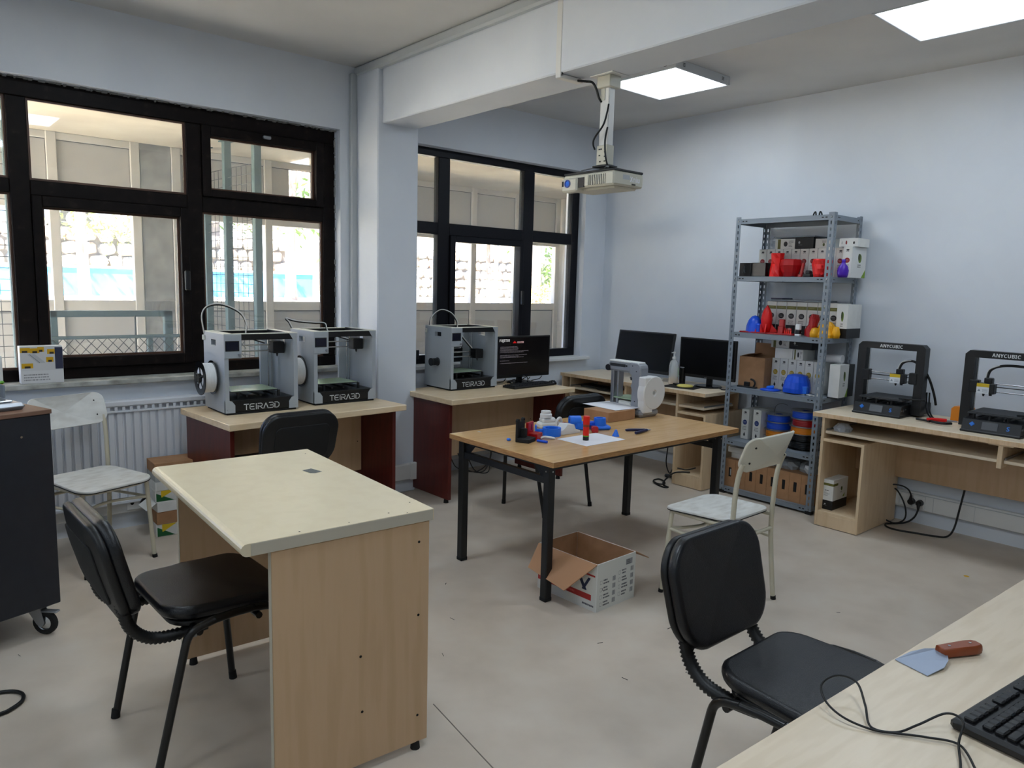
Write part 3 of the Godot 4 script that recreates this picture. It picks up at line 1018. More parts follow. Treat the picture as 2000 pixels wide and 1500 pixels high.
# ------------------------------------------------------------------ desks
func near_desk() -> void:
	var t := thing("writing_desk", "cream topped beech desk with a rounded front edge and a label stuck on top", "desk", Vector3(-2.372, 0, -1.022), -2.7)
	# local: x right, z towards the sitter
	var w := 1.0
	var d := 0.60
	var h := 0.80
	var top := mb()
	var prof := PackedVector2Array()
	for p in [Vector2(-d / 2, 0), Vector2(-d / 2, 0.036)]:
		prof.append(p)
	for i in 9:
		var a := PI / 2 - PI * i / 8.0
		prof.append(Vector2(d / 2 - 0.018 + cos(a) * 0.018, 0.018 + sin(a) * 0.018))
	top.X = Transform3D(Basis(Vector3(0, 0, 1), Vector3.UP, Vector3(-1, 0, 0)), Vector3(0, h - 0.036, 0))
	top.extrude(prof, -w / 2 + 0.002, w / 2 - 0.002)
	part(t, "desk_top", top, M.cream_top)
	for s in [-1.0, 1.0]:
		part(t, "edge_band", mb().cbox(Vector3(s * (w / 2 - 0.0008), h - 0.018, -0.012), Vector3(0.0016, 0.034, d - 0.03), 0.0005), M.edge_band)
	for s in [-1.0, 1.0]:
		part(t, "side_panel", mb().cbox(Vector3(s * (w / 2 - 0.016), 0.395, -0.035), Vector3(0.020, 0.736, 0.505), 0.0015), M.beech_v)
		part(t, "edge_strip", mb().box(Vector3(s * (w / 2 - 0.016), 0.395, 0.2185), Vector3(0.020, 0.735, 0.0012)), M.edge_band)
		for z in [-0.25, 0.18]:
			part(t, "foot", mb().cyl(Vector3(s * (w / 2 - 0.018), 0.0, z), Vector3(s * (w / 2 - 0.018), 0.029, z), 0.016, 0.013, 10), M.rubber)
	part(t, "modesty_panel", mb().cbox(Vector3(0, 0.52, -0.24), Vector3(w - 0.055, 0.44, 0.018), 0.0015), M.beech_v)
	var holes := mb()
	for q in [[0.38, -0.05], [0.20, -0.055], [0.70, -0.25], [0.46, -0.25], [0.12, -0.25]]:
		holes.cyl(Vector3(w / 2 - 0.0062, q[0], q[1]), Vector3(w / 2 - 0.0054, q[0], q[1]), 0.0045, 0.0045, 8)
	part(t, "screw_holes", holes, M.hole)
	var specks := mb()
	rng.seed = 3
	for q in [[0.478, 0.13, 0.003], [0.480, -0.02, 0.0022], [0.462, -0.16, 0.0032], [0.489, -0.21, 0.002], [0.40, -0.27, 0.0025]]:
		specks.cyl(Vector3(q[0], h - 0.0002, q[1]), Vector3(q[0], h + 0.0004, q[1]), q[2], q[2], 6)
	specks.cyl(Vector3(-0.42, h - 0.0002, -0.26), Vector3(-0.42, h + 0.0004, -0.26), 0.003, 0.003, 6)
	part(t, "chips", specks, M.hole)
	var im := img_tex(96, 64, Color(0.33, 0.34, 0.33))
	for y in 16:
		im.fill_rect(Rect2i(0, y * 4, 96, 1), Color(0.42, 0.43, 0.42))
	scribble(im, 8, 8, 80, 7, 7, Color(0.52, 0.53, 0.52), 4)
	var st := mb()
	st.X = Transform3D(Basis(Vector3.UP, 0.25), Vector3(-0.14, h + 0.0006, -0.17))
	st.quad(Vector3(-0.033, 0, 0.02), Vector3(0.02, 0, 0.024), Vector3(0.033, 0, 0.012), Vector3(0.033, 0, -0.02))
	st.tri(Vector3(-0.033, 0, 0.02), Vector3(0.033, 0, -0.02), Vector3(-0.033, 0, -0.02), Vector2(0, 1), Vector2(1, 0), Vector2(0, 0))
	part(t, "sticker", st, printed("sticker", im), "torn grey sticker")

func wine_desk(called: String, label: String, x0: float, x1: float, z0: float, z1: float, yaw: float) -> Node3D:
	# top from x0 (front) back to x1, z0 (near) to z1 (far)
	var o := Vector3((x0 + x1) / 2, 0, (z0 + z1) / 2)
	var d := absf(x1 - x0)
	var w := absf(z1 - z0)
	var t := thing(called, label, "desk", o, yaw, "desks with maple tops and dark red side panels")
	part(t, "desk_top", mb().cbox(Vector3(0, 0.717, 0), Vector3(d, 0.036, w), 0.003), M.maple_top)
	for s in [-1.0, 1.0]:
		part(t, "side_panel", mb().cbox(Vector3(-0.035, 0.362, s * (w / 2 - 0.045)), Vector3(d - 0.07, 0.672, 0.025), 0.002), M.mahogany)
		for x in [-d / 2 + 0.05, d / 2 - 0.11]:
			part(t, "foot", mb().cyl(Vector3(x, 0, s * (w / 2 - 0.045)), Vector3(x, 0.028, s * (w / 2 - 0.045)), 0.018, 0.014, 10), M.rubber)
	var mp := part(t, "modesty_panel", mb().cbox(Vector3(-0.10, 0.47, 0), Vector3(0.018, 0.46, w - 0.12), 0.002), M.beech_v)
	var hs := mb()
	for s in [-1.0, 1.0]:
		hs.cyl(Vector3(-0.0915, 0.44, s * (w / 2 - 0.09)), Vector3(-0.0905, 0.44, s * (w / 2 - 0.09)), 0.004, 0.004, 8)
	part(mp, "screw_caps", hs, M.hole)
	return t

func computer_desk(t: Node3D, w: float, d: float, cab: Array, dividers: Array) -> void:
	# local x along the front (0 .. w), z from 0 (front) to -d; cab = list of [x0, x1] cupboards without a door
	var h := 0.745
	part(t, "desk_top", mb().cspan(Vector3(0, h - 0.028, 0), Vector3(w, h, -d), 0.003), M.maple_pale)
	part(t, "front_edge", mb().cspan(Vector3(0.0005, h - 0.0275, 0), Vector3(w - 0.0005, h - 0.0005, 0.0015), 0.0005), M.maple)
	part(t, "modesty_panel", mb().cspan(Vector3(0.05, 0.31, -d + 0.06), Vector3(w - 0.02, h - 0.028, -d + 0.078), 0.002), M.beech_v)
	for x in dividers:
		part(t, "hanger", mb().cspan(Vector3(x - 0.012, h - 0.16, -0.012), Vector3(x + 0.012, h - 0.036, -d + 0.08), 0.002), M.maple_pale_v)
		part(t, "hanger_plate", mb().cspan(Vector3(x - 0.06, h - 0.036, -0.012), Vector3(x + 0.06, h - 0.028, -d + 0.08), 0.001), M.maple_pale_v)
	for c in cab:
		var x0: float = c[0]
		var x1: float = c[1]
		part(t, "side_panel", mb().cspan(Vector3(x0, 0.004, -0.02), Vector3(x0 + 0.018, h - 0.028, -d + 0.02), 0.0015), M.maple_pale_v)
		part(t, "cupboard_side", mb().cspan(Vector3(x1 - 0.018, 0.004, -0.02), Vector3(x1, h - 0.165, -d + 0.02), 0.0015), M.maple_pale_v)
		part(t, "cupboard_floor", mb().cspan(Vector3(x0 + 0.018, 0.085, -0.022), Vector3(x1 - 0.018, 0.103, -d + 0.02), 0.001), M.maple_pale_v)
		part(t, "plinth", mb().cspan(Vector3(x0 + 0.018, 0.004, -0.021), Vector3(x1 - 0.018, 0.085, -0.037), 0.001), M.maple_pale_v)
		part(t, "cupboard_lid", mb().cspan(Vector3(x0 + 0.018, h - 0.183, -0.021), Vector3(x1 - 0.018, h - 0.165, -d + 0.02), 0.001), M.maple_pale_v)
		part(t, "cupboard_back", mb().cspan(Vector3(x0 + 0.018, 0.10, -d + 0.02), Vector3(x1 - 0.018, h - 0.183, -d + 0.026), 0.001), M.maple_pale_v)

func keyboard_tray(t: Node3D, x0: float, x1: float, d: float) -> void:
	part(t, "keyboard_tray", mb().cspan(Vector3(x0, 0.612, -0.035), Vector3(x1, 0.630, -d + 0.12), 0.002), M.maple_pale)
	for x in [x0 + 0.004, x1 - 0.004]:
		part(t, "tray_rail", mb().span(Vector3(x - 0.004, 0.630, -0.05), Vector3(x + 0.004, 0.64, -d + 0.14)), M.brushed)

func desks() -> void:
	near_desk()
	wine_desk("printer_desk", "maple topped desk with dark red sides below the brown framed window", -3.90, -4.565, -1.36, -2.51, 4.0)
	wine_desk("printer_desk", "maple topped desk with dark red sides carrying the lit monitor", -3.95, -4.56, -2.88, -4.065, 1.0)
	var t := thing("computer_desk", "long pale maple computer desk in the corner with two dark monitors", "desk", Vector3(-4.70, 0, -4.635), 0)
	computer_desk(t, 1.53, 0.545, [[1.255, 1.53]], [0.75])
	part(t, "side_panel", mb().cspan(Vector3(0.0, 0.004, -0.02), Vector3(0.018, 0.717, -0.525), 0.0015), M.maple_pale_v)
	part(t, "side_panel", mb().cspan(Vector3(0.06, 0.004, -0.06), Vector3(0.078, 0.717, -0.525), 0.0015), M.maple_pale_v)
	part(t, "shelf_board", mb().cspan(Vector3(0.078, 0.545, -0.06), Vector3(0.74, 0.563, -0.40), 0.0015), M.maple_pale_v)
	keyboard_tray(t, 0.08, 0.73, 0.545)
	keyboard_tray(t, 0.77, 1.50, 0.545)
	t = thing("computer_desk", "long pale maple computer desk with two black open-frame printers", "desk", Vector3(-2.305, 0, -4.575), 0)
	computer_desk(t, 2.35, 0.60, [[0.055, 0.335]], [1.06])
	keyboard_tray(t, 0.075, 1.045, 0.60)
	keyboard_tray(t, 1.075, 2.0, 0.60)
	# the desk in front of the viewer
	t = thing("front_desk", "broad pale wooden desk with scraper, keyboard and thin cable", "desk", Vector3(-0.20, 0, -1.55), -2.6)
	part(t, "desk_top", mb().cbox(Vector3(0, 0.727, 0), Vector3(0.76, 0.036, 2.3), 0.003), M.desk_near)
	for z in [-1.05, 1.05]:
		part(t, "side_panel", mb().cbox(Vector3(0.03, 0.357, z), Vector3(0.62, 0.70, 0.022), 0.002), M.maple)
	part(t, "modesty_panel", mb().cbox(Vector3(0.22, 0.48, 0), Vector3(0.018, 0.45, 2.07), 0.002), M.maple)

# ------------------------------------------------------------------ work table
func work_table() -> void:
	var t := thing("work_table", "wood topped work table on black steel legs", "table", Vector3(-2.79, 0, -3.0875), 0)
	var w := 0.81
	var l := 1.525
	part(t, "table_top", mb().cbox(Vector3(0, 0.6865, 0), Vector3(w, 0.027, l), 0.002), M.table_top)
	var e := mb()
	e.box(Vector3(w / 2 + 0.0006, 0.6865, 0), Vector3(0.0012, 0.024, l - 0.006))
	e.box(Vector3(0, 0.6865, l / 2 + 0.0006), Vector3(w - 0.006, 0.024, 0.0012))
	part(t, "raw_edge", e, M.ply_edge, "raw brown chipboard edge")
	var chip := mb()
	for q in [[Vector3(-0.35, 0.7003, 0.60), 0.022], [Vector3(0.385, 0.6985, 0.02), 0.016], [Vector3(0.36, 0.6985, 0.70), 0.010]]:
		chip.cbox(q[0], Vector3(q[1], 0.0012, q[1] * 0.6), 0.0005)
	part(t, "chips", chip, M.edge_band)
	var fr := mb()
	var lx := 0.335
	var lz := [0.715, -0.655]
	for s in [-1.0, 1.0]:
		part(t, "frame_rail", mb().cspan(Vector3(s * lx - 0.015, 0.645, lz[0]), Vector3(s * lx + 0.015, 0.672, lz[1]), 0.002), M.table_steel)
		part(t, "support_strip", mb().cspan(Vector3(s * lx - 0.016, 0.6725, lz[0]), Vector3(s * lx + 0.016, 0.6728, lz[1]), 0.001), M.table_steel)
	for z in lz:
		part(t, "frame_rail", mb().cspan(Vector3(-lx, 0.575, z - 0.012), Vector3(lx, 0.610, z + 0.012), 0.002), M.table_steel)
		part(t, "frame_rail", mb().cspan(Vector3(-lx, 0.652, z - 0.008), Vector3(lx, 0.672, z + 0.008), 0.002), M.table_steel)
		for s in [-1.0, 1.0]:
			var leg := mb()
			leg.cspan(Vector3(s * lx - 0.021, 0.012, z - 0.021), Vector3(s * lx + 0.021, 0.671, z + 0.021), 0.004)
			var o := part(t, "leg", leg, M.table_steel)
			part(o, "foot_cap", mb().cspan(Vector3(s * lx - 0.022, 0.0, z - 0.022), Vector3(s * lx + 0.022, 0.02, z + 0.022), 0.003), M.rubber)
			var g := mb()
			g.X = Transform3D(Basis.IDENTITY, Vector3(s * lx, 0.672, z))
			g.extrude(PackedVector2Array([Vector2(-s * 0.02, 0), Vector2(-s * 0.12, 0), Vector2(-s * 0.02, -0.10)]), -0.003, 0.003)
			part(o, "gusset", g, M.table_steel)
			part(o, "bolt", mb().cyl(Vector3(s * lx, 0.64, z + 0.0205), Vector3(s * lx, 0.64, z + 0.0235), 0.004, 0.004, 8), M.chrome)
			part(o, "bolt", mb().cyl(Vector3(s * lx + 0.0205, 0.64, z), Vector3(s * lx + 0.0235, 0.64, z), 0.004, 0.004, 8), M.chrome)

# ------------------------------------------------------------------ dark cabinet on wheels
func cabinet() -> void:
	var yaw := 18.0
	var t := thing("tool_cabinet", "dark blue-grey cabinet on swivel castors with a brown top board", "cabinet", Vector3(-3.475, 0, -0.524), yaw)
	# local: the visible face is +x side at x = 0, running along +z
	part(t, "body", mb().cspan(Vector3(-0.62, 0.128, 0.0), Vector3(0.0, 0.935, 0.78), 0.003), M.cabinet_blue)
	part(t, "top_board", mb().cspan(Vector3(-0.625, 0.935, -0.004), Vector3(0.004, 0.953, 0.784), 0.002), M.cabinet_top)
	part(t, "screw", mb().cyl(Vector3(0, 0.855, 0.115), Vector3(0.003, 0.855, 0.115), 0.006, 0.005, 10), M.chrome)
	for q in [[-0.06, 0.07], [-0.06, 0.70], [-0.55, 0.07], [-0.55, 0.70]]:
		var o := Vector3(q[0], 0, q[1])
		var fork := mb()
		fork.cspan(o + Vector3(-0.035, 0.116, -0.045), o + Vector3(0.035, 0.128, 0.045), 0.002)
		for s in [-1.0, 1.0]:
			fork.X = Transform3D(Basis(Vector3.UP, 0.5), o)
			var pl := PackedVector2Array([Vector2(-0.03, 0.117), Vector2(0.03, 0.117), Vector2(0.045, 0.055), Vector2(0.03, 0.035), Vector2(0.012, 0.05)])
			fork.extrude(pl, s * 0.018 - 0.0015, s * 0.018 + 0.0015)
			fork.X = Transform3D()
		var c := part(t, "castor", fork, M.galvanised, "galvanised swivel castor")
		var wh := mb()
		wh.X = Transform3D(Basis(Vector3.UP, 0.5) * Basis(Vector3.RIGHT, PI / 2), o + Vector3(0.032, 0.052, -0.018).rotated(Vector3.UP, 0.0))
		wh.lathe(PackedVector2Array([Vector2(0.030, -0.011), Vector2(0.046, -0.0115), Vector2(0.0515, -0.006), Vector2(0.0515, 0.006), Vector2(0.046, 0.0115), Vector2(0.030, 0.011)]), Vector3.ZERO, 22)
		part(c, "tyre", wh, M.rubber)
		var hub := mb()
		hub.X = wh.X
		hub.lathe(PackedVector2Array([Vector2(0, -0.012), Vector2(0.010, -0.012), Vector2(0.028, -0.007), Vector2(0.032, -0.009), Vector2(0.032, 0.009), Vector2(0.028, 0.007), Vector2(0.010, 0.012), Vector2(0, 0.012)]), Vector3.ZERO, 18)
		part(c, "wheel_hub", hub, M.chrome)
		if q[0] > -0.3 and q[1] < 0.3:
			var br := mb()
			br.X = Transform3D(Basis(Vector3.UP, 0.5), o)
			br.cspan(Vector3(0.02, 0.098, -0.014), Vector3(0.095, 0.106, 0.014), 0.003)
			part(c, "brake_lever", br, M.galvanised)
	# grey tray of a machine on top, with red clamps
	t = thing("machine_tray", "grey metal machine tray with red clamps lying on the dark cabinet", "machine", Vector3(-3.475, 0.954, -0.524), yaw)
	part(t, "base", mb().cspan(Vector3(-0.58, 0.0, 0.06), Vector3(-0.06, 0.028, 0.72), 0.012), M.silver)
	part(t, "deck", mb().cspan(Vector3(-0.55, 0.028, 0.09), Vector3(-0.10, 0.036, 0.70), 0.004), M.brushed)
	part(t, "side_plate", mb().cspan(Vector3(-0.53, 0.03, 0.062), Vector3(-0.22, 0.085, 0.07), 0.002), M.shelf_grey)
	for k in 3:
		part(t, "rail", mb().cspan(Vector3(-0.20 - k * 0.11, 0.036, 0.10), Vector3(-0.19 - k * 0.11, 0.04, 0.68), 0.001), M.black_matte)
	for q in [[-0.27, 0.13], [-0.34, 0.17]]:
		part(t, "clamp", mb().cbox(Vector3(q[0], 0.05, q[1]), Vector3(0.05, 0.022, 0.022), 0.005), M.dark_red, "red clamp")
	# white canister with green cap and a leafy stripe
	var o := thing("detergent_canister", "white canister with dark green grip and green-yellow stripe on the dark cabinet", "canister", Vector3(-3.86, 0.992, -0.335), 10.0)
	var body := mb()
	body.cbox(Vector3(0, 0.085, 0), Vector3(0.15, 0.17, 0.13), 0.02)
	part(o, "body", body, M.white_plastic)
	var stripe := mb()
	stripe.X = Transform3D(Basis(Vector3.RIGHT, 0.0), Vector3(0.0, 0.03, 0.0))
	stripe.cbox(Vector3(0, -0.004, 0), Vector3(0.152, 0.012, 0.132), 0.02)
	part(o, "yellow_stripe", stripe, M.yellow)
	var st2 := mb().cbox(Vector3(0, 0.04, 0), Vector3(0.152, 0.014, 0.132), 0.02)
	part(o, "green_stripe", st2, M.leaf_green)
	var neck := mb()
	neck.lathe(PackedVector2Array([Vector2(0.062, 0.17), Vector2(0.060, 0.21), Vector2(0.050, 0.26), Vector2(0.034, 0.33), Vector2(0.026, 0.39), Vector2(0, 0.395)]), Vector3.ZERO, 18, true)
	part(o, "green_grip", neck, M.green)
	part(o, "trigger", mb().cbox(Vector3(0.045, 0.33, 0.0), Vector3(0.02, 0.03, 0.014), 0.004), M.red)
	# loose cable on the floor near the cabinet
	o = solid("floor_cable", mb().tube(curve([Vector3(-2.88, 0.008, 0.35), Vector3(-2.885, 0.008, -0.10), Vector3(-2.898, 0.008, -0.235), Vector3(-2.91, 0.008, -0.272), Vector3(-2.95, 0.008, -0.312), Vector3(-3.01, 0.008, -0.314), Vector3(-3.056, 0.008, -0.26), Vector3(-3.075, 0.008, -0.10), Vector3(-3.03, 0.008, 0.3)], 8), 0.0065, 8), M.cable, "black cable looped on the floor beside the dark cabinet", "cable")

# ------------------------------------------------------------------ grey box-frame printers
const GLYPHS := {
	"T": [[0, 1, 0.85, 1], [0.43, 0.82, 0.43, 0]],
	"E": [[0.8, 1, 0.2, 1, 0, 0.8, 0, 0.2, 0.2, 0, 0.8, 0], [0.2, 0.5, 0.72, 0.5]],
	"I": [[0.1, 0, 0.1, 1]],
	"R": [[0, 0, 0, 0.62], [0, 1, 0.6, 1, 0.8, 0.82, 0.8, 0.62, 0.6, 0.45, 0.22, 0.45], [0.42, 0.42, 0.82, 0]],
	"A": [[0, 0, 0.42, 1, 0.84, 0]],
	"3": [[0, 1, 0.62, 1, 0.8, 0.82, 0.8, 0.66, 0.62, 0.5, 0.2, 0.5], [0.62, 0.5, 0.8, 0.34, 0.8, 0.18, 0.62, 0, 0, 0]],
	"D": [[0, 0, 0, 0.72], [0, 1, 0.5, 1, 0.82, 0.72, 0.82, 0.28, 0.5, 0, 0.22, 0]],
}

func stroke_word(b: MB, word: String, x: float, y: float, z: float, h: float) -> void:
	# letters standing in the local xy plane, x growing to the right
	for ch in word:
		var g: Array = GLYPHS[ch]
		for line in g:
			for i in range(0, line.size() - 2, 2):
				var a := Vector2(line[i], line[i + 1]) * h
				var c := Vector2(line[i + 2], line[i + 3]) * h
				var d := (c - a).normalized() * h * 0.06
				var nn := Vector2(-d.y, d.x).normalized() * h * 0.075
				a -= d
				c += d
				var o := Vector2(x, y)
				var q := PackedVector2Array([o + a - nn, o + c - nn, o + c + nn, o + a + nn])
				b.quad(Vector3(q[0].x, q[0].y, z), Vector3(q[1].x, q[1].y, z), Vector3(q[2].x, q[2].y, z), Vector3(q[3].x, q[3].y, z))
		x += h * (0.45 if ch == "I" else 1.08)

func box_printer(label: String, at: Vector3, yaw: float, spool: String, head_low: bool, tube_pts: Array) -> Node3D:
	# local: front +z at z = 0, body back to z = -D, x right; origin in the middle of the front edge on the desk
	var t := thing("box_frame_printer", label, "printer", at, yaw, "grey box-frame 3D printers")
	var W := 0.43
	var H := 0.455
	var D := 0.33
	var th := 0.024
	# side panels with a handle slot: built from bars round the slot
	for s in [-1.0, 1.0]:
		var b := mb()
		var x0: float = s * (W / 2)
		var x1: float = s * (W / 2 - th)
		var hz0 := -0.125
		var hz1 := -0.205
		var hy0 := 0.385
		var hy1 := 0.418
		b.span(Vector3(x0, 0.012, 0), Vector3(x1, hy0, -D))
		b.span(Vector3(x0, hy1, 0), Vector3(x1, H, -D))
		b.span(Vector3(x0, hy0, 0), Vector3(x1, hy1, hz0))
		b.span(Vector3(x0, hy0, hz1), Vector3(x1, hy1, -D))
		var sp := part(t, "side_panel", b, M.printer_grey)
		# front corner shoes of the side panel
		var shoe := mb()
		shoe.extrude(PackedVector2Array([Vector2(s * (W / 2), 0.012), Vector2(s * (W / 2 - 0.055), 0.012), Vector2(s * (W / 2 - 0.055), 0.055), Vector2(s * (W / 2 - 0.038), 0.078), Vector2(s * (W / 2 - 0.024), 0.082), Vector2(s * (W / 2), 0.082)]), -0.012, 0.0015)
		part(sp, "corner_shoe", shoe, M.printer_grey)
		var sh2 := mb()
		sh2.extrude(PackedVector2Array([Vector2(s * (W / 2), H), Vector2(s * (W / 2 - 0.05), H), Vector2(s * (W / 2 - 0.024), H - 0.04), Vector2(s * (W / 2), H - 0.045)]), -0.012, 0.0015)
		part(sp, "corner_shoe", sh2, M.printer_grey)
		var screws := mb()
		for q in [[0.03, 0.0022], [0.435, 0.0022]]:
			screws.cyl(Vector3(s * (W / 2 - 0.012), q[0], 0.001), Vector3(s * (W / 2 - 0.012), q[0], 0.0028), 0.0035, 0.003, 8)
		part(sp, "screws", screws, M.brushed)
	# base drawer with the name
	part(t, "base", mb().cspan(Vector3(-W / 2 + 0.04, 0.012, -0.004), Vector3(W / 2 - 0.04, 0.075, -D + 0.01), 0.004), M.printer_black)
	part(t, "base_deck", mb().cspan(Vector3(-W / 2 + th, 0.07, -0.004), Vector3(W / 2 - th, 0.082, -D + 0.01), 0.002), M.printer_black)
	var lt := mb()
	stroke_word(lt, "TEIRA3D", -0.108, 0.024, -0.0034, 0.031)
	part(t, "name_lettering", lt, M.letter_white, "light lettering reading TEIRA3D")
	part(t, "feet_plate", mb().cspan(Vector3(-W / 2 + 0.01, 0.0, -0.005), Vector3(W / 2 - 0.01, 0.012, -D + 0.01), 0.002), M.rubber)
	# top frame: pale plate with a black inner rim
	var tp := mb()
	for s in [-1.0, 1.0]:
		tp.span(Vector3(s * (W / 2), H, 0), Vector3(s * (W / 2 - 0.055), H + 0.004, -D))
	tp.span(Vector3(-W / 2 + 0.055, H, 0), Vector3(W / 2 - 0.055, H + 0.004, -0.03))
	tp.span(Vector3(-W / 2 + 0.055, H, -D + 0.03), Vector3(W / 2 - 0.055, H + 0.004, -D))
	part(t, "top_plate", tp, M.printer_lip)
	var rim := mb()
	for s in [-1.0, 1.0]:
		rim.span(Vector3(s * (W / 2 - 0.050), H - 0.03, -0.02), Vector3(s * (W / 2 - 0.057), H + 0.005, -D + 0.02))
	rim.span(Vector3(-W / 2 + th, H - 0.034, -0.002), Vector3(W / 2 - th, H - 0.0005, -0.022))
	rim.span(Vector3(-W / 2 + th, H - 0.03, -D + 0.024), Vector3(W / 2 - th, H - 0.0005, -D + 0.002))
	part(t, "top_rim", rim, M.printer_black)
	# rear uprights
	part(t, "rear_upright", mb().cspan(Vector3(W / 2 - th, 0.08, -D + 0.02), Vector3(W / 2 - 0.10, H - 0.03, -D), 0.002), M.printer_grey)
	part(t, "rear_upright", mb().cspan(Vector3(-W / 2 + th, 0.08, -D + 0.02), Vector3(-W / 2 + 0.05, H - 0.03, -D), 0.002), M.printer_grey)
	# control box with lcd
	var cb := part(t, "control_box", mb().cspan(Vector3(-W / 2 - 0.0005, H - 0.135, -0.03), Vector3(-W / 2 + 0.098, H + 0.0005, 0.003), 0.003), M.printer_grey)
	part(cb, "screen_bezel", mb().cspan(Vector3(-W / 2 + 0.006, H - 0.094, 0.002), Vector3(-W / 2 + 0.084, H - 0.036, 0.0045), 0.001), M.black_plastic)
	part(cb, "screen", mb().cspan(Vector3(-W / 2 + 0.011, H - 0.088, 0.0045), Vector3(-W / 2 + 0.079, H - 0.042, 0.005), 0.0002), M.lcd, "small dark blue display")
	part(cb, "knob", mb().cyl(Vector3(-W / 2 + 0.083, H - 0.115, 0.002), Vector3(-W / 2 + 0.083, H - 0.115, 0.016), 0.0085, 0.007, 14), M.brushed)
	# gantry, head and rods
	var gy := 0.25 if head_low else 0.365
	var rods := mb()
	for k in [0.0, 0.035]:
		rods.cyl(Vector3(-W / 2 + th, gy + k - 0.02, -0.15), Vector3(W / 2 - th, gy + k - 0.02, -0.15), 0.004, 0.004, 8)
	part(t, "gantry_rods", rods, M.steel_rod)
	part(t, "gantry_end", mb().cspan(Vector3(-W / 2 + th, gy - 0.04, -0.13), Vector3(-W / 2 + th + 0.028, gy + 0.035, -0.18), 0.003), M.printer_black)
	var hx := 0.145 if not head_low else 0.125
	var hd := mb().cspan(Vector3(hx - 0.035, gy - 0.035, -0.10), Vector3(hx + 0.035, gy + 0.035, -0.175), 0.004)
	hd.cyl(Vector3(hx, gy - 0.036, -0.13), Vector3(hx, gy - 0.055, -0.13), 0.008, 0.003, 10)
	part(t, "print_head", hd, M.printer_black)
	var zr := mb()
	zr.cyl(Vector3(W / 2 - th - 0.055, 0.08, -0.24), Vector3(W / 2 - th - 0.055, H - 0.03, -0.24), 0.004, 0.004, 8)
	zr.cyl(Vector3(W / 2 - th - 0.035, 0.08, -0.24), Vector3(W / 2 - th - 0.035, H - 0.03, -0.24), 0.0025, 0.0025, 8)
	part(t, "lift_screws", zr, M.steel_rod)
	if head_low:
		var bl := mb()
		for k in 4:
			bl.cspan(Vector3(-W / 2 + th + 0.004, gy - 0.07 + k * 0.036, -D + 0.03), Vector3(W / 2 - 0.10, gy - 0.044 + k * 0.036, -D + 0.012), 0.002)
		part(t, "rear_slats", bl, M.printer_black)
	# bed with carriage
	var cr := mb()
	for x in [-0.08, 0.0, 0.08]:
		cr.cyl(Vector3(x, 0.098, -0.03), Vector3(x, 0.098, -D + 0.03), 0.006, 0.006, 8)
	for x in [-0.12, 0.12]:
		for z in [-0.06, -0.26]:
			cr.cyl(Vector3(x, 0.08, z), Vector3(x, 0.118, z), 0.009, 0.009, 8)
	cr.cspan(Vector3(-0.13, 0.112, -0.09), Vector3(0.13, 0.118, -0.12), 0.002)
	cr.cspan(Vector3(-0.13, 0.112, -0.20), Vector3(0.13, 0.118, -0.23), 0.002)
	part(t, "bed_carriage", cr, M.black_plastic)
	var bd := part(t, "print_bed", mb().cspan(Vector3(-0.165, 0.118, -0.05), Vector3(0.115, 0.124, -0.28), 0.002), M.print_bed_dark)
	part(bd, "build_sheet", mb().cspan(Vector3(-0.16, 0.124, -0.052), Vector3(0.11, 0.1265, -0.278), 0.0008), M.bed_green, "pale green build sheet")
	# spool on the left side
	if spool == "full":
		var ax := -W / 2
		var o := Vector3(ax, 0.20, -0.165)
		var rot := Basis(Vector3.BACK, PI / 2)
		var sp := mb()
		sp.X = Transform3D(rot, o)
		for y in [0.012, 0.078]:
			sp.lathe(PackedVector2Array([Vector2(0.026, y), Vector2(0.026, y - 0.004), Vector2(0.0, y - 0.004)]), Vector3.ZERO, 18)
			sp.lathe(PackedVector2Array([Vector2(0.062, y + 0.0035), Vector2(0.062, y), Vector2(0.098, y), Vector2(0.098, y + 0.0035), Vector2(0.062, y + 0.0035)]), Vector3.ZERO, 40)
			for k in 5:
				var a := TAU * k / 5.0
				var d := Vector3(cos(a), 0, sin(a))
				sp.tube(PackedVector3Array([d * 0.02 + Vector3(0, y + 0.0018, 0), d * 0.066 + Vector3(0, y + 0.0018, 0)]), 0.008, 6, 0.25)
		sp.lathe(PackedVector2Array([Vector2(0, 0.092), Vector2(0.024, 0.092), Vector2(0.027, 0.086), Vector2(0.027, 0.0)]), Vector3.ZERO, 18)
		var so := part(t, "filament_spool", sp, M.black_gloss, "black spool")
		var fl := mb()
		fl.X = sp.X
		var pr := PackedVector2Array([Vector2(0.03, 0.0155), Vector2(0.084, 0.0155)])
		for k in 15:
			pr.append(Vector2(0.0845 if k % 2 else 0.083, 0.0165 + k * 0.0043))
		pr.append(Vector2(0.03, 0.078))
		fl.lathe(pr, Vector3.ZERO, 40)
		part(so, "filament", fl, M.spool_white, "white filament winding")
	else:
		var hb := mb()
		hb.X = Transform3D(Basis(Vector3.BACK, PI / 2), Vector3(-W / 2, 0.20, -0.165))
		hb.lathe(PackedVector2Array([Vector2(0.031, 0.0), Vector2(0.031, 0.004), Vector2(0.027, 0.008), Vector2(0.026, 0.05), Vector2(0.029, 0.055), Vector2(0.029, 0.062), Vector2(0.0, 0.062)]), Vector3.ZERO, 18)
		part(t, "spool_holder", hb, M.anthracite, "empty dark spool holder")
	# filament guide
	part(t, "filament_guide", mb().cspan(Vector3(-W / 2 - 0.012, H - 0.05, -D + 0.03), Vector3(-W / 2, H - 0.02, -D + 0.008), 0.003), M.printer_lip)
	var pts := []
	for p in tube_pts:
		pts.append(p)
	part(t, "guide_tube", mb().tube(curve(pts, 8), 0.0035, 8), M.cable_white, "white guide tube")
	var dk := []
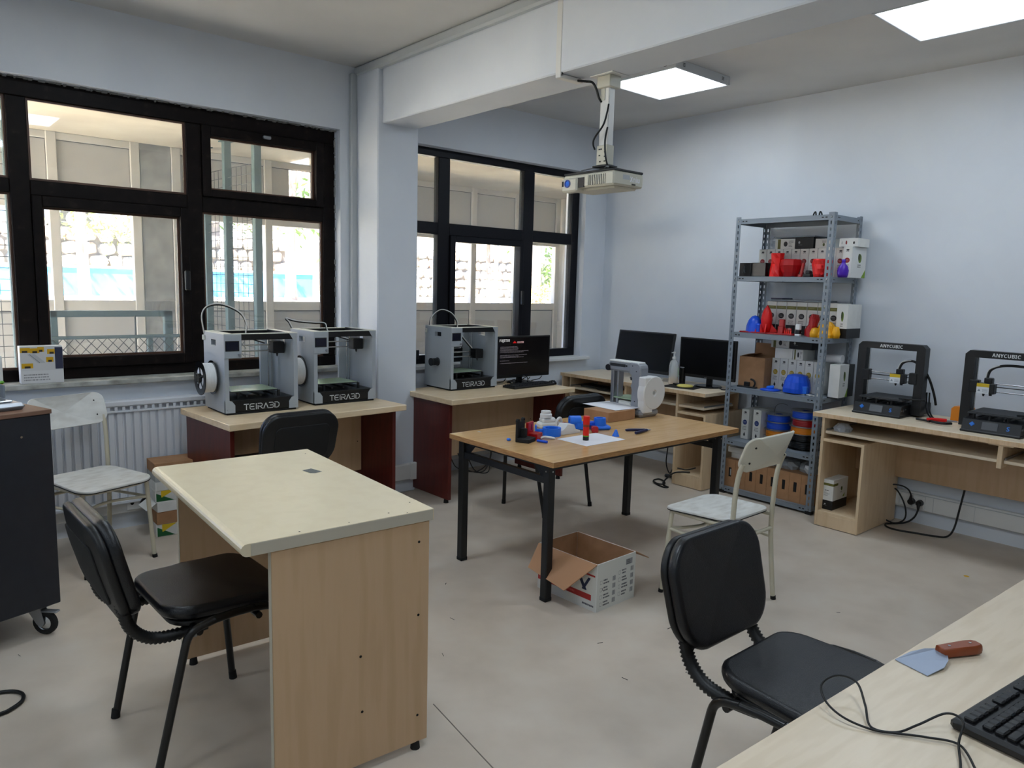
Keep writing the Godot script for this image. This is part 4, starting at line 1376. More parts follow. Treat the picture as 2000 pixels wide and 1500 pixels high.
	for p in tube_pts:
		dk.append(p + Vector3(0.004, -0.006, -0.012))
	part(t, "wire_loom", mb().tube(curve(dk, 8), 0.0055, 8), M.cable)
	return t

func box_printers() -> void:
	var arc := [Vector3(-0.215, 0.44, -0.315), Vector3(-0.235, 0.55, -0.29), Vector3(-0.205, 0.605, -0.27), Vector3(-0.13, 0.615, -0.25), Vector3(-0.04, 0.57, -0.22), Vector3(-0.008, 0.50, -0.20), Vector3(-0.012, 0.435, -0.19), Vector3(0.08, 0.395, -0.15)]
	box_printer("grey box-frame printer with white spool, printer nearer the radiator", Vector3(-4.14, 0.735, -1.68), 90, "full", false, arc)
	var arc2 := [Vector3(-0.20, 0.44, -0.315), Vector3(-0.235, 0.50, -0.30), Vector3(-0.255, 0.525, -0.30), Vector3(-0.20, 0.51, -0.27), Vector3(-0.10, 0.50, -0.23), Vector3(-0.04, 0.495, -0.20), Vector3(-0.02, 0.44, -0.18), Vector3(0.10, 0.395, -0.15)]
	box_printer("grey box-frame printer with white spool standing next to the column", Vector3(-4.20, 0.735, -2.243), 90, "full", false, arc2)
	var arc3 := [Vector3(-0.195, 0.44, -0.30), Vector3(-0.19, 0.52, -0.285), Vector3(-0.135, 0.575, -0.25), Vector3(-0.06, 0.555, -0.22), Vector3(-0.015, 0.49, -0.20), Vector3(-0.01, 0.42, -0.19), Vector3(0.09, 0.29, -0.15)]
	box_printer("grey box-frame printer with empty spool holder beside the lit monitor", Vector3(-4.29, 0.735, -3.341), 90, "none", true, arc3)

# ------------------------------------------------------------------ black open-frame printers
func open_printer(label: String, at: Vector3, head_x: float, head_y: float, cord: Array) -> Node3D:
	# local: front +z, origin in the middle of the front edge on the desk; x right
	var t := thing("open_frame_printer", label, "printer", at, 0, "black open-frame 3D printers")
	var body := mb()
	body.X = Transform3D(Basis(Vector3(0, 0, -1), Vector3.UP, Vector3(1, 0, 0)), Vector3.ZERO)
	# side profile (depth, height) pushed out across the width
	body.extrude(PackedVector2Array([Vector2(0.0, 0.012), Vector2(0.34, 0.012), Vector2(0.34, 0.075), Vector2(0.03, 0.075), Vector2(0.022, 0.072)]), -0.145, 0.145)
	var bo := part(t, "base", body, M.anthracite)
	part(bo, "sole", mb().cspan(Vector3(-0.15, 0.0, 0.006), Vector3(0.15, 0.014, -0.345), 0.004), M.black_plastic)
	# sloped control face
	var tilt := Transform3D(Basis(Vector3.RIGHT, -0.35), Vector3(0, 0.043, -0.0105))
	var scr := mb()
	scr.X = tilt
	scr.cspan(Vector3(-0.045, -0.022, -0.003), Vector3(0.035, 0.024, 0.0025), 0.001)
	part(bo, "screen", scr, M.touch_screen, "grey touch screen")
	var lg := mb()
	lg.X = tilt * Transform3D(Basis(Vector3.BACK, PI / 4), Vector3(-0.095, 0.004, 0))
	lg.cbox(Vector3(0, 0, 0.0), Vector3(0.022, 0.022, 0.005), 0.004)
	part(bo, "emblem", lg, M.logo_blue, "blue cube emblem")
	lettering(bo, "letter", "S", 0.026, tilt * Vector3(0.085, 0.0, 0.0012), M.logo_blue, 0, -20, 700)
	var sb := mb()
	for q in [[0.03, 0.045, 0.012, 0.010], [0.055, 0.045, 0.006, 0.016], [0.085, 0.05, 0.016, 0.008]]:
		sb.span(Vector3(0.1445, q[1] - q[3] / 2, -q[0] + q[2] / 2), Vector3(0.1465, q[1] + q[3] / 2, -q[0] - q[2] / 2))
	part(bo, "ports", sb, M.brushed)
	part(bo, "rear_box", mb().cspan(Vector3(0.12, 0.014, -0.16), Vector3(0.205, 0.085, -0.33), 0.006), M.anthracite)
	# gantry frame, octagonal corners
	var g := mb()
	var gw := 0.415
	var gt := 0.455
	var outer := [Vector2(-gw / 2, 0.012), Vector2(-gw / 2 + 0.052, 0.012), Vector2(-gw / 2 + 0.052, gt - 0.04), Vector2(gw / 2 - 0.052, gt - 0.04), Vector2(gw / 2 - 0.052, 0.012), Vector2(gw / 2, 0.012), Vector2(gw / 2, gt - 0.022), Vector2(gw / 2 - 0.022, gt), Vector2(-gw / 2 + 0.022, gt), Vector2(-gw / 2, gt - 0.022)]
	g.extrude(PackedVector2Array(outer), -0.215, -0.145)
	var ga := part(t, "gantry", g, M.printer_black)
	lettering(ga, "name_lettering", "ANYCUBIC", 0.021, Vector3(0, gt - 0.0205, -0.1445), M.letter_white, 0, 0, 800)
	var rods := mb()
	for k in [[0.026, -0.165], [-0.020, -0.165]]:
		rods.cyl(Vector3(-gw / 2 + 0.04, head_y + k[0], k[1]), Vector3(gw / 2 - 0.04, head_y + k[0], k[1]), 0.004, 0.004, 8)
	for s in [-1.0, 1.0]:
		rods.cyl(Vector3(s * (gw / 2 - 0.060), 0.08, -0.185), Vector3(s * (gw / 2 - 0.060), gt - 0.04, -0.185), 0.004, 0.004, 8)
	part(ga, "guide_rods", rods, M.steel_rod)
	part(ga, "belt", mb().cspan(Vector3(-gw / 2 + 0.06, head_y + 0.005, -0.168), Vector3(gw / 2 - 0.06, head_y + 0.010, -0.162), 0.001), M.black_matte)
	for s in [-1.0, 1.0]:
		part(ga, "slider", mb().cspan(Vector3(s * (gw / 2 - 0.035), head_y - 0.032, -0.14), Vector3(s * (gw / 2 - 0.085), head_y + 0.04, -0.185), 0.004), M.black_plastic)
	var hd := mb().cspan(Vector3(head_x - 0.045, head_y - 0.034, -0.135), Vector3(head_x + 0.045, head_y + 0.026, -0.185), 0.003)
	hd.cspan(Vector3(head_x - 0.012, head_y + 0.026, -0.14), Vector3(head_x + 0.03, head_y + 0.058, -0.18), 0.004)
	hd.cyl(Vector3(head_x - 0.01, head_y - 0.05, -0.15), Vector3(head_x - 0.01, head_y - 0.03, -0.15), 0.004, 0.009, 10)
	hd.cyl(Vector3(head_x + 0.025, head_y - 0.044, -0.15), Vector3(head_x + 0.025, head_y - 0.03, -0.15), 0.008, 0.008, 10)
	var ho := part(ga, "print_head", hd, M.black_plastic)
	part(ho, "warning_label", mb().cspan(Vector3(head_x - 0.044, head_y - 0.034, -0.135), Vector3(head_x + 0.020, head_y + 0.004, -0.1335), 0.0005), M.label_white, "white warning label")
	part(ho, "warning_band", mb().cspan(Vector3(head_x - 0.044, head_y + 0.004, -0.135), Vector3(head_x + 0.020, head_y + 0.024, -0.1335), 0.0005), M.label_yellow, "yellow warning band")
	var wt := mb()
	wt.tri(Vector3(head_x - 0.038, head_y - 0.022, -0.1330), Vector3(head_x - 0.022, head_y - 0.022, -0.1330), Vector3(head_x - 0.030, head_y - 0.008, -0.1330))
	for k in 3:
		wt.span(Vector3(head_x - 0.014, head_y - 0.010 - k * 0.006, -0.1332), Vector3(head_x + 0.014, head_y - 0.012 - k * 0.006, -0.1330))
	part(ho, "warning_print", wt, M.shelf_grey)
	# bed
	var bd := part(t, "print_bed", mb().cspan(Vector3(-0.135, 0.100, -0.045), Vector3(0.135, 0.108, -0.30), 0.002), M.print_bed_dark)
	part(bd, "build_plate", mb().cspan(Vector3(-0.13, 0.108, -0.05), Vector3(0.13, 0.112, -0.295), 0.001), M.print_bed_dark)
	var yw := mb()
	for x in [-0.10, -0.02, 0.07]:
		yw.cyl(Vector3(x, 0.075, -0.05), Vector3(x, 0.10, -0.05), 0.008, 0.008, 10)
		yw.cyl(Vector3(x * 0.8, 0.085, -0.03), Vector3(x * 0.8, 0.085, -0.32), 0.005, 0.005, 8)
	part(bd, "levelling_knobs", yw, M.black_plastic)
	part(t, "side_arm", mb().tube(PackedVector3Array([Vector3(0.10, 0.115, -0.08), Vector3(0.225, 0.113, -0.16)]), 0.006, 8), M.black_plastic)
	part(t, "wire_loom", mb().tube(curve(cord, 8), 0.0075, 8), M.cable)
	var wl := []
	for p in cord:
		wl.append(p + Vector3(-0.006, 0.004, 0.008))
	part(t, "guide_tube", mb().tube(curve(wl.slice(0, 3), 8), 0.003, 6), M.cable_white)
	return t

func open_printers() -> void:
	var hx := 0.055
	open_printer("black open-frame printer beside the metal shelf", Vector3(-2.003, 0.745, -4.79), hx, 0.237, [Vector3(hx, 0.285, -0.155), Vector3(hx + 0.02, 0.335, -0.16), Vector3(hx + 0.07, 0.35, -0.175), Vector3(hx + 0.12, 0.315, -0.195), Vector3(hx + 0.16, 0.25, -0.215), Vector3(hx + 0.19, 0.15, -0.24), Vector3(hx + 0.20, 0.08, -0.26)])
	hx = -0.085
	open_printer("black open-frame printer at the desk's open end, orange plate behind it", Vector3(-1.335, 0.745, -4.69), hx, 0.245, [Vector3(hx, 0.29, -0.155), Vector3(hx + 0.01, 0.345, -0.16), Vector3(hx + 0.06, 0.375, -0.165), Vector3(hx + 0.15, 0.38, -0.18), Vector3(hx + 0.24, 0.36, -0.20), Vector3(hx + 0.30, 0.24, -0.22), Vector3(hx + 0.32, 0.08, -0.24)])
	# cables trailing from the first printer's gantry
	for k in 2:
		var dx := 0.016 * k
		solid("printer_cable", mb().tube(curve([Vector3(-1.80 + dx, 0.90, -5.03), Vector3(-1.80 + dx, 0.83, -5.04), Vector3(-1.775 + dx, 0.78, -5.00), Vector3(-1.735 + dx, 0.756, -4.95), Vector3(-1.70 + dx * 2, 0.751, -4.90)], 6), 0.005, 8), M.cable, "black lead hanging from printer down to the desk beside red pliers", "cable", "leads beside the red pliers")
	var pl := thing("pliers", "red handled pliers with black grips lying on the desk between the open-frame printers", "pliers", Vector3(-1.67, 0.747, -4.80), 0)
	part(pl, "grip", mb().tube(curve([Vector3(-0.012, 0.012, 0.0), Vector3(0.03, 0.012, 0.03), Vector3(0.075, 0.012, 0.025), Vector3(0.10, 0.012, -0.01)], 6), 0.008, 8), M.black_plastic)
	part(pl, "grip", mb().tube(curve([Vector3(-0.012, 0.010, 0.01), Vector3(-0.05, 0.010, -0.005), Vector3(-0.10, 0.010, -0.02)], 6), 0.007, 8), M.black_plastic)
	part(pl, "handle", mb().tube(curve([Vector3(-0.03, 0.018, 0.005), Vector3(0.01, 0.020, -0.03), Vector3(0.055, 0.018, -0.06)], 6), 0.011, 8), M.red, "red handle")
	part(pl, "jaw", mb().tube(PackedVector3Array([Vector3(0.05, 0.014, -0.055), Vector3(0.075, 0.012, -0.075)]), [0.008, 0.004], 8), M.brushed)
	solid("orange_plate", mb().at(Vector3(-1.60, 0.7465, -5.06), -4).extrude(PackedVector2Array([Vector2(-0.05, 0), Vector2(0.06, 0), Vector2(0.06, 0.088), Vector2(-0.035, 0.088), Vector2(-0.05, 0.074)]), -0.03, 0.03), M.orange, "orange printed block between the two open-frame printers", "printed part")
	solid("metal_card", mb().at(Vector3(-1.635, 0.7465, -4.985), 25).cbox(Vector3(0, 0.001, 0), Vector3(0.075, 0.002, 0.05), 0.0005), M.shelf_grey, "small grey metal plate lying beside the orange block", "metal plate")

# ------------------------------------------------------------------ white curved printer on the work table
func table_printer() -> void:
	var t := thing("desktop_printer", "white and silver desktop printer with round spool cover on the work table", "printer", Vector3(-2.965, 0.70, -3.635), 0)
	# local: the silver column stands at the near corner; the gantry reaches back along -x -z, the cover along +x side
	# column: tall rounded slab
	var col := mb()
	var pr := PackedVector2Array([Vector2(-0.068, 0.015), Vector2(-0.005, 0.015), Vector2(0.0, 0.02), Vector2(0.0, 0.305), Vector2(-0.006, 0.323), Vector2(-0.022, 0.333), Vector2(-0.085, 0.335), Vector2(-0.085, 0.27), Vector2(-0.072, 0.262), Vector2(-0.064, 0.24), Vector2(-0.062, 0.215), Vector2(-0.072, 0.19), Vector2(-0.062, 0.165), Vector2(-0.064, 0.03)])
	col.extrude(pr, -0.065, 0.012)
	var c := part(t, "column", col, M.silver)
	var rimm := mb()
	rimm.tube(bent([Vector3(-0.080, 0.330, 0.006), Vector3(-0.004, 0.330, 0.006), Vector3(-0.004, 0.02, 0.006)], 0.03), 0.008, 8)
	part(c, "rounded_edge", rimm, M.silver)
	var sc := mb()
	for q in [[-0.030, 0.285], [-0.034, 0.095], [-0.062, 0.318]]:
		sc.cyl(Vector3(q[0], q[1], 0.011), Vector3(q[0], q[1], 0.0135), 0.004, 0.004, 8)
	part(c, "screws", sc, M.black_matte)
	var top := part(t, "top_arm", mb().cspan(Vector3(-0.275, 0.272, -0.06), Vector3(-0.08, 0.332, 0.008), 0.012), M.silver)
	part(top, "top_cover", mb().cspan(Vector3(-0.272, 0.330, -0.066), Vector3(-0.02, 0.342, 0.002), 0.005), M.white_plastic)
	part(top, "slot", mb().cspan(Vector3(-0.255, 0.303, 0.007), Vector3(-0.125, 0.322, 0.010), 0.001), M.anthracite)
	part(top, "wheel", mb().cyl(Vector3(-0.272, 0.290, 0.0), Vector3(-0.272, 0.290, 0.012), 0.022, 0.020, 16), M.black_plastic)
	part(top, "bolt", mb().cyl(Vector3(-0.115, 0.312, 0.007), Vector3(-0.115, 0.312, 0.012), 0.006, 0.006, 10), M.black_matte)
	var up := mb().cspan(Vector3(-0.252, 0.02, -0.05), Vector3(-0.226, 0.275, 0.0), 0.003)
	up.cspan(Vector3(-0.196, 0.02, -0.05), Vector3(-0.184, 0.275, 0.0), 0.002)
	part(t, "upright", up, M.brushed)
	part(t, "lift_rod", mb().cyl(Vector3(-0.212, 0.02, -0.02), Vector3(-0.212, 0.275, -0.02), 0.005, 0.005, 8), M.steel_rod)
	part(t, "print_bed", mb().cspan(Vector3(-0.215, 0.098, -0.13), Vector3(-0.066, 0.108, 0.01), 0.003), M.bed_green)
	part(t, "bed_block", mb().cspan(Vector3(-0.185, 0.032, -0.10), Vector3(-0.075, 0.085, 0.0), 0.008), M.white_plastic)
	part(t, "base", mb().cspan(Vector3(-0.265, 0.0, -0.13), Vector3(0.0, 0.028, 0.015), 0.008), M.silver)
	part(t, "foot", mb().cspan(Vector3(-0.02, 0.0, -0.14), Vector3(0.05, 0.056, 0.045), 0.02), M.silver)
	# spool cover: disc standing upright with its flat side turned to the room
	var cov := mb()
	cov.X = Transform3D(Basis(Vector3.BACK, -PI / 2), Vector3(0.004, 0.155, -0.065))
	cov.lathe(PackedVector2Array([Vector2(0, 0.0), Vector2(0.100, 0.0), Vector2(0.106, 0.005), Vector2(0.106, 0.052), Vector2(0.101, 0.058), Vector2(0.022, 0.058), Vector2(0.019, 0.050), Vector2(0, 0.050)]), Vector3.ZERO, 44)
	var co := part(t, "spool_cover", cov, M.white_plastic)
	var hub := mb()
	hub.X = cov.X
	hub.lathe(PackedVector2Array([Vector2(0, 0.0535), Vector2(0.011, 0.0535), Vector2(0.011, 0.0495)]), Vector3.ZERO, 18)
	part(co, "hub_cap", hub, M.carton_grey)
	part(co, "cover_wall", mb().cspan(Vector3(0.004, 0.03, -0.055), Vector3(0.060, 0.258, 0.030), 0.006), M.white_plastic)

# ------------------------------------------------------------------ things on the work table
func table_things() -> void:
	var y := 0.7005
	var t := thing("black_bracket", "black printed corner bracket with two round eyes on the work table", "printed part", Vector3(-2.80, y, -2.53), 112)
	part(t, "base_block", mb().cspan(Vector3(-0.042, 0, -0.035), Vector3(0.042, 0.022, 0.035), 0.003), M.black_matte)
	part(t, "upright_plate", mb().cspan(Vector3(-0.042, 0, -0.043), Vector3(0.042, 0.105, -0.030), 0.002), M.black_matte)
	part(t, "rib", mb().cspan(Vector3(-0.012, 0.02, -0.032), Vector3(0.012, 0.07, 0.0), 0.003), M.black_matte)
	for s in [-1.0, 1.0]:
		var e := mb()
		e.X = Transform3D(Basis(Vector3.RIGHT, PI / 2), Vector3(s * 0.030, 0.108, -0.043))
		e.lathe(PackedVector2Array([Vector2(0.0055, 0.0), Vector2(0.012, 0.0), Vector2(0.012, 0.013), Vector2(0.0055, 0.013), Vector2(0.0055, 0.0)]), Vector3.ZERO, 16)
		part(t, "eye", e, M.black_matte)
	t = thing("red_bracket", "dark red printed L bracket beside the black bracket", "printed part", Vector3(-2.835, y, -2.615), 112)
	part(t, "base_block", mb().cspan(Vector3(-0.033, 0, -0.02), Vector3(0.033, 0.034, 0.035), 0.003), M.dark_red)
	part(t, "upright_plate", mb().cspan(Vector3(-0.033, 0, -0.034), Vector3(0.033, 0.088, -0.018), 0.002), M.dark_red)
	part(t, "slot", mb().cspan(Vector3(0.0, 0.045, -0.019), Vector3(0.008, 0.075, -0.0172), 0.001), M.black_matte)
	solid("white_strap", mb().at(Vector3(-2.795, y, -2.665), 60).tube(curve([Vector3(-0.03, 0.004, 0), Vector3(-0.01, 0.012, 0.0), Vector3(0.02, 0.010, 0.01), Vector3(0.045, 0.004, 0.005)], 6), 0.012, 8, 0.4), M.white_plastic, "small white printed offcut between red bracket and blue ring", "printed part")
	t = thing("blue_ring_clamp", "blue printed ring clamp with a side lug on the work table", "printed part", Vector3(-2.845, y, -2.755), 51)
	part(t, "ring", mb().lathe(PackedVector2Array([Vector2(0.036, 0.0), Vector2(0.036, 0.042), Vector2(0.050, 0.044), Vector2(0.050, 0.0), Vector2(0.036, 0.0)]), Vector3.ZERO, 26), M.light_blue)
	part(t, "lug", mb().cspan(Vector3(-0.085, 0.014, -0.012), Vector3(-0.046, 0.034, 0.012), 0.004), M.light_blue)
	part(t, "lug_ear", mb().cspan(Vector3(-0.092, 0.014, -0.02), Vector3(-0.082, 0.056, 0.02), 0.004), M.light_blue)
	t = thing("white_stepped_part", "white printed part with stepped round tower behind the red bracket", "printed part", Vector3(-3.02, y, -2.89), 70)
	part(t, "body", mb().cspan(Vector3(-0.06, 0, -0.035), Vector3(0.075, 0.036, 0.035), 0.01), M.white_plastic)
	part(t, "shoulder", mb().cspan(Vector3(-0.045, 0.03, -0.03), Vector3(0.04, 0.062, 0.03), 0.01), M.white_plastic)
	part(t, "tower", mb().lathe(PackedVector2Array([Vector2(0.034, 0.06), Vector2(0.034, 0.080), Vector2(0.029, 0.084), Vector2(0.029, 0.098), Vector2(0.018, 0.098), Vector2(0.016, 0.088), Vector2(0, 0.088)]), Vector3(-0.012, 0, 0), 20), M.white_plastic)
	part(t, "arch", mb().tube(curve([Vector3(0.04, 0.0, 0.03), Vector3(0.045, 0.045, 0.03), Vector3(0.07, 0.055, 0.02), Vector3(0.085, 0.0, 0.015)], 6), 0.008, 8), M.white_plastic)
	t = thing("white_foot_part", "white printed foot with flared base near the sheet of paper", "printed part", Vector3(-2.85, y, -2.872), 88)
	var fb := mb()
	fb.X = Transform3D(Basis.IDENTITY, Vector3.ZERO)
	fb.extrude(PackedVector2Array([Vector2(-0.075, 0), Vector2(0.075, 0), Vector2(0.075, 0.014), Vector2(0.04, 0.024), Vector2(0.028, 0.050), Vector2(-0.02, 0.054), Vector2(-0.045, 0.03), Vector2(-0.075, 0.018)]), -0.032, 0.032)
	part(t, "body", fb, M.white_plastic)
	part(t, "toe", mb().cspan(Vector3(-0.085, 0, 0.005), Vector3(-0.06, 0.012, 0.03), 0.004), M.white_plastic)
	solid("dark_red_ring", mb().at(Vector3(-2.935, y + 0.012, -2.945), 40).lathe(PackedVector2Array([Vector2(0.010, -0.012), Vector2(0.010, 0.026), Vector2(0.018, 0.026), Vector2(0.018, -0.012), Vector2(0.010, -0.012)]), Vector3.ZERO, 16), M.dark_red, "small dark red printed collar between the white parts", "printed part")
	t = thing("blue_hinge_part", "blue printed hinge with a horizontal barrel on the work table", "printed part", Vector3(-2.885, y, -3.0), 60)
	part(t, "body", mb().cspan(Vector3(-0.02, 0, -0.03), Vector3(0.055, 0.045, 0.03), 0.008), M.light_blue)
	var br := mb()
	br.X = Transform3D(Basis(Vector3.BACK, PI / 2), Vector3(0.012, 0.050, 0.0))
	br.lathe(PackedVector2Array([Vector2(0.014, 0.0), Vector2(0.030, 0.0), Vector2(0.030, 0.064), Vector2(0.014, 0.064), Vector2(0.014, 0.0)]), Vector3.ZERO, 20)
	part(t, "barrel", br, M.light_blue)
	part(t, "web", mb().cspan(Vector3(-0.03, 0.0, -0.012), Vector3(0.0, 0.045, 0.012), 0.004), M.light_blue)
	t = thing("blue_cup_part", "blue printed cup on a square flange in front of the cardboard box", "printed part", Vector3(-2.825, y, -3.115), 65)
	part(t, "flange", mb().cspan(Vector3(-0.055, 0, -0.042), Vector3(0.055, 0.024, 0.042), 0.008), M.light_blue)
	part(t, "cup", mb().lathe(PackedVector2Array([Vector2(0.037, 0.022), Vector2(0.034, 0.066), Vector2(0.021, 0.066), Vector2(0.021, 0.03), Vector2(0, 0.03)]), Vector3.ZERO, 24), M.light_blue)
	part(t, "boss", mb().cspan(Vector3(-0.062, 0.02, -0.02), Vector3(-0.03, 0.046, 0.015), 0.006), M.blue)
	solid("yellow_strip", mb().at(Vector3(-2.905, y, -3.085), -25).cbox(Vector3(0, 0.03, 0), Vector3(0.11, 0.012, 0.02), 0.003).cbox(Vector3(0.03, 0.012, 0), Vector3(0.02, 0.024, 0.016), 0.002).cbox(Vector3(-0.03, 0.012, 0), Vector3(0.02, 0.024, 0.016), 0.002), M.yellow, "yellow printed strip behind the blue hinge", "printed part")
	solid("dark_red_block", mb().at(Vector3(-2.775, y, -3.02), -35).cbox(Vector3(0, 0.017, 0), Vector3(0.045, 0.034, 0.035), 0.005), M.dark_red, "dark red printed block behind the glue stick", "printed part")
	solid("blue_crumb", mb().at(Vector3(-2.87, y, -2.47), 0).cbox(Vector3(0, 0.006, 0), Vector3(0.022, 0.012, 0.018), 0.004), M.light_blue, "tiny blue plastic piece half hidden by the black bracket", "printed part")
	solid("paper_sheet", mb().cbox(Vector3(-2.65, y + 0.0006, -2.862), Vector3(0.215, 0.0012, 0.30), 0.0003), M.paper, "white sheet of paper lying under the glue stick", "paper")
	t = thing("glue_stick", "red glue stick with black foot standing on the sheet of paper", "glue stick", Vector3(-2.65, y + 0.0014, -2.818), 0)
	part(t, "foot", mb().lathe(PackedVector2Array([Vector2(0, 0), Vector2(0.0165, 0), Vector2(0.0165, 0.020), Vector2(0, 0.020)]), Vector3.ZERO, 18), M.black_gloss)
	part(t, "collar", mb().lathe(PackedVector2Array([Vector2(0.0168, 0.020), Vector2(0.0168, 0.026), Vector2(0, 0.026)]), Vector3.ZERO, 18), M.leaf_green)
	part(t, "tube", mb().lathe(PackedVector2Array([Vector2(0.0165, 0.026), Vector2(0.0165, 0.088), Vector2(0.0180, 0.088), Vector2(0.0180, 0.126), Vector2(0.016, 0.129), Vector2(0, 0.129)]), Vector3.ZERO, 20), M.bright_red)
	part(t, "label_band", mb().lathe(PackedVector2Array([Vector2(0.01685, 0.072), Vector2(0.01685, 0.084)]), Vector3.ZERO, 20), M.handle_wood)
	solid("blue_pyramid", mb().at(Vector3(-2.635, y, -3.04), 10).lathe(PackedVector2Array([Vector2(0.022, 0), Vector2(0.006, 0.036), Vector2(0, 0.036)]), Vector3.ZERO, 5), M.light_blue, "small blue printed pyramid at the corner of the sheet", "printed part")
	solid("blue_rod", mb().tube(PackedVector3Array([Vector3(-2.765, y + 0.007, -2.575), Vector3(-2.707, y + 0.007, -2.592)]), 0.007, 10), M.blue, "short blue printed rod in front of the red bracket", "printed part")
	t = thing("side_cutters", "dark blue handled side cutters lying on the work table", "cutters", Vector3(-2.64, y, -3.215), 0)
	part(t, "handle", mb().tube(curve([Vector3(-0.05, 0.009, 0.03), Vector3(-0.035, 0.009, -0.01), Vector3(-0.005, 0.009, -0.05), Vector3(0.01, 0.009, -0.075)], 5), [0.006, 0.007, 0.008, 0.008, 0.008, 0.008, 0.008, 0.008, 0.008, 0.008, 0.008, 0.008, 0.008, 0.007, 0.006, 0.005], 8), M.navy)
	part(t, "handle", mb().tube(curve([Vector3(0.035, 0.009, 0.045), Vector3(0.03, 0.009, 0.0), Vector3(0.022, 0.009, -0.04), Vector3(0.015, 0.009, -0.075)], 5), 0.008, 8), M.navy)
	part(t, "jaw", mb().tube(PackedVector3Array([Vector3(0.012, 0.008, -0.072), Vector3(0.02, 0.008, -0.105)]), [0.009, 0.002], 8), M.brushed)

	# flat cardboard box with paper on it
	t = thing("parcel", "low cardboard parcel with a sheet of paper on top, on the work table", "box", Vector3(-3.035, y, -3.432), 0)
	part(t, "body", mb().cbox(Vector3(0, 0.030, 0), Vector3(0.205, 0.060, 0.245), 0.002), M.cardboard)
	var fl := mb()
	fl.X = Transform3D(Basis.IDENTITY, Vector3(0, 0, 0.1232))
	fl.extrude(PackedVector2Array([Vector2(0.10, 0.058), Vector2(0.045, 0.058), Vector2(0.10, 0.006)]), 0, 0.0015)
	part(t, "folded_flap", fl, M.cardboard_light)
	solid("paper_sheet", mb().at(Vector3(-3.10, y + 0.0615, -3.528), -4).cbox(Vector3(0.0, 0.0008, 0.0), Vector3(0.30, 0.0016, 0.235), 0.0003), M.paper, "white sheet of paper lying on the cardboard parcel", "paper")

	# open carton under the table
	t = thing("open_carton", "white printed carton with open brown flaps on the floor under the work table", "box", Vector3(-2.408, 0, -2.60), 2.0)
	var W := 0.385
	var D := 0.285
	var H := 0.232
	var th := 0.004
	var im := img_tex(256, 160, Color(0.83, 0.83, 0.80))
	for cx in 2:
		for r in 4:
			var px := 20 + cx * 122
			var py := (58 if cx == 0 else 46) + r * 25
			for e in [[0, 0, 12, 1], [0, 12, 13, 1], [0, 0, 1, 12], [12, 0, 1, 12]]:
				im.fill_rect(Rect2i(px + e[0], py + e[1], e[2], e[3]), Color(0.45, 0.45, 0.45))
			scribble(im, px + 22, py - 1, 40, 1, 10, Color(0.25, 0.25, 0.28), cx * 7 + r)
			scribble(im, px + 22, py + 9, 46, 1, 10, Color(0.25, 0.25, 0.28), cx * 9 + r + 30)
			for k in 7:
				im.fill_rect(Rect2i(px + 82 + k * 3, py - 2, 1 + (k % 2), 16), Color(0.20, 0.21, 0.26))
	im.fill_rect(Rect2i(34, 85, 3, 8), Color(0.2, 0.2, 0.25))
	im.fill_rect(Rect2i(190, 14, 44, 20), Color(0.55, 0.55, 0.56))
	scribble(im, 194, 17, 36, 3, 6, Color(0.3, 0.3, 0.3), 77)
	var im2 := img_tex(256, 160, Color(0.83, 0.83, 0.80))
	im2.fill_rect(Rect2i(0, 108, 236, 20), Color(0.66, 0.15, 0.13))
	scribble(im2, 10, 114, 210, 1, 14, Color(0.80, 0.35, 0.32), 8)
	for k in 26:
		im2.fill_rect(Rect2i(178 + k, 52 + int(k * 1.7), 13, 4), Color(0.05, 0.10, 0.25))
		im2.fill_rect(Rect2i(222 - k, 52 + int(k * 1.7), 9, 4), Color(0.05, 0.10, 0.25))
	im2.fill_rect(Rect2i(6, 62, 150, 34), Color(0.07, 0.16, 0.34))
	im2.fill_rect(Rect2i(0, 38, 250, 6), Color(0.66, 0.15, 0.13))
	scribble(im2, 200, 142, 50, 1, 12, Color(0.25, 0.25, 0.28), 12)
	# walls: paper outside, brown inside
	var out := mb()
	var inn := mb()
	for q in [[Vector3(-W / 2, 0, 0), Vector3(th, H, D)], [Vector3(W / 2, 0, 0), Vector3(th, H, D)]]:
		var c: Vector3 = q[0] + Vector3(-signf(q[0].x) * th / 2, H / 2, 0)
		out.box(c, q[1])
		inn.box(c - Vector3(signf(q[0].x) * (th / 2 + 0.001), 0, 0), Vector3(0.0015, H - 0.002, D - 0.012))
	for z in [-D / 2, D / 2]:
		var c := Vector3(0, H / 2, z - signf(z) * th / 2)
		out.box(c, Vector3(W - 2 * th, H, th))
		inn.box(c - Vector3(0, 0, signf(z) * (th / 2 + 0.001)), Vector3(W - 0.014, H - 0.002, 0.0015))
	part(t, "walls", out, M.carton_white)
	part(t, "lining", inn, M.cardboard, "bare brown cardboard inside")
	part(t, "bottom", mb().box(Vector3(0, 0.003, 0), Vector3(W - 0.01, 0.006, D - 0.01)), M.cardboard)
	var fa := mb()
	fa.X = Transform3D(Basis(Vector3.UP, PI / 2), Vector3(W / 2 + 0.0006, H / 2, 0))
	fa.flatq(D - 0.004, H - 0.004)
	part(t, "printed_end", fa, printed("carton_end", im), "list of sizes with tick boxes and bar codes")
	fa = mb()
	fa.X = Transform3D(Basis.IDENTITY, Vector3(0, H / 2, D / 2 + 0.0006))
	fa.flatq(W - 0.004, H - 0.004)
	part(t, "printed_side", fa, printed("carton_side", im2), "dark blue letters over a red band")
	# flap folded outwards over the near long side, tapered
	var f := mb()
	f.X = Transform3D(Basis(Vector3.RIGHT, deg_to_rad(138)), Vector3(0, H, D / 2))
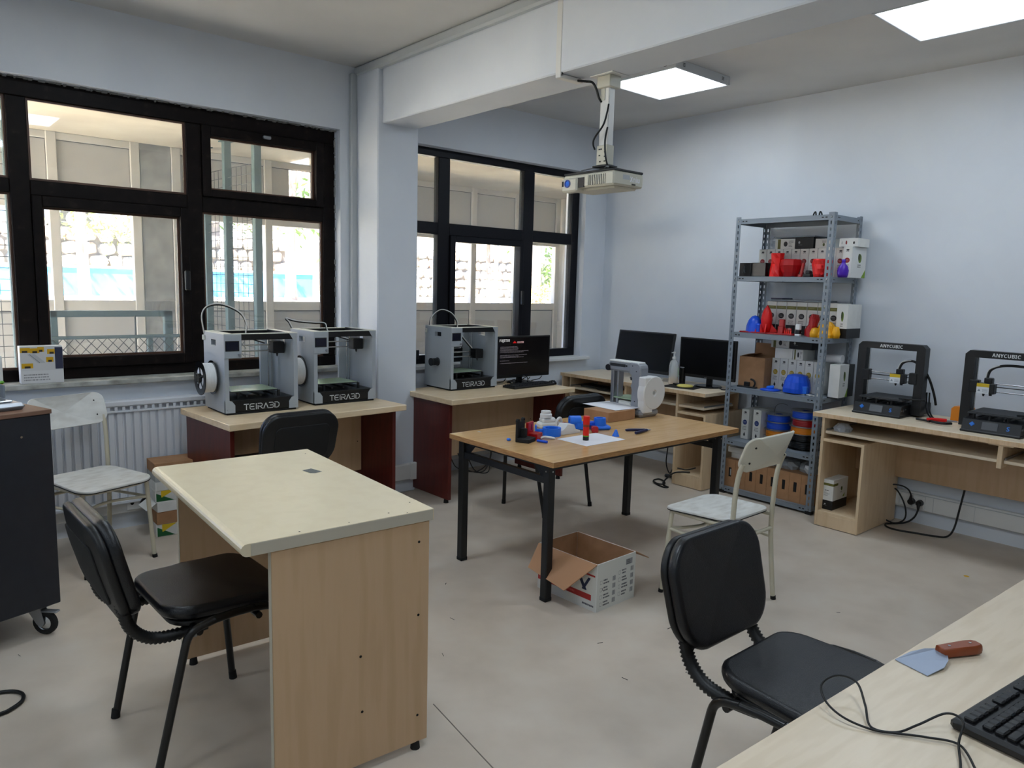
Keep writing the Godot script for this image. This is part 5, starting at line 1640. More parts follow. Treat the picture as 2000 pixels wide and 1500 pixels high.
	f.extrude(PackedVector2Array([Vector2(-W / 2, 0), Vector2(W / 2, 0), Vector2(W / 2 - 0.10, 0.17), Vector2(-W / 2 + 0.02, 0.135)]), -0.002, 0.002)
	part(t, "flap", f, M.cardboard_light, "brown flap folded down outside")
	f = mb()
	f.X = Transform3D(Basis(Vector3.RIGHT, deg_to_rad(-118)), Vector3(0, H, -D / 2))
	f.extrude(PackedVector2Array([Vector2(-W / 2, 0), Vector2(W / 2, 0), Vector2(W / 2 + 0.0, 0.12), Vector2(-W / 2 + 0.02, 0.14)]), -0.002, 0.002)
	part(t, "flap", f, M.cardboard_light)

# ------------------------------------------------------------------ the desk in front of the viewer
func front_desk_things() -> void:
	var y := 0.7455
	var t := thing("scraper", "wide steel scraper with riveted wooden handle at the edge of the front desk", "scraper", Vector3(-0.517, y, -1.655), 0)
	# blade from the tip edge to the handle; local frame: +u from blade to handle
	var a := Vector3(-0.056, 0.002, 0.081)
	var b := Vector3(0.014, 0.002, 0.098)
	var c := Vector3(0.014, 0.010, -0.008)
	var d := Vector3(-0.010, 0.010, -0.031)
	var bl := mb()
	var top := [a, b, Vector3(0.026, 0.007, 0.045), Vector3(0.022, 0.010, 0.012), c, d, Vector3(-0.030, 0.010, -0.004), Vector3(-0.046, 0.007, 0.030)]
	for i in range(1, top.size() - 1):
		bl.tri(top[0], top[i], top[i + 1])
		bl.tri(top[0] - Vector3(0, 0.0015, 0), top[i + 1] - Vector3(0, 0.0015, 0), top[i] - Vector3(0, 0.0015, 0))
	for i in top.size():
		var p: Vector3 = top[i]
		var q: Vector3 = top[(i + 1) % top.size()]
		bl.quad(p - Vector3(0, 0.0015, 0), q - Vector3(0, 0.0015, 0), q, p)
	part(t, "blade", bl, M.blade, "wide trapezoid steel blade")
	var h := mb()
	var dir := Vector3(0.040, 0, -0.088).normalized()
	var side := dir.cross(Vector3.UP)
	h.X = Transform3D(Basis(side, Vector3.UP, -dir), Vector3(0.0, 0.012, -0.015))
	var hp := PackedVector2Array([Vector2(-0.0135, 0.004), Vector2(0.0135, 0.004), Vector2(0.016, -0.03), Vector2(0.0185, -0.075), Vector2(0.016, -0.092), Vector2(0.008, -0.099), Vector2(-0.008, -0.099), Vector2(-0.016, -0.092), Vector2(-0.0185, -0.075), Vector2(-0.016, -0.03)])
	var rings := []
	for k in [[-0.010, 0.72], [-0.0075, 0.95], [0.0, 1.0], [0.0075, 0.95], [0.010, 0.72]]:
		var ring := PackedVector3Array()
		for p in hp:
			ring.append(Vector3(p.x * k[1], k[0], p.y * (1.0 - (1.0 - k[1]) * 0.15)))
		rings.append(ring)
	h.loft(rings)
	var ho := part(t, "handle", h, M.handle_wood, "reddish brown wooden handle")
	var rv := mb()
	rv.X = h.X
	for z in [-0.018, -0.074]:
		rv.cyl(Vector3(0, 0.009, z), Vector3(0, 0.0112, z), 0.0035, 0.003, 10)
	part(ho, "rivets", rv, M.chrome)

	# keyboard: row direction along local x, seen from its left rear
	t = thing("keyboard", "black computer keyboard lying on the front desk", "keyboard", Vector3(-0.409, y, -1.395), 0)
	var kb := Transform3D(Basis(Vector3.UP, deg_to_rad(83.4)), Vector3.ZERO)
	# local x -> along keys (away, -z world), local z -> towards +x world
	var body := mb()
	body.X = kb
	body.cspan(Vector3(0, 0.0, 0.0), Vector3(0.44, 0.020, 0.15), 0.006)
	body.X = kb
	part(t, "body", body, M.key)
	var ko: MeshInstance3D = null
	var rows := [[0.016, 0.020, [1, 0, 1, 1, 1, 1, 0.5, 1, 1, 1, 1, 0.5, 1, 1, 1, 1]], [0.046, 0.018, [1, 1, 1, 1, 1, 1, 1, 1, 1, 1, 1, 1, 1, 2, 1, 1, 1]], [0.065, 0.018, [1.5, 1, 1, 1, 1, 1, 1, 1, 1, 1, 1, 1, 1, 1.5, 1, 1, 1]], [0.084, 0.018, [1.8, 1, 1, 1, 1, 1, 1, 1, 1, 1, 1, 1, 2.2]], [0.103, 0.018, [2.3, 1, 1, 1, 1, 1, 1, 1, 1, 1, 1, 2.7]], [0.122, 0.018, [1.3, 1.2, 1.3, 6.2, 1.3, 1.2, 1.2, 1.3]]]
	for r in rows:
		var x := 0.014
		for w in r[2]:
			var ww: float = float(w) * 0.0192
			if w >= 1:
				var k := mb()
				k.X = kb
				k.cspan(Vector3(x + 0.001, 0.018, r[0]), Vector3(x + ww - 0.001, 0.027, r[0] + r[1] - 0.002), 0.0025)
				part(t, "key", k, M.key)
			x += ww
	# thin cable of the keyboard
	solid("keyboard_cable", mb().tube(curve([Vector3(-0.33, y + 0.012, -1.28), Vector3(-0.375, y + 0.006, -1.345), Vector3(-0.42, y + 0.005, -1.325), Vector3(-0.455, y + 0.004, -1.30), Vector3(-0.49, y + 0.004, -1.275), Vector3(-0.535, y + 0.010, -1.262), Vector3(-0.575, y + 0.018, -1.275), Vector3(-0.598, y + 0.030, -1.305), Vector3(-0.588, y + 0.038, -1.345), Vector3(-0.558, y + 0.032, -1.36), Vector3(-0.525, y + 0.015, -1.325), Vector3(-0.495, y + 0.004, -1.282), Vector3(-0.46, y + 0.004, -1.300), Vector3(-0.44, y + 0.012, -1.34), Vector3(-0.412, y + 0.030, -1.385), Vector3(-0.385, y + 0.028, -1.385), Vector3(-0.375, y + 0.012, -1.34), Vector3(-0.355, y + 0.004, -1.29), Vector3(-0.34, y + 0.004, -1.24)], 8), 0.0021, 8), M.cable, "thin black cable curling over the edge of the front desk", "cable")

# ------------------------------------------------------------------ slotted steel shelf
const SZ := -4.765   # front of the shelf
const LEVELS := [0.050, 0.409, 0.803, 1.2065, 1.612, 2.015]

func perforated(b: MB, o: Vector3, along: Vector3, across: Vector3, length: float, width: float, pitch: float, hole: float, slot: float, th: float) -> void:
	# flat strip with a row of slots: two rims and the bridges between the slots
	var nrm := along.cross(across).normalized() * th * 0.5
	var rim := (width - slot) / 2
	var add := func(a0: float, a1: float, c0: float, c1: float) -> void:
		var p := [o + along * a0 + across * c0, o + along * a1 + across * c0, o + along * a1 + across * c1, o + along * a0 + across * c1]
		b.quad(p[0] + nrm, p[1] + nrm, p[2] + nrm, p[3] + nrm)
		b.quad(p[3] - nrm, p[2] - nrm, p[1] - nrm, p[0] - nrm)
		for i in 4:
			var j := (i + 1) % 4
			b.quad(p[i] - nrm, p[j] - nrm, p[j] + nrm, p[i] + nrm)
	add.call(0.0, length, 0.0, rim)
	add.call(0.0, length, width - rim, width)
	var a := 0.0
	var k := 0
	while a < length:
		var e := minf(a + pitch - hole, length)
		add.call(a, e, rim, width - rim)
		a += pitch
		k += 1

func shelf_unit() -> void:
	var t := thing("metal_shelf", "grey slotted steel shelf unit with boxes, spools and printed figures", "shelf", Vector3.ZERO)
	var x0 := -3.085
	var x1 := -2.362
	var z1 := -5.165
	for q in [[x0, SZ, 1, -1], [x1, SZ, -1, -1], [x0, z1, 1, 1], [x1, z1, -1, 1]]:
		var b := mb()
		var o := Vector3(q[0], 0.0, q[1])
		perforated(b, o, Vector3.UP, Vector3(q[2], 0, 0), 2.03, 0.038, 0.042, 0.021, 0.010, 0.002)
		perforated(b, o, Vector3.UP, Vector3(0, 0, q[3]), 2.03, 0.038, 0.042, 0.021, 0.010, 0.002)
		var p := part(t, "post", b, M.shelf_grey)
		part(p, "foot", mb().cspan(o + Vector3(-0.002 * q[2], 0, -0.002 * q[3]), o + Vector3(0.042 * q[2], 0.025, 0.042 * q[3]), 0.002), M.rubber)
	for y in LEVELS:
		var b := mb()
		b.span(Vector3(x0 + 0.002, y - 0.0012, SZ - 0.002), Vector3(x1 - 0.002, y, z1 + 0.002))
		b.span(Vector3(x0 + 0.002, y - 0.034, SZ - 0.002), Vector3(x1 - 0.002, y, SZ - 0.0035))
		b.span(Vector3(x0 + 0.002, y - 0.034, z1 + 0.0035), Vector3(x1 - 0.002, y, z1 + 0.002))
		b.span(Vector3(x0 + 0.002, y - 0.034, SZ - 0.002), Vector3(x0 + 0.0035, y, z1 + 0.002))
		b.span(Vector3(x1 - 0.002, y - 0.034, SZ - 0.002), Vector3(x1 - 0.0035, y, z1 + 0.002))
		var s := part(t, "shelf_board", b, M.shelf_grey)
		var sl := mb()
		for x in [x0 + 0.055, x0 + 0.08, x1 - 0.055, x1 - 0.08]:
			sl.box(Vector3(x, y - 0.016, SZ - 0.0015), Vector3(0.014, 0.007, 0.0012))
		for z in [SZ - 0.06, SZ - 0.075, z1 + 0.06]:
			sl.box(Vector3(x1 - 0.0018, y - 0.016, z), Vector3(0.0012, 0.007, 0.009))
		part(s, "slots", sl, M.black_matte)
		var bt := mb()
		for x in [x0 + 0.019, x1 - 0.019]:
			bt.cyl(Vector3(x, y - 0.015, SZ), Vector3(x, y - 0.015, SZ + 0.005), 0.0065, 0.005, 8)
		part(s, "bolts", bt, M.galvanised)

# printed fronts of the filament cartons
func carton_print(called: String, accent: Color, band: bool, black_foot: bool) -> StandardMaterial3D:
	var im := img_tex(64, 176, Color(0.88, 0.88, 0.86))
	if band:
		im.fill_rect(Rect2i(0, 22, 64, 18), Color(0.45, 0.44, 0.20))
		scribble(im, 14, 28, 40, 1, 8, Color(0.60, 0.58, 0.36), 3)
	else:
		disc(im, 32, 16, 11, 5, Color(0.20, 0.20, 0.20))
		scribble(im, 20, 24, 26, 1, 6, Color(0.35, 0.35, 0.35), 4)
	disc(im, 32, 76, 19, 15, accent)
	scribble(im, 18, 72, 28, 2, 7, accent.lerp(Color.WHITE, 0.55), 5)
	scribble(im, 14, 102, 36, 3, 8, Color(0.52, 0.52, 0.52), 6)
	if black_foot:
		im.fill_rect(Rect2i(0, 126, 64, 50), Color(0.06, 0.06, 0.065))
		disc(im, 26, 148, 9, 7, Color(0.80, 0.80, 0.80))
		scribble(im, 18, 160, 30, 1, 6, Color(0.55, 0.55, 0.55), 9)
	else:
		disc(im, 32, 150, 8, 9, Color(0.16, 0.16, 0.17))
		im.fill_rect(Rect2i(30, 136, 5, 10), Color(0.16, 0.16, 0.17))
	return printed(called, im)

func leaf_print(called: String, bg: Color) -> StandardMaterial3D:
	var im := img_tex(96, 96, bg)
	disc(im, 52, 34, 11, 14, Color(0.38, 0.48, 0.10))
	disc(im, 47, 30, 8, 11, Color(0.24, 0.28, 0.12))
	scribble(im, 38, 54, 30, 2, 6, Color(0.38, 0.38, 0.36), 15)
	for k in 28:
		im.fill_rect(Rect2i(96 - k, 96 - 28 + k, k, 1), Color(0.48, 0.62, 0.16))
	return printed(called, im)

var carton_n := 0

func carton(x0: float, x1: float, y: float, h: float, zf: float, depth: float, front: Material, label: String, group := "", body: Material = null, side: Material = null, foot := 0.0) -> void:
	var w := x1 - x0
	var t := thing("filament_carton", label, "box", Vector3((x0 + x1) / 2, y, zf), 0, group)
	part(t, "body", mb().cbox(Vector3(0, h / 2 + 0.0003, -depth / 2), Vector3(w - 0.002, h, depth), 0.0015), body if body else M.carton_white)
	if front:
		var f := mb().at(Vector3(0, h / 2, 0.0008))
		f.flatq(w - 0.005, h - 0.004)
		part(t, "printed_front", f, front)
	if side:
		var f := mb()
		f.X = Transform3D(Basis(Vector3.UP, PI / 2), Vector3(w / 2 - 0.0002, h / 2, -depth / 2))
		f.flatq(depth - 0.006, h - 0.004)
		part(t, "printed_side", f, side)
	if foot > 0:
		part(t, "black_foot", mb().cbox(Vector3(0, foot / 2 + 0.0005, -depth / 2), Vector3(w, foot, depth + 0.002), 0.001), M.black_plastic)

func filament_spool(c: Vector3, r: float, h: float, m: Material, label: String, group: String, thin := false) -> void:
	var t := thing("filament_spool", label, "spool", c, 0, group)
	for y in [0.0, h - 0.003]:
		part(t, "flange", mb().lathe(PackedVector2Array([Vector2(0.028, y), Vector2(r, y), Vector2(r, y + 0.003), Vector2(0.028, y + 0.003)]), Vector3.ZERO, 32), M.clear_plastic if m != M.black_gloss else M.black_gloss)
		part(t, "rim", mb().tube(ring_pts(r, y + 0.0015, 36), 0.0022, 6), M.brushed if m != M.black_gloss else M.black_gloss)
	var rr := r * (0.88 if not thin else 0.66)
	var pr := PackedVector2Array([Vector2(0.03, 0.0035), Vector2(rr, 0.0035)])
	for k in 9:
		pr.append(Vector2(rr + (0.0012 if k % 2 else 0.0), 0.005 + (h - 0.010) * k / 8.0))
	pr.append(Vector2(0.03, h - 0.0035))
	part(t, "filament", mb().lathe(pr, Vector3.ZERO, 32), m)

func ring_pts(r: float, y: float, k: int) -> PackedVector3Array:
	var p := PackedVector3Array()
	for i in k + 1:
		p.append(Vector3(cos(TAU * i / k) * r, y, sin(TAU * i / k) * r))
	return p

func shelf_things() -> void:
	var red_lab := carton_print("print_red", Color(0.58, 0.10, 0.10), false, false)
	var blk_lab := carton_print("print_black_dot", Color(0.12, 0.12, 0.13), true, true)
	var yel_lab := carton_print("print_yellow_dot", Color(0.72, 0.60, 0.16), false, false)
	var blu_lab := carton_print("print_blue_dot", Color(0.12, 0.20, 0.45), false, false)
	var leaf := leaf_print("print_leaf", Color(0.90, 0.90, 0.89))
	var im := img_tex(176, 64, Color(0.88, 0.88, 0.86))
	im.fill_rect(Rect2i(22, 0, 26, 64), Color(0.42, 0.41, 0.19))
	disc(im, 92, 32, 17, 17, Color(0.10, 0.10, 0.11))
	scribble(im, 120, 12, 44, 5, 9, Color(0.5, 0.5, 0.5), 21)
	var lie_lab := printed("print_lying", im)
	im = img_tex(176, 64, Color(0.88, 0.88, 0.86))
	disc(im, 96, 40, 12, 12, Color(0.34, 0.38, 0.14))
	scribble(im, 78, 14, 50, 2, 8, Color(0.4, 0.4, 0.4), 22)
	var lie2 := printed("print_lying_leaf", im)
	im = img_tex(176, 64, Color(0.90, 0.90, 0.89))
	disc(im, 66, 32, 8, 16, Color(0.52, 0.10, 0.10))
	disc(im, 140, 34, 9, 11, Color(0.15, 0.15, 0.15))
	scribble(im, 20, 24, 14, 3, 8, Color(0.45, 0.45, 0.45), 23)
	var lie3 := printed("print_lying_red", im)
	im = img_tex(176, 64, Color(0.05, 0.05, 0.055))
	disc(im, 40, 28, 9, 8, Color(0.72, 0.72, 0.72))
	scribble(im, 34, 42, 40, 1, 6, Color(0.45, 0.45, 0.45), 24)
	var lie_blk := printed("print_lying_black", im)

	# --- fourth board: red labelled cartons
	var y := 1.6125
	for k in 11:
		var x := -3.024 + k * 0.0645
		if k < 10:
			carton(x, x + 0.0645, y, 0.20, -4.99, 0.165, red_lab, "upright white filament carton with red oval label on the board with the purple vase", "cartons with red labels")
		else:
			carton(x + 0.012, x + 0.0765, y, 0.203, -4.93, 0.21, red_lab, "white carton with red oval front and green leaf side, ending the red labelled row", "", null, leaf)
	carton(-2.905, -2.748, y + 0.2005, 0.072, -5.0, 0.16, lie_lab, "lying white carton with olive stripe on top of the red labelled row")
	carton(-2.745, -2.604, y + 0.2005, 0.078, -4.985, 0.16, lie_blk, "lying black carton on top of the red labelled row", "", M.black_plastic)
	carton(-2.602, -2.487, y + 0.2005, 0.066, -5.0, 0.16, lie2, "lying white carton with small round emblem on top of the red labelled row")
	carton(-2.412, -2.285, y + 0.2045, 0.056, -4.96, 0.17, lie3, "lying white carton with red drop above the leaf carton")
	solid("plastic_folder", mb().cspan(Vector3(-2.905, y + 0.2790, -5.15), Vector3(-2.590, y + 0.287, -4.97), 0.002), M.shelf_grey, "flat grey folder lying on the top cartons", "folder")
	var t := thing("black_case", "black box with pale arrow mark beside the red vase on the metal shelf", "box", Vector3(-3.022, y, -4.86))
	part(t, "body", mb().cspan(Vector3(-0.075, 0, -0.14), Vector3(0.02, 0.098, 0.0), 0.003), M.black_plastic)
	var ar := mb()
	ar.tube(PackedVector3Array([Vector3(-0.045, 0.025, 0.0008), Vector3(-0.035, 0.05, 0.0008), Vector3(-0.025, 0.025, 0.0008)]), 0.0025, 4, 0.3)
	ar.tube(PackedVector3Array([Vector3(-0.035, 0.05, 0.0008), Vector3(-0.035, 0.078, 0.0008)]), 0.0025, 4, 0.3)
	part(t, "arrow_mark", ar, M.shelf_grey)
	solid("black_case", mb().cspan(Vector3(-2.999, y + 0.0004, -4.99), Vector3(-2.885, y + 0.099, -4.862), 0.003), M.black_gloss, "plain glossy black box beside the red vase on the metal shelf", "box")
	solid("red_vase", mb().at(Vector3(-2.823, y, -4.905)).lathe(PackedVector2Array([Vector2(0, 0), Vector2(0.052, 0), Vector2(0.046, 0.045), Vector2(0.041, 0.09), Vector2(0.044, 0.13), Vector2(0.048, 0.166), Vector2(0.042, 0.166), Vector2(0.038, 0.1), Vector2(0.04, 0.01)]), Vector3.ZERO, 9, false, func(a: float, h: float) -> float: return 1.0 + 0.10 * sin(a * 4 + h * 45)), M.red, "tall red twisted printed vase on the metal shelf", "vase")
	solid("red_pot", mb().at(Vector3(-2.715, y, -4.905)).lathe(PackedVector2Array([Vector2(0, 0), Vector2(0.046, 0), Vector2(0.062, 0.035), Vector2(0.074, 0.08), Vector2(0.070, 0.115), Vector2(0.062, 0.122), Vector2(0.056, 0.118), Vector2(0.060, 0.08), Vector2(0.04, 0.01)]), Vector3.ZERO, 14, false, func(a: float, h: float) -> float: return 1.0 + 0.035 * cos(a * 7)), M.dark_red, "round dark red ribbed pot on the metal shelf", "pot")
	t = thing("red_clip", "small red printed clip standing beside the ribbed pot", "printed part", Vector3(-2.635, y, -4.90))
	part(t, "upright", mb().at(Vector3.ZERO, 0, 0, -8).cspan(Vector3(-0.008, 0.0, -0.01), Vector3(0.008, 0.098, 0.01), 0.002), M.dark_red)
	part(t, "foot", mb().cspan(Vector3(-0.018, 0, -0.012), Vector3(0.006, 0.02, 0.012), 0.002), M.dark_red)
	solid("black_mount", mb().at(Vector3(-2.578, y, -4.89)).cspan(Vector3(-0.027, 0, -0.025), Vector3(0.027, 0.022, 0.02), 0.004).cspan(Vector3(-0.018, 0.02, -0.02), Vector3(0.018, 0.046, 0.01), 0.006), M.black_plastic, "small black printed mount beside the red bust", "printed part")
	# bust: head with brow, nose and chin turned to the room
	var bust := mb().at(Vector3(-2.483, y, -4.895), 25)
	bust.lathe(PackedVector2Array([Vector2(0, 0), Vector2(0.050, 0), Vector2(0.058, 0.02), Vector2(0.062, 0.055), Vector2(0.066, 0.085), Vector2(0.064, 0.112), Vector2(0.06, 0.122), Vector2(0, 0.122)]), Vector3.ZERO, 22, false, func(a: float, h: float) -> float:
		var front := maxf(0.0, cos(a - PI / 2))
		return 1.0 + 0.10 * front * sin(h * 140.0) + 0.05 * sin(a * 3.0 + h * 60))
	bust.cyl(Vector3(0, 0.05, 0.055), Vector3(0, 0.078, 0.066), 0.012, 0.005, 8)
	bust.cyl(Vector3(0, 0.018, 0.055), Vector3(0, 0.024, 0.066), 0.017, 0.010, 10)
	solid("red_bust", bust, M.red, "red printed head bust with flat top on the metal shelf", "figure")
	solid("purple_vase", mb().at(Vector3(-2.327, y, -4.868)).lathe(PackedVector2Array([Vector2(0, 0), Vector2(0.029, 0), Vector2(0.034, 0.02), Vector2(0.036, 0.045), Vector2(0.028, 0.072), Vector2(0.013, 0.09), Vector2(0.011, 0.105), Vector2(0.014, 0.117), Vector2(0.010, 0.117)]), Vector3.ZERO, 16, true), M.purple, "small purple printed bottle vase at the post of the metal shelf", "vase")
	solid("wire_clip", mb().at(Vector3(-2.60, 2.0155, -5.0)).tube(curve([Vector3(-0.032, 0.002, 0), Vector3(-0.030, 0.03, 0), Vector3(-0.018, 0.048, 0), Vector3(-0.012, 0.03, 0), Vector3(-0.012, 0.004, 0), Vector3(0.012, 0.004, 0), Vector3(0.012, 0.03, 0), Vector3(0.018, 0.048, 0), Vector3(0.030, 0.03, 0), Vector3(0.032, 0.002, 0)], 4), 0.005, 6), M.black_plastic, "black clip with two prongs on top of the metal shelf", "clip")
	solid("loose_wire", mb().tube(curve([Vector3(-2.70, y + 0.003, -4.87), Vector3(-2.66, y + 0.003, -4.845), Vector3(-2.64, y - 0.004, -4.826), Vector3(-2.69, y - 0.020, -4.824), Vector3(-2.73, y - 0.038, -4.825)], 6), 0.0018, 6), M.navy, "thin dark wire hanging over the board below the red pot", "wire")

	# --- third board: olive banded cartons and figures
	y = 1.2070
	for k in 7:
		var x := -2.925 + k * 0.0775
		carton(x, x + 0.0775, y, 0.232, -4.985, 0.17, blk_lab, "upright filament carton with olive band and black foot behind the red rocket", "cartons with olive bands", null, null)
	carton(-2.378, -2.300, y, 0.228, -4.935, 0.20, leaf, "white carton with leaf front and black foot beside the yellow bust", "", null, null, 0.066)
	solid("plastic_folder", mb().at(Vector3(-2.685, y + 0.2335, -5.06), 1).cbox(Vector3(0, 0.008, 0), Vector3(0.40, 0.012, 0.19), 0.002), M.shelf_grey, "flat grey folder lying on the olive banded cartons", "folder")
	solid("blue_booklet", mb().at(Vector3(-2.85, y + 0.2475, -5.05), 2).cbox(Vector3(0, 0.005, 0), Vector3(0.09, 0.008, 0.15), 0.001), M.navy, "dark blue booklet on top of the grey folder", "booklet")
	# blue half shell
	var hs := mb().at(Vector3(-2.965, y, -4.90), -20)
	hs.lathe(PackedVector2Array([Vector2(0.062, 0.0), Vector2(0.058, 0.05), Vector2(0.045, 0.09), Vector2(0.024, 0.118), Vector2(0, 0.126)]), Vector3.ZERO, 18, true)
	hs.cspan(Vector3(0.0, 0.0, -0.02), Vector3(0.075, 0.07, 0.03), 0.01)
	solid("blue_shell", hs, M.blue, "blue printed rounded shell beside the red rocket", "printed part")
	t = thing("rocket", "red printed rocket with broad fins on the metal shelf", "figure", Vector3(-2.862, y + 0.011, -4.885))
	part(t, "hull", mb().lathe(PackedVector2Array([Vector2(0, 0.0), Vector2(0.026, 0.0), Vector2(0.036, 0.05), Vector2(0.040, 0.09), Vector2(0.034, 0.135), Vector2(0.018, 0.17), Vector2(0, 0.196)]), Vector3.ZERO, 20, true), M.red)
	for k in 4:
		var f := mb().at(Vector3.ZERO, 25 + k * 90.0)
		f.extrude(PackedVector2Array([Vector2(0.02, 0.0), Vector2(0.078, 0.0), Vector2(0.07, 0.02), Vector2(0.045, 0.045), Vector2(0.03, 0.07)]), -0.004, 0.004)
		part(t, "fin", f, M.red)
	solid("red_tray", mb().cspan(Vector3(-3.05, y, -4.95), Vector3(-2.64, y + 0.010, -4.838), 0.003), M.dark_red, "flat dark red tray under the rocket", "tray")
	solid("red_tower", mb().at(Vector3(-2.737, y + 0.0105, -4.875)).cspan(Vector3(-0.02, 0, -0.016), Vector3(0.02, 0.05, 0.016), 0.002).cspan(Vector3(-0.014, 0.05, -0.012), Vector3(0.020, 0.098, 0.012), 0.002), M.dark_red, "small dark red printed tower beside the rocket", "figure")
	for k in 4:
		solid("orange_spike", mb().at(Vector3(-2.700 + k * 0.0145, y + 0.0105, -4.86)).lathe(PackedVector2Array([Vector2(0, 0), Vector2(0.006, 0), Vector2(0.004, 0.018), Vector2(0.002, 0.038), Vector2(0, 0.04)]), Vector3.ZERO, 8), M.bright_red, "tiny orange-red printed spike on the red tray", "figure", "orange spikes on the red tray")
	t = thing("glue_bottle", "tiny white and black bottle standing at the board edge", "bottle", Vector3(-2.60, y, -4.856))
	part(t, "foot", mb().cspan(Vector3(-0.018, 0, -0.015), Vector3(0.018, 0.014, 0.015), 0.003), M.white_plastic)
	part(t, "body", mb().cspan(Vector3(-0.016, 0.014, -0.013), Vector3(0.016, 0.042, 0.013), 0.003), M.black_plastic)
	part(t, "cap", mb().cspan(Vector3(-0.017, 0.042, -0.014), Vector3(0.017, 0.082, 0.014), 0.004), M.white_plastic)
	solid("red_twist", mb().at(Vector3(-2.532, y, -4.895), 10, 0, -10).lathe(PackedVector2Array([Vector2(0, 0), Vector2(0.042, 0), Vector2(0.040, 0.04), Vector2(0.034, 0.08), Vector2(0.030, 0.125), Vector2(0.026, 0.155), Vector2(0, 0.158)]), Vector3.ZERO, 14, false, func(a: float, h: float) -> float: return 1.0 + 0.16 * sin(a * 2 + h * 70)), M.dark_red, "dark red printed twisted figure on the metal shelf", "figure")
	# yellow lion-like bust: mane, muzzle and shoulders
	t = thing("yellow_bust", "yellow printed animal bust lying at the post of the metal shelf", "figure", Vector3(-2.445, y, -4.90), 15)
	var yb := mb()
	yb.lathe(PackedVector2Array([Vector2(0, 0), Vector2(0.072, 0), Vector2(0.075, 0.02), Vector2(0.055, 0.05), Vector2(0.05, 0.08), Vector2(0.03, 0.105), Vector2(0, 0.112)]), Vector3(0.02, 0, -0.01), 18, false, func(a: float, h: float) -> float: return 1.0 + 0.09 * sin(a * 7 + h * 30))
	part(t, "mane", yb, M.yellow)
	part(t, "muzzle", mb().at(Vector3(-0.045, 0.03, 0.02)).lathe(PackedVector2Array([Vector2(0, -0.03), Vector2(0.035, -0.03), Vector2(0.036, 0.0), Vector2(0.024, 0.03), Vector2(0, 0.036)]), Vector3.ZERO, 14, true), M.yellow)
	part(t, "paw", mb().at(Vector3(0.085, 0.0, 0.02)).lathe(PackedVector2Array([Vector2(0, 0), Vector2(0.026, 0.0), Vector2(0.03, 0.03), Vector2(0.02, 0.075), Vector2(0, 0.08)]), Vector3.ZERO, 14, true), M.yellow)

	# --- second board
	y = 0.8035
	t = thing("open_box", "brown cardboard box with raised lid flap on the metal shelf", "box", Vector3(-2.952, y, -4.88))
	var W := 0.205
	var D := 0.20
	var H := 0.225
	var bx := mb()
	bx.box(Vector3(-W / 2, H / 2, -D / 2), Vector3(0.004, H, D))
	bx.box(Vector3(W / 2, H / 2, -D / 2), Vector3(0.004, H, D))
	bx.box(Vector3(0, H / 2, 0), Vector3(W, H, 0.004))
	bx.box(Vector3(0, H / 2, -D), Vector3(W, H, 0.004))
	bx.box(Vector3(0, 0.002, -D / 2), Vector3(W, 0.004, D))
	part(t, "walls", bx, M.cardboard)
	part(t, "lid_flap", mb().at(Vector3(0, H, -D), 0, -8).cspan(Vector3(-W / 2, 0, -0.002), Vector3(W / 2, 0.095, 0.002), 0.0005), M.cardboard)
	part(t, "side_flap", mb().at(Vector3(-W / 2, H, -D / 2), 0, 0, -72).cspan(Vector3(-0.002, 0, -D / 2), Vector3(0.002, 0.06, D / 2 - 0.02), 0.0005), M.cardboard)
	for k in 6:
		var x := -2.845 + k * 0.0637
		carton(x, x + 0.0637, y, 0.226, -4.97, 0.18, yel_lab, "upright white filament carton with yellow oval label behind the blue robe", "cartons with yellow labels")
	carton(-2.827, -2.690, y + 0.2265, 0.075, -4.97, 0.17, null, "lying plain white carton on the yellow labelled row")
	carton(-2.688, -2.609, y + 0.2265, 0.075, -4.97, 0.17, lie_lab, "short lying carton with olive stripe on the yellow labelled row")
	carton(-2.875, -2.732, y + 0.302, 0.072, -4.99, 0.16, lie_lab, "lying white carton with olive stripe under the third board")
	carton(-2.730, -2.56, y + 0.302, 0.073, -4.99, 0.16, lie_blk, "lying black carton under the third board", "", M.black_plastic)
	var rl := mb()
	rl.at(Vector3(-2.43, y + 0.2565, -5.03))
	rl.cyl(Vector3(-0.075, 0, 0), Vector3(0.075, 0, 0), 0.029, 0.029, 20)
	solid("paper_roll", rl, M.white_sheet, "white roll lying on the yellow labelled cartons", "roll")
	carton(-2.385, -2.310, y, 0.225, -4.915, 0.13, null, "white carton with leaf side at the right end of the yellow labelled row", "", null, leaf)
	carton(-2.385, -2.312, y, 0.222, -5.050, 0.085, null, "narrow black carton behind the leaf carton at the end of the board", "", M.black_plastic)
	t = thing("black_clamp", "black printed clamp with curved hook in front of the open brown box", "printed part", Vector3(-2.962, y, -4.852))
	part(t, "base_plate", mb().cspan(Vector3(-0.08, 0, -0.016), Vector3(0.075, 0.010, 0.012), 0.003), M.black_plastic)
	part(t, "block", mb().cspan(Vector3(-0.025, 0.009, -0.012), Vector3(0.015, 0.042, 0.010), 0.003), M.black_plastic)
	part(t, "hook", mb().tube(curve([Vector3(0.05, 0.008, 0), Vector3(0.062, 0.035, 0), Vector3(0.05, 0.058, 0), Vector3(0.025, 0.064, 0)], 6), 0.007, 8), M.black_plastic)
	t = thing("blue_hat", "flat blue printed hat-like disc on the metal shelf", "printed part", Vector3(-2.785, y, -4.87))
	part(t, "brim", mb().lathe(PackedVector2Array([Vector2(0, 0.0), Vector2(0.07, 0.0), Vector2(0.072, 0.008), Vector2(0.03, 0.014), Vector2(0, 0.016)]), Vector3.ZERO, 24, true), M.blue)
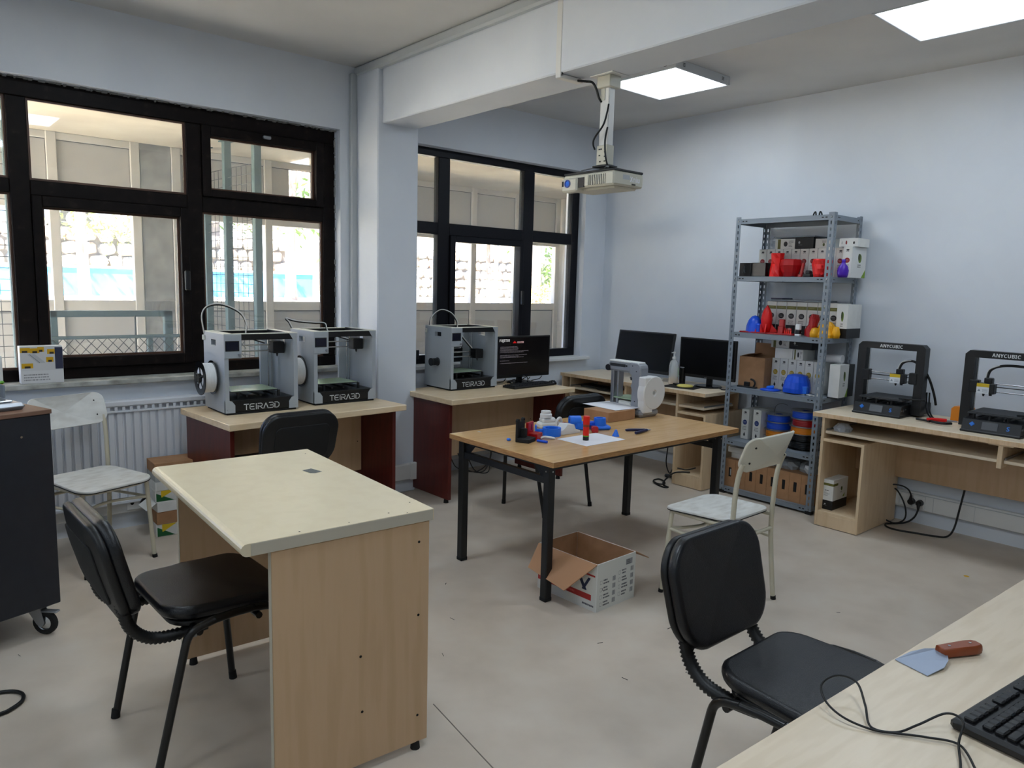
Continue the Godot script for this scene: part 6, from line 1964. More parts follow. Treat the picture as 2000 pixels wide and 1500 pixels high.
	part(t, "crown", mb().at(Vector3(0, 0.012, 0), 0, 0, 12).cspan(Vector3(-0.03, 0.0, -0.008), Vector3(0.03, 0.022, 0.008), 0.006), M.light_blue)
	solid("blue_robe", mb().at(Vector3(-2.598, y + 0.008, -4.892)).lathe(PackedVector2Array([Vector2(0, 0), Vector2(0.090, 0), Vector2(0.092, 0.03), Vector2(0.084, 0.075), Vector2(0.066, 0.118), Vector2(0.03, 0.128), Vector2(0, 0.126)]), Vector3.ZERO, 26, false, func(a: float, h: float) -> float: return 1.0 + 0.06 * sin(a * 6 + 0.6)), M.blue, "blue printed draped form like a folded robe on the metal shelf", "printed part")
	solid("blue_cube", mb().at(Vector3(-2.532, y + 0.010, -4.836 - 0.025), 8).cspan(Vector3(-0.029, 0, -0.02), Vector3(0.029, 0.05, 0.02), 0.003), M.light_blue, "small blue printed box in front of the blue robe", "printed part")
	rng.seed = 21
	for k in 5:
		var x := -2.65 + k * 0.055
		var o := mb().at(Vector3(x, y, -4.853 - rng.randf() * 0.006), rng.randf_range(-30, 30))
		o.cspan(Vector3(-0.026, 0.0003, -0.012), Vector3(0.026, 0.009, 0.012), 0.003)
		if k == 2 or k == 4:
			o.cspan(Vector3(-0.006, 0.008, -0.006), Vector3(0.006, 0.045, 0.006), 0.002)
		solid("white_offcut", o, M.white_plastic, "white printed offcut along the edge of the board with the blue robe", "printed part", "white offcuts before the blue robe")
	solid("black_strip", mb().at(Vector3(-2.32, y, -4.865), -10).cspan(Vector3(-0.045, 0.0003, -0.008), Vector3(0.03, 0.008, 0.008), 0.002), M.black_plastic, "black printed strip lying by the leaf carton", "printed part")

	# --- first board: spools
	y = 0.4095
	carton(-3.018, -2.955, y, 0.225, -4.895, 0.20, blu_lab, "upright white carton with blue oval, the one beside the shelf post", "")
	carton(-2.922, -2.857, y, 0.232, -4.895, 0.20, blu_lab, "upright white carton with blue oval, the one beside the spools", "")
	var c := Vector3(-2.765, y, -4.985)
	filament_spool(c, 0.096, 0.046, M.spool_white, "thin white spool at the bottom of the shorter stack", "", true)
	for q in [[0.047, M.orange, "orange filament spool on the white one in the shorter stack"], [0.105, M.blue, "blue filament spool on the orange one in the shorter stack"], [0.160, M.blue, "blue filament spool topmost of the shorter stack"]]:
		filament_spool(c + Vector3(0.004 * sin(q[0] * 60), q[0], 0), 0.100 - q[0] * 0.06, 0.0545, q[1], q[2], "filament spools on the metal shelf")
	c = Vector3(-2.545, y, -4.955)
	for q in [[0.0, M.black_gloss, "black filament spool at the bottom of the taller stack"], [0.055, M.black_gloss, "black filament spool second from the bottom of the taller stack"], [0.110, M.orange, "orange filament spool in the middle of the taller stack"], [0.165, M.dark_red, "red filament spool in the taller stack"], [0.220, M.blue, "blue filament spool topmost of the taller stack"]]:
		filament_spool(c + Vector3(0.004 * sin(q[0] * 50), q[0], 0), 0.108 - q[0] * 0.04, 0.0545, q[1], q[2], "filament spools on the metal shelf")
	solid("filament_end", mb().tube(curve([Vector3(-2.84, 0.60, -5.05), Vector3(-2.84, 0.66, -5.06), Vector3(-2.80, 0.69, -5.06), Vector3(-2.74, 0.685, -5.05)], 8), 0.0015, 6), M.cable, "loose dark filament end curling above the shorter spool stack", "filament")

	# --- bottom board: brown cartons, flat boxes and bags
	y = 0.0505
	for k in 8:
		var x := -3.068 + k * 0.0865
		t = thing("spool_carton", ("brown spool carton with a pale spool showing in its slot, near the shelf post" if k < 2 else "brown spool carton with an empty dark slot on the bottom board of the metal shelf"), "box", Vector3(x + 0.043, y, -4.80), 0, "brown spool cartons on the bottom board")
		var fr := mb()
		var w := 0.085
		var h := 0.208
		fr.span(Vector3(-w / 2, 0, -0.2), Vector3(w / 2, h, -0.004))
		# front board with a slot
		fr.span(Vector3(-w / 2, 0, -0.004), Vector3(-0.012, h, 0))
		fr.span(Vector3(0.012, 0, -0.004), Vector3(w / 2, h, 0))
		fr.span(Vector3(-0.012, 0, -0.004), Vector3(0.012, 0.075, 0))
		fr.span(Vector3(-0.012, 0.145, -0.004), Vector3(0.012, h, 0))
		part(t, "body", fr, M.cardboard)
		part(t, "dark_slot", mb().span(Vector3(-0.012, 0.075, -0.0039), Vector3(0.012, 0.145, -0.0034)), M.black_matte)
		if k < 2:
			part(t, "spool_edge", mb().at(Vector3(0.004, 0.11, -0.003)).lathe(PackedVector2Array([Vector2(0, -0.026), Vector2(0.004, -0.022), Vector2(0.005, 0.022), Vector2(0, 0.026)]), Vector3.ZERO, 8), M.carton_grey)
	solid("flat_box", mb().cspan(Vector3(-3.062, 0.254, -5.05), Vector3(-2.84, 0.297, -4.862), 0.003), M.carton_white, "flat white box lying on the brown spool cartons", "box")
	solid("flat_box", mb().cspan(Vector3(-3.09, 0.2975, -5.04), Vector3(-2.885, 0.340, -4.857), 0.003), M.carton_white, "flat white box on top of the other flat box", "box")
	rng.seed = 31
	for q in [[-2.76, 0.085, "crumpled clear bag beside the flat white boxes"], [-2.62, 0.07, "crumpled clear bag in the middle of the brown spool cartons"], [-2.46, 0.075, "crumpled clear bag with paper tag at the shelf end"]]:
		t = thing("plastic_bag", q[2], "bag", Vector3(q[0], 0.2545, -4.93))
		var bag := mb()
		var sd := rng.randf() * 10
		bag.lathe(PackedVector2Array([Vector2(0, 0), Vector2(0.072, 0.0), Vector2(0.08, 0.03), Vector2(0.065, 0.06), Vector2(0.03, q[1]), Vector2(0, q[1])]), Vector3.ZERO, 14, false, func(a: float, h: float) -> float: return 1.0 + 0.13 * sin(a * 5 + h * 90 + sd))
		part(t, "film", bag, M.bag_plastic)
		part(t, "contents", mb().cspan(Vector3(-0.04, 0.002, -0.04), Vector3(0.035, 0.05, 0.03), 0.012), M.anthracite)
		if q[0] > -2.5:
			part(t, "paper_tag", mb().cspan(Vector3(-0.012, 0.012, 0.068), Vector3(0.012, 0.06, 0.071), 0.0005), M.paper)
	# carton in the computer cupboard
	t = thing("filament_carton", "white filament carton with olive band and black foot in the open desk cupboard", "box", Vector3(-2.206, 0.103, -4.655), 0)
	part(t, "body", mb().cbox(Vector3(0, 0.1, -0.10), Vector3(0.078, 0.2, 0.20), 0.0015), M.carton_white)
	part(t, "black_foot", mb().cbox(Vector3(0, 0.031, -0.10), Vector3(0.0795, 0.062, 0.2015), 0.001), M.black_plastic)
	part(t, "olive_band", mb().cbox(Vector3(0.002, 0.168, -0.03), Vector3(0.0757, 0.016, 0.0625), 0.0005), M.label_olive)
	var f := mb().at(Vector3(0, 0.11, 0.0012))
	f.flatq(0.05, 0.05)
	im = img_tex(64, 64, Color(0.90, 0.90, 0.89))
	scribble(im, 10, 6, 40, 1, 14, Color(0.2, 0.2, 0.2), 41)
	scribble(im, 6, 24, 52, 4, 9, Color(0.55, 0.55, 0.55), 42)
	part(t, "small_print", f, printed("cupboard_print", im))
	f = mb()
	f.X = Transform3D(Basis(Vector3.UP, PI / 2), Vector3(0.0402, 0.12, -0.11))
	f.flatq(0.10, 0.09)
	part(t, "leaf_print", f, leaf)
	f = mb().at(Vector3(-0.008, 0.034, 0.0012))
	f.flatq(0.03, 0.02)
	im = img_tex(32, 24, Color(0.045, 0.045, 0.05))
	disc(im, 14, 8, 6, 5, Color(0.85, 0.85, 0.85))
	scribble(im, 4, 17, 24, 1, 6, Color(0.6, 0.6, 0.6), 43)
	part(t, "foot_emblem", f, printed("foot_emblem", im))

# ------------------------------------------------------------------ monitors and desk clutter
func monitor(label: String, at: Vector3, yaw: float, w: float, h: float, low: float, tilt: float, screen: Material, screen_label := "") -> Node3D:
	# local: faces +z; at is the foot on the desk, low the height of the lower edge above it
	var t := thing("monitor", label, "monitor", at, yaw)
	var x := Transform3D(Basis(Vector3.RIGHT, deg_to_rad(-tilt)), Vector3(0, low, 0.02))
	var b := mb()
	b.X = x
	b.cspan(Vector3(-w / 2, 0, -0.022), Vector3(w / 2, h, 0.0), 0.004)
	b.cspan(Vector3(-w / 2 + 0.06, 0.05, -0.042), Vector3(w / 2 - 0.06, h - 0.05, -0.02), 0.015)
	var c := part(t, "casing", b, M.black_plastic)
	var s := mb()
	s.X = x * Transform3D(Basis.IDENTITY, Vector3(0, h / 2 + 0.006, 0.0008))
	s.flatq(w - 0.026, h - 0.036)
	part(c, "screen", s, screen, screen_label)
	var lg := mb()
	lg.X = x
	lg.box(Vector3(0, 0.0075, 0.0005), Vector3(0.022, 0.003, 0.001))
	part(c, "badge", lg, M.silver)
	part(t, "neck", mb().cspan(Vector3(-0.025, 0.01, -0.05), Vector3(0.025, low + 0.09, -0.022), 0.006), M.black_plastic)
	part(t, "foot", mb().lathe(PackedVector2Array([Vector2(0.11, 0), Vector2(0.11, 0.006), Vector2(0.10, 0.012), Vector2(0, 0.014)]), Vector3(0, 0, -0.02), 28), M.black_gloss)
	return t

func electronics() -> void:
	# the lit start-up screen
	var im := img_tex(512, 300, Color(0.035, 0.028, 0.035))
	scribble(im, 14, 70, 300, 6, 9, Color(0.42, 0.40, 0.42), 101)
	scribble(im, 14, 138, 280, 3, 9, Color(0.42, 0.40, 0.42), 102)
	scribble(im, 14, 182, 150, 1, 9, Color(0.42, 0.40, 0.42), 103)
	scribble(im, 14, 202, 290, 1, 9, Color(0.42, 0.40, 0.42), 104)
	for k in 20:
		im.fill_rect(Rect2i(154 - k, 24 + k, 2 * k + 1, 1), Color(0.75, 0.10, 0.10))
	im.fill_rect(Rect2i(180, 30, 66, 15), Color(0.62, 0.50, 0.50))
	scribble(im, 184, 33, 58, 2, 6, Color(0.20, 0.10, 0.10), 105)
	var m := printed("boot_screen", im, 0.2)
	m.albedo_color = Color(0.06, 0.06, 0.06)
	m.emission_enabled = true
	m.emission_texture = m.albedo_texture
	m.emission = Color.WHITE
	m.emission_operator = BaseMaterial3D.EMISSION_OP_MULTIPLY
	m.emission_energy_multiplier = 0.11
	var t := monitor("lit monitor showing white start-up text and a red triangle", Vector3(-4.375, 0.735, -3.888), 90, 0.555, 0.325, 0.052, 0, m, "dark start-up screen with lines of text")
	var wm := mat("screen_white", Color(0.1, 0.1, 0.1), 0.4)
	wm.emission_enabled = true
	wm.emission = Color(0.75, 0.75, 0.75)
	wm.emission_energy_multiplier = 0.12
	lettering(t.get_node("casing"), "screen_lettering", "FUJITSU", 0.021, Vector3(-0.208, 0.345, 0.0215), wm, 0, 0, 700, 0.0006)
	# keyboard and mouse in front of it
	t = thing("keyboard", "black keyboard lying in front of the lit monitor", "keyboard", Vector3(-4.245, 0.7355, -3.80), 94)
	part(t, "body", mb().cspan(Vector3(-0.22, 0, -0.02), Vector3(0.225, 0.018, 0.115), 0.005), M.black_plastic)
	for r in 5:
		for k in 15:
			part(t, "key", mb().cspan(Vector3(-0.21 + k * 0.0283, 0.017, -0.008 + r * 0.0225), Vector3(-0.185 + k * 0.0283, 0.024, 0.011 + r * 0.0225), 0.002), M.key)
	t = thing("mouse", "black computer mouse beside the keyboard of the lit monitor", "mouse", Vector3(-4.19, 0.7355, -4.045), 100)
	part(t, "shell", mb().at(Vector3.ZERO).lathe(PackedVector2Array([Vector2(0, 0), Vector2(0.034, 0.0), Vector2(0.036, 0.012), Vector2(0.028, 0.026), Vector2(0, 0.034)]), Vector3.ZERO, 20, true), M.black_gloss)
	part(t, "scroll_wheel", mb().cyl(Vector3(-0.004, 0.028, 0.018), Vector3(0.004, 0.028, 0.018), 0.007, 0.007, 10), M.anthracite)
	rng.seed = 17
	for k in 4:
		var z0 := -3.64 - k * 0.13
		solid("desk_cable", mb().tube(curve([Vector3(-4.42, 0.742, z0), Vector3(-4.39, 0.755 + 0.012 * (k % 3), z0 - 0.05), Vector3(-4.43, 0.75, z0 - 0.10), Vector3(-4.46, 0.765, z0 - 0.15), Vector3(-4.50, 0.742, z0 - 0.17)], 6), 0.0035, 6), M.cable, "black cable tangled behind the lit monitor", "cable", "cables behind the lit monitor")
	# far desk
	monitor("large dark monitor tilted back on the corner desk", Vector3(-4.02, 0.745, -4.93), 0, 0.60, 0.345, 0.062, 10, M.monitor_screen)
	monitor("dark monitor behind the mouse pad, next to the metal shelf", Vector3(-3.40, 0.745, -4.98), 0, 0.52, 0.315, 0.068, 0, M.monitor_screen)
	t = thing("soap_bottle", "tall clear bottle of amber soap with a pump on the corner desk", "bottle", Vector3(-3.655, 0.745, -4.885))
	part(t, "body", mb().lathe(PackedVector2Array([Vector2(0, 0), Vector2(0.036, 0), Vector2(0.038, 0.01), Vector2(0.038, 0.15), Vector2(0.030, 0.185), Vector2(0.014, 0.20), Vector2(0.014, 0.205)]), Vector3.ZERO, 22, true), M.clear_plastic)
	part(t, "liquid", mb().lathe(PackedVector2Array([Vector2(0, 0.002), Vector2(0.034, 0.002), Vector2(0.036, 0.01), Vector2(0.036, 0.055), Vector2(0, 0.055)]), Vector3.ZERO, 20), M.soap)
	part(t, "label", mb().at(Vector3.ZERO, 40).cspan(Vector3(0.030, 0.065, -0.018), Vector3(0.0392, 0.135, 0.018), 0.0005), M.bed_green)
	part(t, "pump", mb().lathe(PackedVector2Array([Vector2(0.016, 0.205), Vector2(0.016, 0.222), Vector2(0.006, 0.224), Vector2(0.005, 0.25), Vector2(0.011, 0.25), Vector2(0.011, 0.262), Vector2(0, 0.262)]), Vector3.ZERO, 14), M.white_plastic)
	part(t, "spout", mb().cspan(Vector3(-0.004, 0.252, 0), Vector3(0.004, 0.26, 0.035), 0.002), M.white_plastic)
	t = thing("black_can", "slim black can beside the soap bottle", "can", Vector3(-3.625, 0.745, -4.965))
	part(t, "body", mb().lathe(PackedVector2Array([Vector2(0, 0), Vector2(0.024, 0), Vector2(0.026, 0.004), Vector2(0.026, 0.128), Vector2(0.022, 0.135), Vector2(0, 0.135)]), Vector3.ZERO, 20), M.black_gloss)
	part(t, "lid", mb().lathe(PackedVector2Array([Vector2(0.021, 0.135), Vector2(0.021, 0.139), Vector2(0, 0.139)]), Vector3.ZERO, 16), M.silver)
	solid("mouse_pad", mb().at(Vector3(-3.50, 0.7455, -4.80), 12).cbox(Vector3(0, 0.002, 0), Vector3(0.27, 0.004, 0.19), 0.0015), M.black_matte, "black mouse pad on the corner desk", "mouse pad")
	solid("sanding_block", mb().at(Vector3(-3.475, 0.7505, -4.80), 20).lathe(PackedVector2Array([Vector2(0, 0), Vector2(0.062, 0.0), Vector2(0.064, 0.010), Vector2(0.05, 0.016), Vector2(0, 0.017)]), Vector3.ZERO, 20, true), M.soap_yellow, "flat pale yellow sponge lying on the mouse pad", "sponge")
	solid("flat_phone", mb().at(Vector3(-3.545, 0.7502, -4.845), -18).cbox(Vector3(0, 0.005, 0), Vector3(0.16, 0.010, 0.05), 0.003), M.anthracite, "slim dark device lying beside the sponge", "device")
	solid("flat_phone", mb().at(Vector3(-3.99, 0.745, -4.80), 15).lathe(PackedVector2Array([Vector2(0, 0), Vector2(0.03, 0), Vector2(0.032, 0.012), Vector2(0.02, 0.024), Vector2(0, 0.026)]), Vector3.ZERO, 18, true), M.anthracite, "grey computer mouse on the corner desk before the large monitor", "mouse")
	solid("white_bowl", mb().at(Vector3(-3.83, 0.745, -4.90), 0).lathe(PackedVector2Array([Vector2(0, 0), Vector2(0.03, 0), Vector2(0.05, 0.022), Vector2(0.052, 0.03), Vector2(0.046, 0.028), Vector2(0.02, 0.008), Vector2(0, 0.008)]), Vector3.ZERO, 22), M.white_plastic, "low white dish under the large monitor", "dish")
	solid("desk_cable", mb().tube(curve([Vector3(-3.30, 0.75, -4.99), Vector3(-3.26, 0.752, -4.96), Vector3(-3.22, 0.75, -4.93), Vector3(-3.19, 0.75, -4.97)], 6), 0.004, 6), M.cable, "black cable beside the foot of the monitor next to the shelf", "cable")
	# keyboard and cables on the pull-out tray of the corner desk
	solid("tray_keyboard", mb().at(Vector3(-4.34, 0.6305, -4.80), 0).cspan(Vector3(-0.20, 0, -0.06), Vector3(0.24, 0.02, 0.07), 0.005), M.black_plastic, "black keyboard on the pull-out tray of the corner desk", "keyboard")
	solid("desk_cable", mb().tube(curve([Vector3(-4.36, 0.652, -4.72), Vector3(-4.30, 0.64, -4.685), Vector3(-4.20, 0.638, -4.675), Vector3(-4.10, 0.642, -4.70)], 6), 0.004, 6), M.cable, "black cable over the front of the pull-out tray", "cable")
	solid("tray_packet", mb().at(Vector3(-4.05, 0.6305, -4.71), 8).cspan(Vector3(-0.05, 0, -0.03), Vector3(0.06, 0.03, 0.02), 0.004), M.cardboard_light, "small brown packet on the pull-out tray", "packet")
	solid("tray_bag", mb().at(Vector3(-2.15, 0.6305, -4.68), 8).lathe(PackedVector2Array([Vector2(0, 0), Vector2(0.05, 0), Vector2(0.055, 0.025), Vector2(0.03, 0.05), Vector2(0, 0.055)]), Vector3.ZERO, 12, false, func(a: float, h: float) -> float: return 1.0 + 0.12 * sin(a * 5 + h * 80)), M.bag_plastic, "crumpled clear bag on the pull-out tray beside the metal shelf", "bag")

# ------------------------------------------------------------------ projector
func projector() -> void:
	var t := thing("projector_mount", "white ceiling pole and bracket carrying the projector under the beam", "bracket", Vector3(-2.62, 2.545, -2.85))
	part(t, "ceiling_plate", mb().cspan(Vector3(-0.075, -0.005, -0.06), Vector3(0.075, 0.0, 0.06), 0.001), M.white_plastic)
	part(t, "socket", mb().cspan(Vector3(-0.045, -0.062, -0.04), Vector3(0.045, -0.004, 0.04), 0.003), M.projector_body)
	var po := part(t, "pole", mb().cspan(Vector3(-0.034, -0.34, -0.022), Vector3(0.026, -0.05, 0.022), 0.004), M.white_plastic)
	part(po, "cover_plate", mb().cspan(Vector3(-0.03, -0.12, 0.0215), Vector3(0.0, -0.055, 0.026), 0.002), M.projector_body)
	part(t, "joint_box", mb().cspan(Vector3(-0.042, -0.432, -0.026), Vector3(0.030, -0.335, 0.026), 0.003), M.projector_body)
	var sc := mb()
	for q in [[-0.022, -0.355], [-0.010, -0.355], [0.016, -0.37], [0.016, -0.392], [0.016, -0.415], [-0.015, -0.415], [-0.02, -0.385]]:
		sc.box(Vector3(q[0], q[1], 0.0265), Vector3(0.010, 0.006, 0.002))
	part(t, "bolts", sc, M.vent)
	part(t, "collar", mb().cspan(Vector3(-0.055, -0.444, -0.04), Vector3(0.045, -0.434, 0.04), 0.002), M.black_plastic)
	for q in [[-0.10, 0.07], [0.09, 0.08], [-0.08, -0.07], [0.08, -0.06]]:
		part(t, "spider_arm", mb().tube(PackedVector3Array([Vector3(0, -0.447, 0), Vector3(q[0] * 0.6, -0.446, q[1] * 0.6), Vector3(q[0], -0.456, q[1])]), 0.007, 6, 0.5), M.galvanised)
	part(t, "hub", mb().cyl(Vector3(0, -0.462, 0), Vector3(0, -0.438, 0), 0.028, 0.028, 16), M.black_plastic)

	var p := thing("projector", "white projector hanging lens forward below the beam", "projector", Vector3(-2.625, 1.985, -2.84))
	# local: x left-right, +z lens side
	var body := mb()
	body.cspan(Vector3(-0.172, 0.010, -0.11), Vector3(0.172, 0.078, 0.11), 0.008)
	body.cspan(Vector3(-0.150, 0.0, -0.09), Vector3(0.150, 0.016, 0.075), 0.008)
	part(p, "body", body, M.projector_body)
	part(p, "base_plate", mb().cspan(Vector3(-0.170, 0.078, -0.108), Vector3(0.170, 0.0885, 0.108), 0.002), M.black_plastic)
	part(p, "lens_housing", mb().cspan(Vector3(-0.170, -0.006, 0.06), Vector3(-0.062, 0.062, 0.125), 0.008), M.projector_body)
	var ln := mb()
	ln.X = Transform3D(Basis(Vector3.RIGHT, PI / 2), Vector3(-0.125, 0.034, 0.122))
	ln.lathe(PackedVector2Array([Vector2(0.020, 0.0), Vector2(0.020, 0.007), Vector2(0.014, 0.007), Vector2(0.013, 0.003)]), Vector3.ZERO, 22)
	var lo := part(p, "lens_ring", ln, M.lens_ring, "blue lens ring")
	var lg := mb()
	lg.X = ln.X
	lg.lathe(PackedVector2Array([Vector2(0.0135, 0.004), Vector2(0.009, 0.0065), Vector2(0, 0.0075)]), Vector3.ZERO, 18, true)
	part(lo, "lens_glass", lg, M.light_blue)
	part(p, "sensor_window", mb().cspan(Vector3(-0.166, 0.022, 0.1245), Vector3(-0.152, 0.048, 0.1265), 0.001), M.black_gloss)
	var wed := mb()
	wed.X = Transform3D(Basis(Vector3.UP, 0), Vector3(-0.045, 0, 0.11))
	wed.extrude(PackedVector2Array([Vector2(-0.025, 0.012), Vector2(0.022, 0.012), Vector2(0.022, 0.06), Vector2(-0.018, 0.06)]), -0.004, 0.004)
	part(p, "focus_recess", wed, M.black_plastic)
	var vt := part(p, "vent_panel", mb().cspan(Vector3(0.0, 0.018, 0.108), Vector3(0.118, 0.066, 0.1112), 0.001), M.vent)
	for k in 10:
		part(vt, "vent_slat", mb().cspan(Vector3(0.004 + k * 0.0118, 0.018, 0.110), Vector3(0.010 + k * 0.0118, 0.066, 0.1145), 0.001), M.projector_body)
	var lb := mb()
	lb.X = Transform3D(Basis(Vector3.UP, PI / 2), Vector3(0.1725, 0.052, 0.02))
	lb.flatq(0.05, 0.022)
	part(p, "grey_label", lb, M.trunk_grey)
	lettering(p, "lettering", "Xniu", 0.026, Vector3(0.1725, 0.045, -0.045), M.paper, 90, 0, 700, 0.0006)
	var mk := mb()
	mk.X = Transform3D(Basis(Vector3.UP, PI / 2), Vector3(0.1728, 0.022, -0.035))
	mk.flatq(0.03, 0.007)
	part(p, "dark_mark", mk, M.vent)
	solid("projector_cable", mb().tube(curve([Vector3(-2.772, 2.532, -2.75), Vector3(-2.72, 2.525, -2.79), Vector3(-2.685, 2.515, -2.80), Vector3(-2.665, 2.48, -2.81), Vector3(-2.652, 2.44, -2.815), Vector3(-2.645, 2.42, -2.83)], 8), 0.006, 8), M.cable, "black cable leaving the beam trunking for the pole", "cable")
	solid("projector_cable", mb().tube(curve([Vector3(-2.588, 2.40, -2.82), Vector3(-2.582, 2.36, -2.805), Vector3(-2.60, 2.30, -2.80), Vector3(-2.655, 2.245, -2.80), Vector3(-2.668, 2.215, -2.805), Vector3(-2.664, 2.19, -2.815)], 8), 0.0045, 8), M.cable, "black cable winding round the projector pole", "cable")
	solid("projector_cable", mb().tube(curve([Vector3(-2.590, 2.29, -2.82), Vector3(-2.584, 2.22, -2.80), Vector3(-2.575, 2.14, -2.80), Vector3(-2.570, 2.085, -2.82)], 8), 0.0045, 8), M.cable, "black cable hanging straight down to the projector", "cable")

# ------------------------------------------------------------------ cords, boxes, sill things
func odds() -> void:
	var t: Node3D
	for q in [[-1.866, "black plug in the socket nearer the cupboard"], [-1.815, "black plug in the socket farther from the cupboard"]]:
		t = thing("power_plug", q[1], "plug", Vector3(q[0], 0.155, -5.150))
		part(t, "body", mb().cyl(Vector3(0, 0, 0), Vector3(0, 0, 0.032), 0.0215, 0.019, 18), M.black_plastic)
		part(t, "neck", mb().tube(PackedVector3Array([Vector3(0, 0, 0.025), Vector3(0, 0.02 if q[0] < -1.84 else -0.02, 0.03), Vector3(0, 0.045 if q[0] < -1.84 else -0.045, 0.028)]), [0.013, 0.010, 0.006], 10), M.black_plastic)
	solid("mains_cable", mb().tube(curve([Vector3(-1.866, 0.20, -5.122), Vector3(-1.88, 0.235, -5.11), Vector3(-1.92, 0.255, -5.10), Vector3(-1.98, 0.252, -5.08), Vector3(-2.02, 0.20, -5.06)], 6), 0.005, 8), M.cable, "black cord arching from plug into the desk cupboard side", "cord")
	solid("mains_cable", mb().tube(curve([Vector3(-1.815, 0.11, -5.122), Vector3(-1.83, 0.06, -5.11), Vector3(-1.87, 0.02, -5.09), Vector3(-1.935, 0.006, -5.03), Vector3(-1.955, 0.006, -4.985), Vector3(-1.92, 0.006, -4.93), Vector3(-1.85, 0.006, -4.92), Vector3(-1.75, 0.006, -4.955), Vector3(-1.66, 0.006, -4.985), Vector3(-1.60, 0.010, -5.03), Vector3(-1.58, 0.06, -5.08), Vector3(-1.565, 0.20, -5.10), Vector3(-1.55, 0.34, -5.11)], 8), 0.006, 8), M.cable, "black cord sweeping over the floor from socket up behind the desk", "cord")
	solid("mains_cable", mb().tube(curve([Vector3(-2.0, 0.225, -5.13), Vector3(-1.95, 0.215, -5.11), Vector3(-1.90, 0.15, -5.10), Vector3(-1.875, 0.08, -5.09), Vector3(-1.885, 0.03, -5.08), Vector3(-1.93, 0.008, -5.05), Vector3(-1.99, 0.03, -5.02)], 8), 0.005, 8), M.cable, "black cord curving down beside the cupboard to the floor", "cord")
	# cord heap by the corner desk cupboard
	solid("mains_cable", mb().tube(curve([Vector3(-3.72, 0.40, -4.95), Vector3(-3.70, 0.25, -4.93), Vector3(-3.66, 0.10, -4.86), Vector3(-3.56, 0.04, -4.78), Vector3(-3.46, 0.115, -4.70), Vector3(-3.36, 0.118, -4.72), Vector3(-3.30, 0.14, -4.76)], 8), 0.005, 8), M.cable, "black cord hanging behind the corner desk into its cupboard", "cord")
	solid("mains_cable", mb().tube(curve([Vector3(-3.31, 0.112, -4.70), Vector3(-3.40, 0.10, -4.63), Vector3(-3.46, 0.03, -4.585), Vector3(-3.44, 0.006, -4.55), Vector3(-3.38, 0.006, -4.53), Vector3(-3.40, 0.006, -4.50), Vector3(-3.50, 0.006, -4.53), Vector3(-3.575, 0.006, -4.60), Vector3(-3.57, 0.008, -4.66), Vector3(-3.50, 0.012, -4.63), Vector3(-3.44, 0.012, -4.56), Vector3(-3.47, 0.014, -4.52), Vector3(-3.54, 0.014, -4.55)], 8), 0.006, 8), M.cable, "black cord heaped on the floor before the corner desk", "cord")
	t = thing("plug_strip", "short black plug lying on the floor by the cord heap", "plug", Vector3(-3.56, 0.0, -4.80), 30)
	part(t, "body", mb().cspan(Vector3(-0.05, 0.002, -0.012), Vector3(0.05, 0.026, 0.012), 0.006), M.black_plastic)
	part(t, "tip", mb().cspan(Vector3(0.05, 0.006, -0.007), Vector3(0.075, 0.022, 0.007), 0.003), M.black_plastic)
	# cables hanging under the desk with the lit monitor
	for k in 3:
		solid("hanging_cable", mb().tube(curve([Vector3(-4.18, 0.30, -3.05 - k * 0.07), Vector3(-4.16, 0.20 - 0.02 * k, -3.10 - k * 0.08), Vector3(-4.12, 0.16 - 0.01 * k, -3.25 - k * 0.05), Vector3(-4.16, 0.22, -3.40), Vector3(-4.20, 0.34, -3.45)], 8), 0.004, 6), M.cable, "black cable hanging in a loop below the desk with the lit monitor", "cable", "cables below the desk with the lit monitor")
	part(get_node("trim_4"), "cable_stub", mb().cyl(Vector3(-4.43, 0.205, -2.675), Vector3(-4.40, 0.205, -2.705), 0.004, 0.004, 8), M.cable)
	# sockets by the radiator
	t = thing("wall_socket", "white double socket low on the wall behind the marbled chair", "socket", Vector3(-4.708, 0.157, -1.13))
	part(t, "plate", mb().cspan(Vector3(0, -0.04, -0.06), Vector3(0.01, 0.04, 0.06), 0.003), M.white_plastic)
	part(t, "hole", mb().cyl(Vector3(0.0098, 0, 0.03), Vector3(0.0108, 0, 0.03), 0.010, 0.010, 12), M.black_matte)
	part(t, "plug", mb().cyl(Vector3(0.0098, 0.01, -0.03), Vector3(0.04, 0.01, -0.03), 0.022, 0.018, 14), M.black_plastic)
	# stack of boxes by the desk
	var sx := -4.55
	var sz := -1.295
	var green := img_tex(64, 32, Color(0.83, 0.83, 0.81))
	for k in 26:
		green.fill_rect(Rect2i(0, 6 + k, k * 2, 1), Color(0.05, 0.36, 0.17))
	for k in 20:
		green.fill_rect(Rect2i(14, 0 + k, 40 - k * 2 + 2, 1), Color(0.85, 0.72, 0.10))
	var gm := printed("box_green", green)
	var logo := img_tex(64, 32, Color(0.84, 0.84, 0.82))
	disc(logo, 32, 16, 5, 7, Color(0.08, 0.08, 0.08))
	logo.fill_rect(Rect2i(24, 12, 16, 2), Color(0.08, 0.08, 0.08))
	var lm := printed("box_logo", logo)
